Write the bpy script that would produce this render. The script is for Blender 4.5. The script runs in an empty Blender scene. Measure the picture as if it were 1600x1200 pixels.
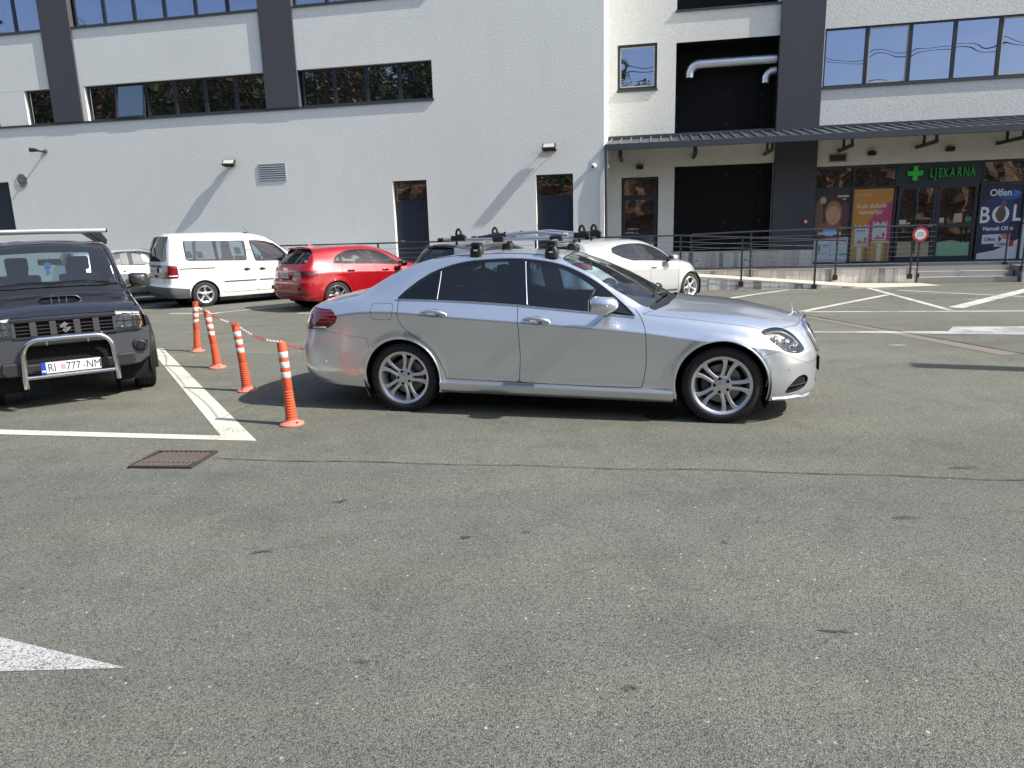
import bpy, math, random
import numpy as np
from mathutils import Vector, Matrix, noise
random.seed(7); np.random.seed(7)
R_ = math.radians
scene = bpy.context.scene
# ------------------------------------------------------------------ camera
f_px, pitch, roll, cam_h = 1112.2, .2110, -.0280, 1.641
cam_d = bpy.data.cameras.new('camera'); cam = bpy.data.objects.new('camera', cam_d); scene.collection.objects.link(cam)
fwd = Vector((0, math.cos(pitch), -math.sin(pitch))); up0 = Vector((0, math.sin(pitch), math.cos(pitch))); rt0 = Vector((1, 0, 0))
Rv = rt0*math.cos(roll)+up0*math.sin(roll); Uv = -rt0*math.sin(roll)+up0*math.cos(roll)
M = Matrix.Identity(4)
for i in range(3):
    M[i][0] = Rv[i]; M[i][1] = Uv[i]; M[i][2] = -fwd[i]
M[2][3] = cam_h
cam.matrix_world = M
cam_d.sensor_width = 36; cam_d.lens = 36*f_px/1600; cam_d.clip_end = 1000; cam_d.clip_start = .05
scene.camera = cam
# ------------------------------------------------------------------ world, sun, exposure
SUN_AZ, SUN_EL = R_(-19.3), R_(43.5)
sdir = Vector((math.cos(SUN_AZ)*math.cos(SUN_EL), math.sin(SUN_AZ)*math.cos(SUN_EL), math.sin(SUN_EL)))
world = bpy.data.worlds.new('World'); scene.world = world; world.use_nodes = True
nt = world.node_tree; bg = nt.nodes['Background']
sky = nt.nodes.new('ShaderNodeTexSky'); sky.sky_type = 'NISHITA'; sky.sun_disc = False
sky.sun_elevation = SUN_EL; sky.sun_rotation = math.pi/2-SUN_AZ; sky.dust_density = 1.6; sky.ozone_density = 1.2
nt.links.new(sky.outputs[0], bg.inputs[0]); bg.inputs[1].default_value = .125
sun_d = bpy.data.lights.new('sun', 'SUN'); sun_d.energy = 4.1; sun_d.angle = R_(.5); sun_d.color = (1, .955, .88)
sun = bpy.data.objects.new('sun', sun_d); scene.collection.objects.link(sun)
sun.rotation_euler = sdir.to_track_quat('Z', 'Y').to_euler()
vs = scene.view_settings; vs.view_transform = 'Standard'; vs.look = 'None'; vs.gamma = 1; vs.use_curve_mapping = False; vs.exposure = .84
scene.render.engine = 'CYCLES'
scene.cycles.use_denoising = True
scene.cycles.max_bounces = 10; scene.cycles.transparent_max_bounces = 24; scene.cycles.caustics_reflective = False; scene.cycles.caustics_refractive = False

# ------------------------------------------------------------------ materials
MATS = {}
def pmat(name, col, rough=.5, metal=0, coat=0, coatr=.03, spec=.5, var=0, vscale=3, bump=0, bscale=40, bdist=.01, emit=None, aniso=None, rvar=0):
    if name in MATS: return MATS[name]
    m = bpy.data.materials.new(name); m.use_nodes = True; nt = m.node_tree; p = nt.nodes['Principled BSDF']
    p.inputs['Base Color'].default_value = (*col, 1); p.inputs['Roughness'].default_value = rough; p.inputs['Metallic'].default_value = metal
    p.inputs['Coat Weight'].default_value = coat; p.inputs['Coat Roughness'].default_value = coatr; p.inputs['Specular IOR Level'].default_value = spec
    tc = nt.nodes.new('ShaderNodeTexCoord')
    if var or rvar:
        nz = nt.nodes.new('ShaderNodeTexNoise'); nz.inputs['Scale'].default_value = vscale; nz.inputs['Detail'].default_value = 8; nz.inputs['Roughness'].default_value = .6
        nt.links.new(tc.outputs['Object'], nz.inputs['Vector'])
        if var:
            mx = nt.nodes.new('ShaderNodeMix'); mx.data_type = 'RGBA'
            mx.inputs[6].default_value = (*[c*(1-var) for c in col], 1); mx.inputs[7].default_value = (*[min(1, c*(1+var)) for c in col], 1)
            nt.links.new(nz.outputs['Fac'], mx.inputs[0]); nt.links.new(mx.outputs[2], p.inputs['Base Color'])
        if rvar:
            mr = nt.nodes.new('ShaderNodeMapRange'); mr.inputs[3].default_value = max(0, rough-rvar); mr.inputs[4].default_value = rough+rvar
            nt.links.new(nz.outputs['Fac'], mr.inputs[0]); nt.links.new(mr.outputs[0], p.inputs['Roughness'])
    if bump:
        nb = nt.nodes.new('ShaderNodeTexNoise'); nb.inputs['Scale'].default_value = bscale; nb.inputs['Detail'].default_value = 6
        nt.links.new(tc.outputs['Object'], nb.inputs['Vector'])
        b = nt.nodes.new('ShaderNodeBump'); b.inputs['Strength'].default_value = bump; b.inputs['Distance'].default_value = bdist
        nt.links.new(nb.outputs['Fac'], b.inputs['Height']); nt.links.new(b.outputs[0], p.inputs['Normal'])
    if emit: p.inputs['Emission Color'].default_value = (*emit[0], 1); p.inputs['Emission Strength'].default_value = emit[1]
    MATS[name] = m; return m
def glassmat(name, tint, refl=1.0, rough=0, haze=.0):
    """thin pane: coloured see-through plus Fresnel mirror"""
    if name in MATS: return MATS[name]
    m = bpy.data.materials.new(name); m.use_nodes = True; nt = m.node_tree; nt.nodes.remove(nt.nodes['Principled BSDF'])
    out = nt.nodes['Material Output']
    tr = nt.nodes.new('ShaderNodeBsdfTransparent'); tr.inputs[0].default_value = (*tint, 1)
    gl = nt.nodes.new('ShaderNodeBsdfGlossy'); gl.inputs[0].default_value = (refl, refl, refl, 1); gl.inputs['Roughness'].default_value = rough
    fr = nt.nodes.new('ShaderNodeFresnel'); fr.inputs[0].default_value = 1.62
    mx = nt.nodes.new('ShaderNodeMixShader'); nt.links.new(fr.outputs[0], mx.inputs[0]); nt.links.new(tr.outputs[0], mx.inputs[1]); nt.links.new(gl.outputs[0], mx.inputs[2])
    last = mx
    if haze:
        df = nt.nodes.new('ShaderNodeBsdfDiffuse'); df.inputs[0].default_value = (.36, .40, .44, 1)  # bluish diffuse colour mixed in to imitate reflected haze on the pane
        m2 = nt.nodes.new('ShaderNodeMixShader'); m2.inputs[0].default_value = haze
        nt.links.new(mx.outputs[0], m2.inputs[1]); nt.links.new(df.outputs[0], m2.inputs[2]); last = m2
    nt.links.new(last.outputs[0], out.inputs[0]); MATS[name] = m; return m
def mirrorglass(name, base, fac, wob=.02, ws=1.2, tint=(1, 1, 1)):
    """building glazing: dark room behind a strongly reflecting, slightly wavy pane"""
    if name in MATS: return MATS[name]
    m = bpy.data.materials.new(name); m.use_nodes = True; nt = m.node_tree; nt.nodes.remove(nt.nodes['Principled BSDF'])
    out = nt.nodes['Material Output']
    df = nt.nodes.new('ShaderNodeBsdfDiffuse'); df.inputs[0].default_value = (*base, 1)
    gl = nt.nodes.new('ShaderNodeBsdfGlossy'); gl.inputs['Roughness'].default_value = .0; gl.inputs[0].default_value = (*tint, 1)
    mx = nt.nodes.new('ShaderNodeMixShader'); mx.inputs[0].default_value = fac
    nt.links.new(df.outputs[0], mx.inputs[1]); nt.links.new(gl.outputs[0], mx.inputs[2]); nt.links.new(mx.outputs[0], out.inputs[0])
    tc = nt.nodes.new('ShaderNodeTexCoord'); nb = nt.nodes.new('ShaderNodeTexNoise'); nb.inputs['Scale'].default_value = ws; nb.inputs['Detail'].default_value = 1
    b = nt.nodes.new('ShaderNodeBump'); b.inputs['Strength'].default_value = 1; b.inputs['Distance'].default_value = wob
    nt.links.new(tc.outputs['Object'], nb.inputs['Vector']); nt.links.new(nb.outputs['Fac'], b.inputs['Height']); nt.links.new(b.outputs[0], gl.inputs['Normal'])
    MATS[name] = m; return m

def asphalt_mat(nm='asphalt', k=1.0, warm=0.0):
    m = bpy.data.materials.new(nm); m.use_nodes = True; nt = m.node_tree; p = nt.nodes['Principled BSDF']; L = nt.links.new
    tc = nt.nodes.new('ShaderNodeTexCoord')
    def noise_(s, d=6, r=.6, dist=0):
        n = nt.nodes.new('ShaderNodeTexNoise'); n.inputs['Scale'].default_value = s; n.inputs['Detail'].default_value = d; n.inputs['Roughness'].default_value = r; n.inputs['Distortion'].default_value = dist
        L(tc.outputs['Object'], n.inputs['Vector']); return n
    def ramp(src, stops):
        r = nt.nodes.new('ShaderNodeValToRGB'); e = r.color_ramp.elements
        while len(e) < len(stops): e.new(.5)
        for k, (pos, c) in enumerate(stops): e[k].position = pos; e[k].color = (*c, 1) if len(c) == 3 else c
        L(src, r.inputs[0]); return r
    def mix(a, b, fac, mode='MIX'):
        x = nt.nodes.new('ShaderNodeMix'); x.data_type = 'RGBA'; x.blend_type = mode
        if isinstance(fac, float): x.inputs[0].default_value = fac
        else: L(fac, x.inputs[0])
        L(a, x.inputs[6]); L(b, x.inputs[7]); return x.outputs[2]
    # aggregate: cells of differing grey, bitumen between them
    vo = nt.nodes.new('ShaderNodeTexVoronoi'); vo.inputs['Scale'].default_value = 185; L(tc.outputs['Object'], vo.inputs['Vector'])
    hs = nt.nodes.new('ShaderNodeSeparateColor'); L(vo.outputs['Color'], hs.inputs[0])
    T = lambda r_, g_, b_: (r_*k*(1+warm), g_*k*(1+warm*.5), b_*k*(1-warm*1.2))
    cell = ramp(hs.outputs[0], [(0, T(.066, .067, .057)), (.22, T(.150, .151, .130)), (.85, T(.205, .206, .178)), (1, T(.29, .285, .25))])
    gap = ramp(vo.outputs['Distance'], [(.0, (1, 1, 1)), (.45, (.95, .95, .95)), (.72, (.46, .46, .46))])
    c = mix(cell.outputs[0], gap.outputs[0], .8, 'MULTIPLY')
    # bigger pale stones, scattered
    v2 = nt.nodes.new('ShaderNodeTexVoronoi'); v2.inputs['Scale'].default_value = 26; L(tc.outputs['Object'], v2.inputs['Vector'])
    s2 = nt.nodes.new('ShaderNodeSeparateColor'); L(v2.outputs['Color'], s2.inputs[0])
    pick = nt.nodes.new('ShaderNodeMath'); pick.operation = 'GREATER_THAN'; pick.inputs[1].default_value = .90; L(s2.outputs[1], pick.inputs[0])
    near = nt.nodes.new('ShaderNodeMath'); near.operation = 'LESS_THAN'; near.inputs[1].default_value = .16; L(v2.outputs['Distance'], near.inputs[0])
    mul = nt.nodes.new('ShaderNodeMath'); mul.operation = 'MULTIPLY'; L(pick.outputs[0], mul.inputs[0]); L(near.outputs[0], mul.inputs[1])
    stone = ramp(s2.outputs[0], [(0, (.30, .28, .25)), (1, (.46, .45, .42))])
    c = mix(c, stone.outputs[0], mul.outputs[0])
    # large, soft changes of tone, streaks along the driving lane
    n1 = noise_(.35, 5, .55); t1 = ramp(n1.outputs['Fac'], [(.3, (.84, .85, .84)), (.55, (1.0, 1.0, .99)), (.75, (1.13, 1.12, 1.06))])
    c = mix(c, t1.outputs[0], 1.0, 'MULTIPLY')
    n2 = noise_(2.3, 7, .65, .6); t2 = ramp(n2.outputs['Fac'], [(.32, (.86, .86, .86)), (.5, (1, 1, 1)), (.7, (1.06, 1.06, 1.05))])
    c = mix(c, t2.outputs[0], 1.0, 'MULTIPLY')
    mp = nt.nodes.new('ShaderNodeMapping'); mp.inputs['Rotation'].default_value = (0, 0, R_(12)); mp.inputs['Scale'].default_value = (.18, 1.6, 1); L(tc.outputs['Object'], mp.inputs[0])
    n3 = nt.nodes.new('ShaderNodeTexNoise'); n3.inputs['Scale'].default_value = 1.1; n3.inputs['Detail'].default_value = 6; L(mp.outputs[0], n3.inputs['Vector'])
    t3 = ramp(n3.outputs['Fac'], [(.3, (.9, .9, .92)), (.6, (1.04, 1.04, 1.0))]); c = mix(c, t3.outputs[0], 1.0, 'MULTIPLY')
    # oil spots
    n4 = noise_(1.7, 3, .5); t4 = ramp(n4.outputs['Fac'], [(.20, (.72, .72, .72)), (.26, (1, 1, 1))]); c = mix(c, t4.outputs[0], 1.0, 'MULTIPLY')
    L(c, p.inputs['Base Color']); p.inputs['Roughness'].default_value = .93; p.inputs['Specular IOR Level'].default_value = .22
    nb = noise_(170, 5, .7)
    ad = nt.nodes.new('ShaderNodeMath'); ad.operation = 'ADD'; L(nb.outputs['Fac'], ad.inputs[0])
    inv = nt.nodes.new('ShaderNodeMath'); inv.operation = 'MULTIPLY'; inv.inputs[1].default_value = -.9; L(vo.outputs['Distance'], inv.inputs[0]); L(inv.outputs[0], ad.inputs[1])
    b = nt.nodes.new('ShaderNodeBump'); b.inputs['Strength'].default_value = .75; b.inputs['Distance'].default_value = .006; L(ad.outputs[0], b.inputs['Height']); L(b.outputs[0], p.inputs['Normal'])
    MATS[nm] = m; return m
def paint_mat(name, col, wear, scale=34):
    m = bpy.data.materials.new(name); m.use_nodes = True; nt = m.node_tree; p = nt.nodes['Principled BSDF']; L = nt.links.new; out = nt.nodes['Material Output']
    tc = nt.nodes.new('ShaderNodeTexCoord')
    n = nt.nodes.new('ShaderNodeTexNoise'); n.inputs['Scale'].default_value = scale; n.inputs['Detail'].default_value = 9; n.inputs['Roughness'].default_value = .75; L(tc.outputs['Object'], n.inputs['Vector'])
    n0 = nt.nodes.new('ShaderNodeTexNoise'); n0.inputs['Scale'].default_value = 1.8; n0.inputs['Detail'].default_value = 3; L(tc.outputs['Object'], n0.inputs['Vector'])
    ad = nt.nodes.new('ShaderNodeMath'); ad.operation = 'MULTIPLY_ADD'; ad.inputs[1].default_value = .35; L(n0.outputs['Fac'], ad.inputs[0]); L(n.outputs['Fac'], ad.inputs[2])
    r = nt.nodes.new('ShaderNodeMapRange'); r.inputs[1].default_value = wear+.175-.05; r.inputs[2].default_value = wear+.175+.05; L(ad.outputs[0], r.inputs[0])
    tr = nt.nodes.new('ShaderNodeBsdfTransparent'); mx = nt.nodes.new('ShaderNodeMixShader'); L(r.outputs[0], mx.inputs[0]); L(tr.outputs[0], mx.inputs[1]); L(p.outputs[0], mx.inputs[2]); L(mx.outputs[0], out.inputs[0])
    cr = nt.nodes.new('ShaderNodeValToRGB'); cr.color_ramp.elements[0].color = (*[c*.84 for c in col], 1); cr.color_ramp.elements[1].color = (*col, 1); L(n.outputs['Fac'], cr.inputs[0])
    cr.color_ramp.elements[0].position = .3; cr.color_ramp.elements[1].position = .65
    L(cr.outputs[0], p.inputs['Base Color']); p.inputs['Roughness'].default_value = .8
    b = nt.nodes.new('ShaderNodeBump'); b.inputs['Distance'].default_value = .004; b.inputs['Strength'].default_value = .7; L(n.outputs['Fac'], b.inputs['Height']); L(b.outputs[0], p.inputs['Normal'])
    MATS[name] = m; return m
def stucco_mat(name, col, bs=55, bd=.012, var=.05):
    m = bpy.data.materials.new(name); m.use_nodes = True; nt = m.node_tree; p = nt.nodes['Principled BSDF']; L = nt.links.new
    tc = nt.nodes.new('ShaderNodeTexCoord')
    n = nt.nodes.new('ShaderNodeTexNoise'); n.inputs['Scale'].default_value = bs; n.inputs['Detail'].default_value = 5; n.inputs['Roughness'].default_value = .65; L(tc.outputs['Object'], n.inputs['Vector'])
    n0 = nt.nodes.new('ShaderNodeTexNoise'); n0.inputs['Scale'].default_value = .5; n0.inputs['Detail'].default_value = 7; L(tc.outputs['Object'], n0.inputs['Vector'])
    mp = nt.nodes.new('ShaderNodeMapping'); mp.inputs['Scale'].default_value = (2.2, 2.2, .16); L(tc.outputs['Object'], mp.inputs[0])
    n2 = nt.nodes.new('ShaderNodeTexNoise'); n2.inputs['Scale'].default_value = 1.3; n2.inputs['Detail'].default_value = 6; L(mp.outputs[0], n2.inputs['Vector'])
    a = nt.nodes.new('ShaderNodeMix'); a.data_type = 'RGBA'; a.inputs[6].default_value = (*[c*(1-var) for c in col], 1); a.inputs[7].default_value = (*[min(1, c*(1+var)) for c in col], 1); L(n0.outputs['Fac'], a.inputs[0])
    r = nt.nodes.new('ShaderNodeValToRGB'); r.color_ramp.elements[0].position = .3; r.color_ramp.elements[0].color = (.982, .981, .977, 1); r.color_ramp.elements[1].position = .6; r.color_ramp.elements[1].color = (1, 1, 1, 1); L(n2.outputs['Fac'], r.inputs[0])
    x = nt.nodes.new('ShaderNodeMix'); x.data_type = 'RGBA'; x.blend_type = 'MULTIPLY'; x.inputs[0].default_value = 1; L(a.outputs[2], x.inputs[6]); L(r.outputs[0], x.inputs[7])
    g = nt.nodes.new('ShaderNodeValToRGB'); g.color_ramp.elements[0].position = .35; g.color_ramp.elements[0].color = (.89, .89, .89, 1); g.color_ramp.elements[1].position = .6; g.color_ramp.elements[1].color = (1.04, 1.04, 1.04, 1); L(n.outputs['Fac'], g.inputs[0])
    y = nt.nodes.new('ShaderNodeMix'); y.data_type = 'RGBA'; y.blend_type = 'MULTIPLY'; y.inputs[0].default_value = 1; L(x.outputs[2], y.inputs[6]); L(g.outputs[0], y.inputs[7])
    L(y.outputs[2], p.inputs['Base Color']); p.inputs['Roughness'].default_value = .95; p.inputs['Specular IOR Level'].default_value = .2
    b = nt.nodes.new('ShaderNodeBump'); b.inputs['Strength'].default_value = .5; b.inputs['Distance'].default_value = bd; L(n.outputs['Fac'], b.inputs['Height']); L(b.outputs[0], p.inputs['Normal'])
    MATS[name] = m; return m

BLK = pmat('black_plastic', (.012, .012, .013), .45, bump=.1, bscale=300, bdist=.001)
BLKG = pmat('gloss_black', (.006, .006, .008), .12, coat=.6)
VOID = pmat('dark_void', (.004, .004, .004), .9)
CHROME = pmat('chrome', (.85, .86, .87), .08, 1)
ALU = pmat('brushed_aluminium', (.62, .63, .64), .32, 1, bump=.05, bscale=120, bdist=.001)
RUBBER = pmat('tyre_rubber', (.017, .017, .018), .78, bump=.3, bscale=90, bdist=.003, var=.25, vscale=9)
DISC = pmat('brake_disc', (.24, .23, .22), .4, 1)
FABRIC = pmat('seat_fabric', (.055, .055, .058), .85)
DASH = pmat('dashboard_plastic', (.035, .036, .038), .7)
GALV = pmat('galvanised_steel', (.74, .76, .78), .36, .85, var=.12, vscale=12, bump=.15, bscale=8, bdist=.01)
FRAME = pmat('window_frame_anthracite', (.022, .026, .034), .45)
GREYSTEEL = pmat('grey_painted_steel', (.045, .050, .060), .5)
WHITE = pmat('white_print', (.75, .75, .74), .6)
BLKP = pmat('black_print', (.01, .01, .01), .6)
GLASS = glassmat('car_glass', (.78, .88, .84), haze=.03)
GLASS_D = glassmat('car_glass_dark', (.22, .27, .31), haze=.01)
GLASS_M = glassmat('side_glass', (.60, .74, .82), 1.0, haze=.022)
LENS = glassmat('lamp_lens', (.93, .95, .96))

# ------------------------------------------------------------------ object helpers
COL = scene.collection
def tag(o, label, cat, group=None, kind=None):
    if label: o['label'] = label
    if cat: o['category'] = cat
    if group: o['group'] = group
    if kind: o['kind'] = kind
    return o
def empty(name, loc=(0, 0, 0), rz=0, label=None, cat=None, group=None, kind=None):
    o = bpy.data.objects.new(name, None); COL.objects.link(o); o.location = loc; o.rotation_euler = (0, 0, rz); o.empty_display_size = .2
    return tag(o, label, cat, group, kind)
def link(name, me, parent=None, mat=None):
    o = bpy.data.objects.new(name, me); COL.objects.link(o)
    if parent: o.parent = parent
    if mat:
        for x in (mat if isinstance(mat, (list, tuple)) else [mat]): me.materials.append(x)
    return o
class MB:
    def __init__(s): s.v = []; s.f = []; s.mi = []; s.cur = 0
    def add(s, vs_, fs):
        b = len(s.v); s.v += [tuple(v) for v in vs_]; s.f += [tuple(b+i for i in q) for q in fs]; s.mi += [s.cur]*len(fs); return s
    def box(s, x0, x1, y0, y1, z0, z1):
        return s.add([(x0, y0, z0), (x1, y0, z0), (x1, y1, z0), (x0, y1, z0), (x0, y0, z1), (x1, y0, z1), (x1, y1, z1), (x0, y1, z1)],
                     [(0, 3, 2, 1), (4, 5, 6, 7), (0, 1, 5, 4), (1, 2, 6, 5), (2, 3, 7, 6), (3, 0, 4, 7)])
    def obox(s, c, ax, ay, az):
        c, ax, ay, az = map(Vector, (c, ax, ay, az)); P = []
        for dz in (-1, 1):
            for dx, dy in ((-1, -1), (1, -1), (1, 1), (-1, 1)): P.append(c+ax*dx+ay*dy+az*dz)
        return s.add(P, [(0, 3, 2, 1), (4, 5, 6, 7), (0, 1, 5, 4), (1, 2, 6, 5), (2, 3, 7, 6), (3, 0, 4, 7)])
    def tube(s, pts, r, n=8, cap=True, flat=None):
        pts = [Vector(p) for p in pts]; k = len(pts); rr = r if isinstance(r, (list, tuple)) else [r]*k
        T = [(pts[min(i+1, k-1)]-pts[max(i-1, 0)]).normalized() for i in range(k)]
        a = Vector((0, 0, 1)) if abs(T[0].z) < .9 else Vector((1, 0, 0)); u = (a-T[0]*a.dot(T[0])).normalized(); V = []
        for i in range(k):
            u = (u-T[i]*u.dot(T[i])); u = u.normalized() if u.length > 1e-6 else Vector((1, 0, 0)); w = T[i].cross(u)
            for j in range(n):
                t = 2*math.pi*j/n; V.append(pts[i]+u*(rr[i]*math.cos(t)*(flat or 1))+w*(rr[i]*math.sin(t)))
        F = [(i*n+j, i*n+(j+1) % n, (i+1)*n+(j+1) % n, (i+1)*n+j) for i in range(k-1) for j in range(n)]
        if cap: F += [tuple(range(n-1, -1, -1)), tuple((k-1)*n+j for j in range(n))]
        return s.add(V, F)
    def lathe(s, prof, n=32, o=(0, 0, 0), ax=(0, 0, 1), closed=False):
        o = Vector(o); ax = Vector(ax).normalized(); a = Vector((0, 0, 1)) if abs(ax.z) < .9 else Vector((1, 0, 0)); u = (a-ax*a.dot(ax)).normalized(); w = ax.cross(u); V = []
        for r, h in prof:
            for j in range(n):
                t = 2*math.pi*j/n; V.append(o+ax*h+u*(r*math.cos(t))+w*(r*math.sin(t)))
        k = len(prof); F = [(i*n+j, i*n+(j+1) % n, (i+1)*n+(j+1) % n, (i+1)*n+j) for i in range(k-1) for j in range(n)]
        if closed: F += [((k-1)*n+j, (k-1)*n+(j+1) % n, (j+1) % n, j) for j in range(n)]
        return s.add(V, F)
    def prism(s, poly, fn, d0, d1):
        """poly 2D (any orientation) extruded; fn(a,b,d)->3D"""
        k = len(poly); V = [fn(a, b, d0) for a, b in poly]+[fn(a, b, d1) for a, b in poly]
        return s.add(V, [tuple(range(k-1, -1, -1)), tuple(range(k, 2*k))]+[(i, (i+1) % k, k+(i+1) % k, k+i) for i in range(k)])
    def build(s, name, mat, parent=None, smooth=None, bevel=0, seg=2):
        me = bpy.data.meshes.new(name); me.from_pydata(s.v, [], s.f)
        ms = mat if isinstance(mat, (list, tuple)) else [mat]
        for x in ms: me.materials.append(x)
        if len(ms) > 1: me.polygons.foreach_set('material_index', s.mi)
        import bmesh as _b
        bm = _b.new(); bm.from_mesh(me); _b.ops.recalc_face_normals(bm, faces=bm.faces); bm.to_mesh(me); bm.free()
        if smooth is not None:
            me.polygons.foreach_set('use_smooth', [True]*len(me.polygons)); me.set_sharp_from_angle(angle=R_(smooth))
        me.update(); o = link(name, me, parent)
        if bevel:
            b = o.modifiers.new('bevel', 'BEVEL'); b.width = bevel; b.segments = seg; b.limit_method = 'ANGLE'; b.angle_limit = R_(40)
            if smooth is None: me.polygons.foreach_set('use_smooth', [True]*len(me.polygons))
            b.harden_normals = True
        return o
def sheet(name, poly, z, mat, parent=None):
    return MB().add([(x, y, z) for x, y in poly], [tuple(range(len(poly)))]).build(name, mat, parent)
def text(name, s, size, mat, parent, M4, ext=0.0, sx=1.0, bold=0.0, align='LEFT', shear=0):
    cu = bpy.data.curves.new('tmp', 'FONT'); cu.body = s; cu.size = size; cu.extrude = ext; cu.offset = bold; cu.align_x = align; cu.shear = shear; cu.resolution_u = 3
    ob = bpy.data.objects.new('tmp', cu); COL.objects.link(ob)
    dg = bpy.context.evaluated_depsgraph_get(); me = bpy.data.meshes.new_from_object(ob.evaluated_get(dg))
    bpy.data.objects.remove(ob); bpy.data.curves.remove(cu)
    me.transform(Matrix.Diagonal((sx, 1, 1, 1))); me.transform(M4); me.materials.clear(); me.name = name
    return link(name, me, parent, mat)
def copy_tree(o, parent=None):
    c = o.copy(); COL.objects.link(c)
    if parent: c.parent = parent
    for ch in o.children: copy_tree(ch, c)
    return c
# ================================================================== SETTING: ground and markings
asphalt = asphalt_mat('asphalt', 1.05, -.01)
asphalt_w = asphalt_mat('asphalt_warm', 1.06, .012)
jl = lambda x: 4.85-.164*x
tag(MB().add([(-160, -160, 0), (160, -160, 0), (160, jl(160), 0), (-160, jl(-160), 0)], [(0, 1, 2, 3)]).build('asphalt_lane', asphalt), None, None, kind='structure')
tag(MB().add([(-160, jl(-160), 0), (160, jl(160), 0), (160, 160, 0), (-160, 160, 0)], [(0, 1, 2, 3)]).build('asphalt_parking_area', asphalt_w), None, None, kind='structure')
PW = paint_mat('road_paint_white', (.56, .56, .51), .42); PY = paint_mat('road_paint_cream', (.60, .585, .48), .39, 60); PWORN = paint_mat('road_paint_worn', (.44, .44, .43), .45, 110)
YEL = paint_mat('road_paint_yellow', (.66, .50, .18), .42)
def road_line(a, b, w, mat=PW, z=.004, name='painted_line'):
    a = Vector(a); b = Vector(b); d = (b-a).normalized(); n_ = Vector((-d.y, d.x))*w/2
    return tag(sheet(name, [tuple(a-n_), tuple(b-n_), tuple(b+n_), tuple(a+n_)], z, mat), None, None, kind='structure')
tag(sheet('painted_triangle_edge', [(-5.66, 11.06), (-5.42, 11.01), (-2.13, 5.685), (-2.32, 5.715), (-4.6, 6.13), (-9.5, 7.1), (-9.5, 7.28), (-4.64, 6.28), (-2.50, 5.87)], .004, PY), None, None, kind='structure')
road_line((8.60, 16.20), (5.40, 13.36), .13); road_line((5.36, 13.47), (13.5, 11.72), .11); road_line((4.3, 15.8), (7.1, 18.15), .12)
road_line((9.16, 18.6), (8.1, 13.02), .13); road_line((9.35, 17.2), (11.6, 13.9), .10); road_line((8.42, 13.40), (12.6, 16.98), .26, z=.008)
for k in range(5):
    ax_, ay_ = -7.88+k*3.18, 16.50-k*.74
    if k < 4: road_line((ax_, ay_), (ax_+1.25, ay_-.30), .10)
    if k < 4: road_line((ax_+1.15, ay_-.22), (ax_+4.6, ay_+3.2), .10, z=.008)
road_line((-9.55, 18.1), (-7.0, 20.9), .10)
tag(sheet('painted_direction_arrow', [(4.62, 10.80), (7.24, 10.06), (7.9, 10.05), (8.9, 9.9), (8.9, 10.6), (7.98, 10.80), (6.9, 11.0), (6.55, 10.55), (4.72, 10.93)], .004, PWORN), None, None, kind='structure')
tag(sheet('painted_arrow_head', [(-1.55, 2.515), (-2.22, 2.765), (-2.9, 3.02), (-2.9, 2.50), (-2.06, 2.515)], .004, PWORN), None, None, kind='structure')
road_line((10.4, 20.4), (13.2, 18.7), .12, YEL)
CRACK = pmat('bitumen_joint', (.016, .016, .015), .95); REDDISH = pmat('worn_patch_asphalt', (.165, .145, .122), .95, var=.14, vscale=14, bump=.6, bscale=160, bdist=.004)
def crack(pts, w, z=.006, jit=.012, name='joint_crack', mat=CRACK, step=.06):
    P = []
    for (a, b) in zip(pts[:-1], pts[1:]):
        a = Vector(a); b = Vector(b); n = max(2, int((b-a).length/step)); P += [a.lerp(b, i/n) for i in range(n)]
    P.append(Vector(pts[-1])); V = []; F = []
    for i, p in enumerate(P):
        d = (P[min(i+1, len(P)-1)]-P[max(i-1, 0)]).normalized(); n_ = Vector((-d.y, d.x)); q = Vector((p.x*1.3, p.y*1.3, 3.3))
        o_ = noise.noise(q)*jit*4+noise.noise(q*6)*jit; ww = w*(.35+.9*abs(noise.noise(q*5))+.3*random.random()); c = p+n_*o_
        V += [(c.x-n_.x*ww/2, c.y-n_.y*ww/2, z), (c.x+n_.x*ww/2, c.y+n_.y*ww/2, z)]
        if i: F.append((2*i-2, 2*i-1, 2*i+1, 2*i))
    return tag(MB().add(V, F).build(name, mat), None, None, kind='structure')
crack([(-2.32, 5.21), (0, 4.85), (3.25, 4.30), (6.5, 3.7)], .011)
crack([(4.4, 16.6), (5.33, 13.32), (6.29, 8.58), (7.4, 4)], .030, jit=.003)
crack([(-5.64, 10.75), (-2.87, 9.95), (-1.6, 9.6)], .012)
tag(sheet('worn_strip_beside_joint', [(5.36, 12.9), (6.26, 8.58), (5.98, 8.5), (5.27, 12.6)], .0035, REDDISH), None, None, kind='structure')
def blob(name, c, rx, ry, rz, mat, z=.005, n=22, rough=.25):
    V = []
    for i in range(n):
        t = 2*math.pi*i/n; k = 1+rough*noise.noise(Vector((math.cos(t)*2+c[0]*3, math.sin(t)*2, c[1])))*1.6
        x, y = rx*k*math.cos(t), ry*k*math.sin(t); V.append((c[0]+x*math.cos(rz)-y*math.sin(rz), c[1]+x*math.sin(rz)+y*math.cos(rz)))
    return tag(sheet(name, V, z, mat), None, None, kind='structure')
STAIN = paint_mat('oil_stain', (.05, .05, .047), .50, 60); DARKST = paint_mat('bitumen_patch', (.05, .05, .047), .50, 130)
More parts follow.
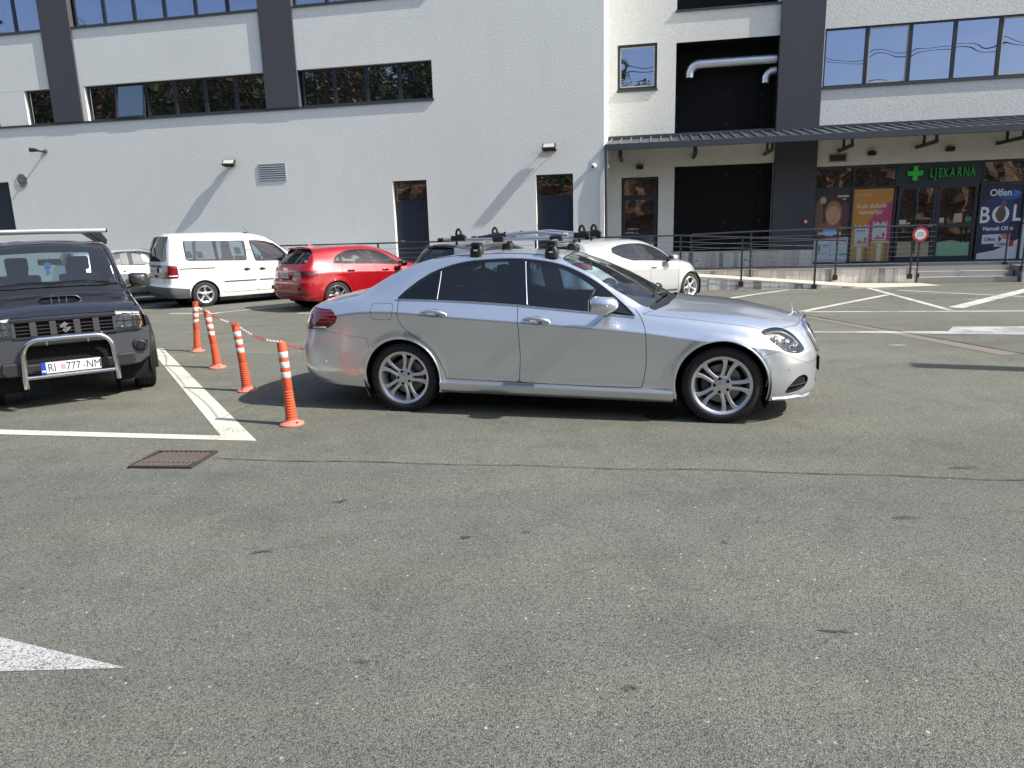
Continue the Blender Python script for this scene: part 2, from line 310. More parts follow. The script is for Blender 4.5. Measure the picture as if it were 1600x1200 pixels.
for c, rx, ry, rz in [((8.58, 15.82), .17, .09, -.2), ((1.31, 2.63), .06, .018, -.12), ((-.62, 2.51), .035, .028, 0), ((3.0, 4.55), .09, .03, 0),
                      ((-1.1, 4.25), .05, .03, .3), ((2.2, 3.75), .09, .03, 0), ((-.28, 3.65), .04, .03, 0), ((.05, 3.7), .05, .02, .2), ((-1.35, 3.55), .07, .02, .3), ((1.1, 3.5), .03, .02, 0), ((.4, 2.3), .025, .02, 0), ((7.2, 14.9), .11, .05, 0)]:
    blob('dark_spot', c, rx*(.8 if rx < .1 else 1), ry*.7, rz, DARKST if rx < .1 else STAIN, rough=.7)
blob('round_manhole_cover', (1.31, 6.12), .15, .13, 0, pmat('manhole_iron', (.02, .02, .02), .7, var=.3, vscale=30), rough=.02, n=28)
blob('worn_white_mark', (5.2, 9.45), .10, .035, -.2, PWORN); blob('worn_white_mark', (9.6, 14.7), .16, .07, -.2, PWORN); blob('worn_white_mark', (10.9, 14.1), .3, .08, -.3, PWORN)
blob('worn_white_mark', (7.3, 18.1), .3, .07, -.2, PWORN); blob('worn_white_mark', (9.1, 17.6), .25, .08, -.2, PWORN)

# ================================================================== BUILDING  (its own frame: x along the facade, y into it)
FA = -.1968
STUCCO = stucco_mat('white_stucco', (.745, .755, .715), 22); STUCCO_R = stucco_mat('warm_shade_stucco', (.705, .70, .65), 22); DARKST_ = stucco_mat('anthracite_stucco', (.076, .078, .090), 60, .01, .04)  # right wall stucco warmed to imitate the warm shade under the canopy
BLACKP = pmat('black_facade_panel', (.0060, .0056, .0060), .75, spec=.2, var=.25, vscale=2, bump=.25, bscale=70, bdist=.003)
DOORP = pmat('dark_blue_door_steel', (.018, .028, .045), .42, var=.06)
bld = empty('commercial_building', (0, 0, 0), FA, 'large white and anthracite commercial building with strip windows and a canopied pharmacy front', 'building')
def wall_holes(name, mat, y, u0, u1, z0, z1, holes, depth, back=.0, seal=None):
    us = sorted({u0, u1, *[h[0] for h in holes], *[h[1] for h in holes]}); zs = sorted({z0, z1, *[h[2] for h in holes], *[h[3] for h in holes]})
    us = [u for u in us if u0 <= u <= u1]; zs = [z for z in zs if z0 <= z <= z1]; m = MB()
    for a, b in zip(us[:-1], us[1:]):
        for c, d in zip(zs[:-1], zs[1:]):
            cu, cz = (a+b)/2, (c+d)/2
            if any(h[0] < cu < h[1] and h[2] < cz < h[3] for h in holes): continue
            m.add([(a, y, c), (b, y, c), (b, y, d), (a, y, d)], [(0, 1, 2, 3)])
    for h in holes:
        a, b, c, d = max(h[0], u0), min(h[1], u1), max(h[2], z0), min(h[3], z1); D = h[4] if len(h) > 4 else depth
        m.add([(a, y, c), (a, y+D, c), (a, y+D, d), (a, y, d)], [(0, 1, 2, 3)]); m.add([(b, y, c), (b, y, d), (b, y+D, d), (b, y+D, c)], [(0, 1, 2, 3)])
        m.add([(a, y, d), (a, y+D, d), (b, y+D, d), (b, y, d)], [(0, 1, 2, 3)]); m.add([(a, y, c), (b, y, c), (b, y+D, c), (a, y+D, c)], [(0, 1, 2, 3)])
    me = bpy.data.meshes.new(name); me.from_pydata(m.v, [], m.f); me.materials.append(mat); return link(name, me, bld)
W_LOW = mirrorglass('window_glass', (.010, .013, .014), .25, .010, .7); W_SKY = mirrorglass('window_glass_upper', (.020, .024, .030), .40, .010, .9, (.70, .75, 1.0)); W_DOOR = mirrorglass('door_glass', (.008, .009, .010), .27, .004, 1.0)
def window(u0, u1, z0, z1, y, glass, fw=.045, name='window', tilt=0, parent=bld, inner=None):
    """frame of four bars with its pane as a sub-part"""
    m = MB(); t = .06
    m.box(u0, u0+fw, y, y+t, z0, z1).box(u1-fw, u1, y, y+t, z0, z1).box(u0+fw, u1-fw, y, y+t, z0, z0+fw).box(u0+fw, u1-fw, y, y+t, z1-fw, z1)
    fr = m.build(name, FRAME, parent)
    p = MB(); e = .004*random.uniform(-1, 1); e2 = .004*random.uniform(-1, 1)
    p.add([(u0+fw*.8, y+.03+e, z0+fw*.8), (u1-fw*.8, y+.03-e, z0+fw*.8), (u1-fw*.8, y+.03-e+e2, z1-fw*.8), (u0+fw*.8, y+.03+e+e2, z1-fw*.8)], [(0, 1, 2, 3)])
    pn = p.build('pane', glass, fr)
    if inner:
        q = MB(); w = .035; a, b, c, d = u0+fw, u1-fw, z0+fw, z1-fw; yy = y+.018
        q.box(a, a+w, yy, yy+.008, c, d).box(b-w, b, yy, yy+.008, c, d).box(a+w, b-w, yy, yy+.008, c, c+w).box(a+w, b-w, yy, yy+.008, d-w, d)
        q.build('protective_film_edge', inner, fr)
    if tilt:
        for o in (fr, pn):
            me = o.data
            for v in me.vertices:
                k = (v.co.z-z0); v.co.y -= math.sin(tilt)*(z1-v.co.z); v.co.z = z1-(z1-v.co.z)*math.cos(tilt)
    return fr
YL, YR = 21.0, 22.8
holesL = [(-25.0, -6.27, 5.46, 6.50, .16), (-25.0, -6.27, 8.24, 9.85, .16), (-7.66, -6.60, .41, 3.21, .24), (-3.32, -2.25, .41, 3.21, .24), (-23.0, -21.12, 2.0, 3.72, .3)]
wall_holes('left_wall', STUCCO, YL, -34, -1.37, 0, 12.5, holesL, .16)
m = MB(); m.add([(-1.37, YL, 0), (-1.37, YR, 0), (-1.37, YR, 12.5), (-1.37, YL, 12.5)], [(0, 1, 2, 3)])
m.add([(-34, YL, 0), (-34, YL+16, 0), (-34, YL+16, 12.5), (-34, YL, 12.5)], [(0, 1, 2, 3)]).add([(-34, YL, 12.5), (-1.37, YL, 12.5), (-1.37, YL+16, 12.5), (-34, YL+16, 12.5)], [(0, 1, 2, 3)])
m.add([(-1.37, YR, 12.5), (24, YR, 12.5), (24, YL+16, 12.5), (-1.37, YL+16, 12.5)], [(0, 1, 2, 3)]).add([(24, YR, 0), (24, YL+16, 0), (24, YL+16, 12.5), (24, YR, 12.5)], [(0, 1, 2, 3)])
me = bpy.data.meshes.new('return_wall'); me.from_pydata(m.v, [], m.f); me.materials.append(STUCCO); link('return_wall', me, bld)
# infill walls that cover the strip where the photo shows stucco between windows
def infill(u0, u1, z0, z1, y, t, mat=STUCCO): MB().box(u0, u1, y, y+t, z0, z1).build('wall_infill', mat, bld)
infill(-21.05, -19.96, 5.46, 6.50, YL+.002, .158); infill(-25, -22.9, 5.46, 6.5, YL+.002, .158)
holesR = [(-1.09, .06, 5.66, 6.91, .10), (.60, 3.46, 4.30, 6.86, .75), (.60, 3.46, 7.73, 10.2, .75), (.62, 3.47, .88, 3.42, .32), (-.96, .15, .41, 3.15, .14), (4.63, 11.4, .44, 3.23, .16), (4.66, 15.8, 5.39, 6.93, .10)]
wall_holes('right_wall', STUCCO_R, YR, -1.37, 24, 0, 12.5, holesR, .2)
for (u0, u1, z0, y) in [(-18.94, -17.87, 5.46, YL), (-11.49, -10.42, 5.46, YL)]:
    MB().box(u0, u1, y-.06, y+.15, z0, 12.6).build('pillar', DARKST_, bld)
MB().box(3.46, 4.62, YR-.12, YR+.1, .0, 12.6).build('pillar', DARKST_, bld)
# flashings / sills
for (u0, u1, z, y) in [(-34, -6.245, 5.40, YL), (-34, -18.96, 8.18, YL), (-17.85, -11.51, 8.18, YL), (-10.40, -6.245, 8.18, YL), (4.64, 15.9, 5.335, YR), (-1.11, .08, 5.60, YR), (.56, 3.45, 7.67, YR)]:
    MB().box(u0, u1, y-.044, y+.12, z, z+.055).build('window_sill', GREYSTEEL, bld)
# strip windows, left block
for u0, u1, n, z0, z1, gl in [(-19.95, -18.95, 1, 5.46, 6.5, W_LOW), (-17.72, -11.50, 6, 5.46, 6.5, W_LOW), (-10.34, -6.28, 4, 5.46, 6.5, W_LOW), (-22.9, -21.06, 2, 5.46, 6.5, W_LOW),
                              (-22.0, -18.95, 3, 8.24, 9.85, W_SKY), (-17.78, -11.50, 6, 8.24, 9.85, W_SKY), (-10.40, -6.28, 4, 8.24, 9.85, W_SKY)]:
    d = (u1-u0)/n
    for k in range(n): window(u0+k*d+.004, u0+(k+1)*d-.004, z0, z1, YL+.10, gl, .05, tilt=R_(9) if (n == 6 and k == 1 and z0 < 6) else 0)
    if n == 6 and z0 < 6: MB().box(u0+d, u0+2*d, YL+.16, YL+.19, z0, z1).build('room_darkness', VOID, bld)
MB().box(-18.0, -17.72, YL+.002, YL+.15, 5.46, 6.5).build('wall_infill', STUCCO, bld)
MB().box(-23.0, -21.12, YL+.25, YL+.3, 2.0, 3.72).build('dark_shutter', DOORP, bld)
# right block windows
window(-1.09, .06, 5.66, 6.91, YR+.02, W_SKY, .07, inner=pmat('film_edge', (.5, .46, .38), .6))
for k in range(10):
    window(4.66+k*1.112+.004, 4.66+(k+1)*1.112-.004, 5.39, 6.93, YR+.03, W_SKY, .045, inner=MATS['film_edge'] if k in (1, 4, 7) else None)
# recessed bays with black panels
def bay(u0, u1, z0, z1, y, cuts, zc):
    us = [u0]+cuts+[u1]
    for a, b in zip(us[:-1], us[1:]):
        p = MB().box(a+.006, b-.006, y, y+.03, z0, z1).build('cladding_panel', BLACKP, bld)
    for u in (u0+.06, (u0+u1)/2+.1, u1-.35):
        for z in zc:
            q = MB(); s_ = .04; t = .008
            q.box(u-s_, u+s_, y-.02, y-.001, z-s_, z-s_+t).box(u-s_, u+s_, y-.02, y-.001, z+s_-t, z+s_).box(u-s_, u-s_+t, y-.02, y-.001, z-s_+t, z+s_-t).box(u+s_-t, u+s_, y-.02, y-.001, z-s_+t, z+s_-t)
            q.build('anchor_plate', GREYSTEEL, bld)
bay(.60, 3.46, 4.30, 6.86, YR+.72, [3.05], (4.65, 5.45)); bay(.62, 3.47, .88, 3.42, YR+.28, [3.05], (3.15, 1.75)); bay(.60, 3.46, 7.73, 10.2, YR+.72, [3.05], (8.2, 9.2))
for a in ((.60, .604), (3.452, 3.456)):
    MB().box(a[0], a[1], YR+.02, YR+.72, 4.30, 6.86).build('reveal_panel', BLACKP, bld)
MB().box(.604, 3.452, YR+.02, YR+.72, 6.85, 6.856).build('reveal_panel', BLACKP, bld)
MB().box(.5, 3.6, YR+.80, YR+.85, 4.2, 10.3).box(.5, 3.5, YR+.36, YR+.40, .8, 3.5).build('bay_light_block', VOID, bld)  # black boards added to stop sky light showing through the panel seams
MB().box(4.62, 11.42, YR+.20, YR+.24, .3, 3.4).box(-1.1, .2, YR+.16, YR+.19, .3, 3.3).box(-1.2, .1, YR+.14, YR+.17, 5.5, 7).box(4.6, 15.9, YR+.14, YR+.17, 5.3, 7).box(-25, -6.2, YL+.20, YL+.23, 5.4, 6.6).box(-25, -6.2, YL+.20, YL+.23, 8.1, 9.9).box(-7.7, -6.5, YL+.26, YL+.28, .3, 3.3).box(-3.4, -2.2, YL+.26, YL+.28, .3, 3.3).build('light_leak_backing', VOID, bld)  # black boards added behind the openings to stop light leaking through
# ventilation ducts: things hung in the upper bay
bm_ = Matrix.Rotation(FA, 4, 'Z')
def Fp(u, y, z): return bm_ @ Vector((u, y, z))
def duct(pts, r, label, seams):
    root = empty('ventilation_duct', Fp(*pts[0]), FA, label, 'duct', 'galvanised ducts in the dark bay')
    o = Vector(pts[0]); P = [Vector(p)-o for p in pts]
    MB().tube(P, r, 24, cap=False).build('pipe', GALV, root, smooth=50)
    MB().tube([P[-2]+(P[-1]-P[-2])*.3, P[-1]-(P[-1]-P[-2])*.02], r*.93, 20, cap=True).build('dark_mouth', VOID, root, smooth=50)
    for i in seams:
        d = (P[min(i+1, len(P)-1)]-P[i-1]).normalized()
        MB().tube([P[i]-d*.012, P[i]+d*.012], r*1.06, 24, cap=False).build('seam_ring', GALV, root, smooth=50)
el = lambda cx, cz, R, y, a0, a1, n: [(cx+R*math.cos(a0+(a1-a0)*i/n), y, cz+R*math.sin(a0+(a1-a0)*i/n)) for i in range(n+1)]
yd = YR+.30
straight = [(3.44-(3.44-1.28)*i/10, yd, 6.30) for i in range(11)]
duct(straight+el(1.28, 6.02, .28, yd, math.pi/2, math.pi, 5)[1:]+[(1.0, yd, 5.93)], .125, 'long shiny ventilation duct running across the top of the dark bay', [1, 2, 3, 4, 5, 6, 7, 8, 9, 10, 11, 12, 13, 14, 15])
duct([(3.44, yd, 5.98), (3.38, yd, 5.98)]+el(3.38, 5.76, .22, yd, math.pi/2, math.pi, 5)[1:]+[(3.16, yd, 5.66)], .105, 'short shiny duct elbow at the right edge of the dark bay', [1, 2, 3, 4, 5, 6])
# canopy
can = MB(); u0, u1 = -1.35, 16
can.add([(u0, YR-.002, 4.27), (u1, YR-.002, 4.27), (u1, 21.0, 3.93), (u0, 21.0, 3.93), (u0, YR-.002, 4.22), (u1, YR-.002, 4.22), (u1, 21.0, 3.88), (u0, 21.0, 3.88)], [(0, 1, 2, 3), (7, 6, 5, 4), (0, 3, 7, 4), (1, 5, 6, 2), (0, 4, 5, 1), (3, 2, 6, 7)])
canopy = can.build('canopy', pmat('canopy_sheet_metal', (.085, .092, .105), .42, .5, var=.08), bld)
MB().box(u0, u1, 20.93, 20.998, 3.775, 3.945).build('gutter', GREYSTEEL, canopy, bevel=.01)
MB().box(u0, u1, YR-.06, YR-.004, 4.272, 4.36).build('wall_flashing', GREYSTEEL, canopy)
k = 0
while u0+.12+k*.285 < 15.9:
    u = u0+.12+k*.285; s_ = MB()
    s_.add([(u-.014, YR-.07, 4.262), (u+.014, YR-.07, 4.262), (u+.014, 21.01, 3.936), (u-.014, 21.01, 3.936), (u-.014, YR-.07, 4.305), (u+.014, YR-.07, 4.305), (u+.014, 21.01, 3.975), (u-.014, 21.01, 3.975)],
           [(0, 3, 2, 1), (4, 5, 6, 7), (0, 1, 5, 4), (1, 2, 6, 5), (2, 3, 7, 6), (3, 0, 4, 7)])
    s_.build('standing_seam', pmat('seam_metal', (.22, .23, .25), .4, .5), canopy); k += 1
for u in (-.95, 1.15, 3.17, 5.20, 7.26, 9.30, 11.35):
    b = MB().box(u-.035, u+.035, 21.25, YR-.003, 3.60, 3.69); b.box(u-.03, u+.03, 22.2, 22.26, 3.695, 4.06); b.box(u-.03, u+.03, 21.3, 21.36, 3.695, 3.90)
    b.build('bracket', pmat('bracket_steel', (.03, .03, .033), .5), canopy)
MB().tube([(-1.30, 20.97, 3.80), (-1.30, 20.93, 3.2), (-1.30, 20.93, .45)], .045, 12).build('downpipe', GREYSTEEL, bld, smooth=40)
# doors of the left block and the glazed door of the right block
def steel_door(u0, u1, y):
    m = MB(); fw = .05; z0, z1 = .41, 3.21
    m.box(u0, u0+fw, y, y+.07, z0, z1).box(u1-fw, u1, y, y+.07, z0, z1).box(u0+fw, u1-fw, y, y+.07, z1-fw, z1).box(u0+fw, u1-fw, y, y+.07, 2.56, 2.63)
    d = m.build('steel_door', FRAME, bld)
    MB().add([(u0+fw, y+.03, 2.63), (u1-fw, y+.03, 2.63), (u1-fw, y+.03, z1-fw), (u0+fw, y+.03, z1-fw)], [(0, 1, 2, 3)]).build('transom_pane', W_DOOR, d)
    MB().box(u0+fw+.004, u1-fw-.004, y+.01, y+.055, z0, 2.555).build('door_leaf', DOORP, d, bevel=.004)
    MB().box(u0+.13, u1-.13, y+.003, y+.012, 2.36, 2.372).box(u0+.13, u1-.13, y+.003, y+.012, 2.44, 2.452).build('panel_ridge', DOORP, d)
    h = MB(); h.tube([(u0+.12, y+.01, 1.45), (u0+.12, y-.04, 1.45), (u0+.25, y-.04, 1.45)], .011, 8); h.build('handle', ALU, d, smooth=40)
steel_door(-7.66, -6.60, YL+.15); steel_door(-3.32, -2.25, YL+.15)
def glazed_leaf(name, u0, u1, z0, z1, y, rail, parent=bld, fw=.085):
    m = MB(); m.box(u0, u0+fw, y, y+.06, z0, z1).box(u1-fw, u1, y, y+.06, z0, z1).box(u0+fw, u1-fw, y, y+.06, z1-fw, z1).box(u0+fw, u1-fw, y, y+.06, z0, z0+fw*1.4).box(u0+fw, u1-fw, y, y+.06, rail, rail+fw)
    d = m.build(name, FRAME, parent, bevel=.003)
    for a, b in ((z0+fw*1.4, rail), (rail+fw, z1-fw)):
        MB().add([(u0+fw, y+.03, a), (u1-fw, y+.03, a), (u1-fw, y+.03, b), (u0+fw, y+.03, b)], [(0, 1, 2, 3)]).build('pane', W_DOOR, d)
    return d
d3 = glazed_leaf('glazed_door', -.93, .12, .42, 2.56, YR+.06, 1.35); window(-.93, .12, 2.57, 3.14, YR+.06, W_DOOR, .06)
# pharmacy front
fr = MB(); y = YR+.04
for u in (4.63, 5.655, 6.80, 9.03, 10.14, 11.3): fr.box(u, u+.055, y-.02, y+.08, .44, 3.23)
fr.box(4.685, 11.3, y-.019, y+.079, 3.17, 3.229).box(4.685, 6.80, y-.019, y+.079, 2.565, 2.625).box(9.085, 11.3, y-.019, y+.079, 2.565, 2.625).box(4.685, 11.3, y-.019, y+.079, .441, .49)
shop = fr.build('shopfront_frame', FRAME, bld)
for a, b in ((4.685, 5.655), (5.71, 6.80), (9.085, 10.14), (10.195, 11.3)):
    MB().add([(a, y+.03, 2.625), (b, y+.03, 2.625), (b, y+.03, 3.17), (a, y+.03, 3.17)], [(0, 1, 2, 3)]).build('transom_pane', W_DOOR, shop)
    MB().add([(a, y+.03, .49), (b, y+.03, .49), (b, y+.03, 2.565), (a, y+.03, 2.565)], [(0, 1, 2, 3)]).build('pane', W_DOOR, shop)
MB().box(6.86, 9.025, y-.01, y+.05, 2.70, 3.165).build('sign_panel', pmat('sign_panel_steel', (.022, .028, .036), .5), bld)
MB().box(6.86, 9.025, y-.005, y+.05, 2.60, 2.695).build('door_head', FRAME, bld)
ld = glazed_leaf('entrance_door', 6.90, 7.93, .49, 2.60, y, 1.42); rd = glazed_leaf('entrance_door', 7.94, 8.99, .49, 2.60, y, 1.42)
MB().tube([(7.85, y, 1.46), (7.85, y-.07, 1.46), (7.72, y-.07, 1.46)], .014, 8).build('handle', ALU, ld, smooth=40)
for u, zz in ((6.885, 2.3), (6.885, 1.6), (6.885, .8), (8.995, 2.3), (8.995, 1.6), (8.995, .8)):
    MB().box(u-.012, u+.012, y-.03, y-.001, zz-.07, zz+.07).build('hinge', BLK, ld if u < 8 else rd)
TF = Matrix(((1, 0, 0, 0), (0, 0, -1, 0), (0, 1, 0, 0), (0, 0, 0, 1)))
def tf(u, z, y, rot=0): return Matrix.Translation((u, y, z)) @ TF @ Matrix.Rotation(rot, 4, 'Z')
GRN = pmat('pharmacy_green', (.04, .55, .06), .5); GRND = pmat('pharmacy_green_dark', (.02, .30, .04), .5)
sg = empty('pharmacy_sign', Fp(6.86, YR, 2.7), FA, 'green cross and raised green letters reading LJEKARNA above the shop entrance', 'sign')
cr = [(-.06, -.2), (.06, -.2), (.06, -.065), (.2, -.065), (.2, .065), (.06, .065), (.06, .2), (-.06, .2), (-.06, .065), (-.2, .065), (-.2, -.065), (-.06, -.065)]
MB().prism(cr, lambda a, b, d: (.42+a, .03-d, .24+b), .0, .08).build('cross', GRN, sg, bevel=.004)
uu = .80
for chh in 'LJEKARNA':
    o = text('letter', chh, .34, GRND, sg, tf(uu, .115, -.03), .022, .60, .009, shear=.0)
    w = max(v.co.x for v in o.data.vertices)-min(v.co.x for v in o.data.vertices); uu += w+.032
# posters
def poster(name, label, u0, u1, z0, z1, yy, bgc):
    r = empty(name, Fp(u0, yy, z0), FA, label, 'poster'); W, H = u1-u0, z1-z0
    MB().box(0, W, 0, .004, 0, H).build('sheet', pmat('print_'+name, bgc, .45), r); return r, W, H
def shape(r, pts, mat, lv, name='printed_shape'):
    yy = -.0012*lv; return MB().add([(a, yy, b) for a, b in pts], [tuple(range(len(pts)))]).build(name, mat, r)
def ell(cx, cz, rx, rz, n=28, a0=0, a1=2*math.pi): return [(cx+rx*math.cos(a0+(a1-a0)*i/n), cz+rz*math.sin(a0+(a1-a0)*i/n)) for i in range(n if a1-a0 > 6 else n+1)]
def ptext(r, s, x, z, size, mat, lv=6, sx=1., bold=0., align='LEFT', shear=0): return text('printed_word', s, size, mat, r, tf(x, z, -.0012*lv), 0, sx, bold, align, shear)
pm = lambda n, c: pmat('ink_'+n, c, .5)
yp = YR+.04+.012
r, W, H = poster('throat_remedy_poster', 'dark brown shop poster with a large round face above pale panels', 4.69, 5.65, .50, 2.56, yp, (.035, .022, .022))
for cx, cz, rx, rz, c in [(.1, 1.3, .12, .5, (.16, .09, .07)), (.8, 1.35, .14, .35, (.09, .04, .04)), (.48, 1.02, .42, .16, (.24, .08, .05)), (.2, 1.78, .09, .1, (.42, .30, .24))]: shape(r, ell(cx, cz, rx, rz), pm('b%g' % cx, c), 1+cx)
shape(r, ell(.5, 1.42, .235, .34), pm('hair', (.30, .13, .06)), 2.5); shape(r, ell(.5, 1.34, .20, .27), pm('skin', (.50, .25, .15)), 3.5)
for sx_ in (-1, 1): shape(r, ell(.5+sx_*.085, 1.38, .035, .022), pm('eyew', (.6, .58, .55)), 4); shape(r, ell(.5+sx_*.085, 1.38, .018, .02), BLKP, 4.5)
shape(r, ell(.5, 1.20, .05, .012), pm('lip', (.35, .10, .08)), 4)
shape(r, [(0, 0), (W, 0), (W, .72), (0, .66)], pm('panelblue', (.36, .42, .50)), 3.2); shape(r, ell(.42, .86, .2, .12), pm('sky', (.16, .38, .66)), 4)
ptext(r, 'Septolete', .58, 1.86, .09, WHITE, 6, .9, .002, shear=.2); ptext(r, 'duo', .72, 1.78, .07, WHITE, 6, .9, .001, shear=.2)
ptext(r, 'GRLOBOLJI KRAJ', .1, .80, .10, WHITE, 6, .85, .003, shear=.1); ptext(r, 'UZ LOKALNO DJELOVANJE', .08, .70, .075, pm('redt', (.45, .05, .08)), 6, .75, .002)
shape(r, [(.03, .05), (.46, .05), (.46, .62), (.03, .60)], pm('card', (.55, .58, .62)), 4); shape(r, [(.50, .05), (.94, .05), (.94, .62), (.50, .62)], pm('card', (.55, .58, .62)), 4)
shape(r, [(.14, .30), (.19, .30), (.19, .52), (.14, .52)], pm('bottle', (.10, .08, .10)), 5); shape(r, [(.25, .42), (.43, .44), (.43, .52), (.25, .50)], pm('sky', (0, 0, 0)), 5); shape(r, ell(.83, .22, .12, .035), pm('pill', (.06, .38, .14)), 5)
for k in range(6): shape(r, ell(.10+.05*k, .24+.02*(k % 2), .02, .013, 10), BLKP, 5)
for k in range(5): shape(r, [(.55, .53-k*.06), (.85-.04*(k % 2), .53-k*.06), (.85-.04*(k % 2), .535-k*.06), (.55, .535-k*.06)], pm('greyt', (.25, .27, .30)), 5)
r, W, H = poster('probiotic_poster', 'orange and pink shop poster with two white boxes on gold cylinders', 5.72, 6.79, .50, 2.56, yp, (.50, .22, .045))
shape(r, [(W, 0), (W, 1.72), (.86, 1.60), (.62, 1.38), (.45, 1.12), (.3, .6), (.25, 0)], pm('pink', (.42, .06, .13)), 1)
ptext(r, 'bio-kult', .07, 1.86, .13, pm('palegold', (.62, .42, .24)), 3, 1.0, .0); ptext(r, 'Kult dobrih', .10, 1.52, .185, pm('cream', (.70, .58, .50)), 3, .93, .002); ptext(r, 'bakterija!', .17, 1.35, .185, pm('cream', (0, 0, 0)), 3, .93, .002)
for bx, bz, bh in ((.09, .48, .62), (.57, .60, .58)):
    top = [(bx+.38, bz+bh), (bx+.34, bz+bh-.12), (bx+.28, bz+bh-.04), (bx+.20, bz+bh-.13), (bx+.12, bz+bh-.04), (bx+.05, bz+bh-.12), (bx, bz+bh)]
    shape(r, [(bx, bz), (bx+.38, bz)]+top, pm('box', (.52, .53, .54)), 3); ptext(r, 'bio-kult', bx+.04, bz+.38, .075, pm('teal', (.02, .12, .22)), 5, 1, .002)
    shape(r, [(bx+.02, bz+.03), (bx+.36, bz+.03), (bx+.30, bz+.12), (bx+.22, bz+.06), (bx+.15, bz+.15), (bx+.08, bz+.07)], pm('orange', (.48, .16, .05)) if bx < .3 else pm('pink2', (.45, .08, .12)), 4)
    shape(r, ell(bx+.30, bz+.16, .04, .05), pm('brn', (.22, .12, .05)), 5)
for bx, bt in ((.0, .46), (.54, .56)):
    w = .52; shape(r, [(bx, 0), (bx+w, 0), (bx+w, bt), (bx, bt)], pm('gold', (.42, .27, .10)), 4.2)
    shape(r, [(bx+.18, 0), (bx+.30, 0), (bx+.30, bt-.05), (bx+.18, bt-.05)], pm('goldl', (.62, .56, .40)), 5.2); shape(r, [(bx+.37, 0), (bx+.48, 0), (bx+.48, bt-.05), (bx+.37, bt-.05)], pm('goldd', (.26, .15, .05)), 5.2)
    shape(r, ell(bx+w/2, bt-.01, w/2, .035), pm('goldt', (.55, .42, .26)), 5.6)
r, W, H = poster('pain_relief_poster', 'dark blue shop poster with huge white letters BOL', 9.10, 10.13, .50, 2.56, yp, (.014, .018, .055))
shape(r, ell(.45, 1.2, .5, .55), pm('blue2', (.022, .038, .12)), 1); shape(r, ell(.7, 1.75, .28, .12), pm('blue3', (.02, .10, .32)), 1.3)
shape(r, [(.76, 1.72), (1.0, 1.82), (.76, 1.92), (.83, 1.82)], pm('blue4', (.04, .22, .62)), 2); ptext(r, 'Olfen', .18, 1.75, .26, WHITE, 4, .95, .005)
ptext(r, 'B', -.05, 1.02, .62, WHITE, 4, .85, .012); ptext(r, 'O', .28, 1.02, .64, WHITE, 4, .88, .014); ptext(r, 'L', .80, 1.06, .62, WHITE, 4, .8, .012)
for cx, cz, rx, rz, c in [(.52, 1.25, .12, .22, (.10, .07, .06)), (.50, 1.20, .08, .12, (.60, .28, .12)), (.56, 1.52, .075, .10, (.14, .09, .08)), (.55, 1.47, .05, .06, (.34, .22, .18))]: shape(r, ell(cx, cz, rx, rz), pm('f%g' % (cx+cz), c), 5+cz*.3)
ptext(r, 'Namaži Olfen', .10, .80, .15, WHITE, 4, .92, .003)
shape(r, [(0, 0), (W, 0), (W, .55), (.80, .42), (.45, .24), (0, .16)], pm('card2', (.60, .62, .66)), 2)
shape(r, [(.10, .42), (.82, .44), (.82, .70), (.10, .68)], pm('card3', (.58, .60, .66)), 3); ptext(r, 'Olfen', .15, .51, .13, pm('navy', (.02, .03, .12)), 5, 1, .003)
shape(r, [(.52, .46), (.62, .56), (.52, .66)], pm('navy', (0, 0, 0)), 4); shape(r, [(.55, .69), (.82, .70), (.82, .52), (.66, .55)], pm('redo', (.50, .16, .12)), 3.6)
shape(r, [(.42, .34), (.92, .35), (.92, .50), (.42, .49)], pm('box', (0, 0, 0)), 5.5); ptext(r, 'Olfen', .52, .38, .10, pm('navy', (0, 0, 0)), 7, 1, .002); shape(r, [(.80, .345), (.92, .35), (.92, .50), (.80, .498)], pm('red3', (.42, .02, .03)), 6.5)
r, W, H = poster('pale_blue_poster', 'pale blue poster cut by the right edge of the photo', 10.2, 11.28, .50, 2.56, yp, (.36, .45, .55))
shape(r, [(0, 0), (W, 0), (W, .9), (0, 1.1)], pm('card2', (0, 0, 0)), 1)
def sticker(label, u0, u1, z0, z1, c, d=0):
    o = MB().box(0, u1-u0, -.003, 0, 0, z1-z0).build('door_sticker', pmat('sticker_%g' % u0, c, .5), None); o.location = Fp(u0, YR+.066, z0); o.rotation_euler = (0, 0, FA); tag(o, label, 'sticker')
sticker('small white notice low on the left entrance door pane', 7.0, 7.17, 1.53, 1.66, (.55, .5, .5)); sticker('tiny white label right of the notice on the left entrance door', 7.19, 7.29, 1.53, 1.575, (.5, .5, .5))
sticker('orange and white notice on the right entrance door', 8.42, 8.64, 1.55, 1.80, (.42, .33, .25)); sticker('small grey notice at the left of the right entrance door', 8.05, 8.17, 1.56, 1.69, (.42, .45, .45))
sticker('green sticker on the right entrance door', 8.72, 8.88, 1.57, 1.70, (.03, .22, .10)); sticker('pale green poster at the foot of the right entrance door', 8.04, 8.88, .62, .98, (.20, .38, .24))
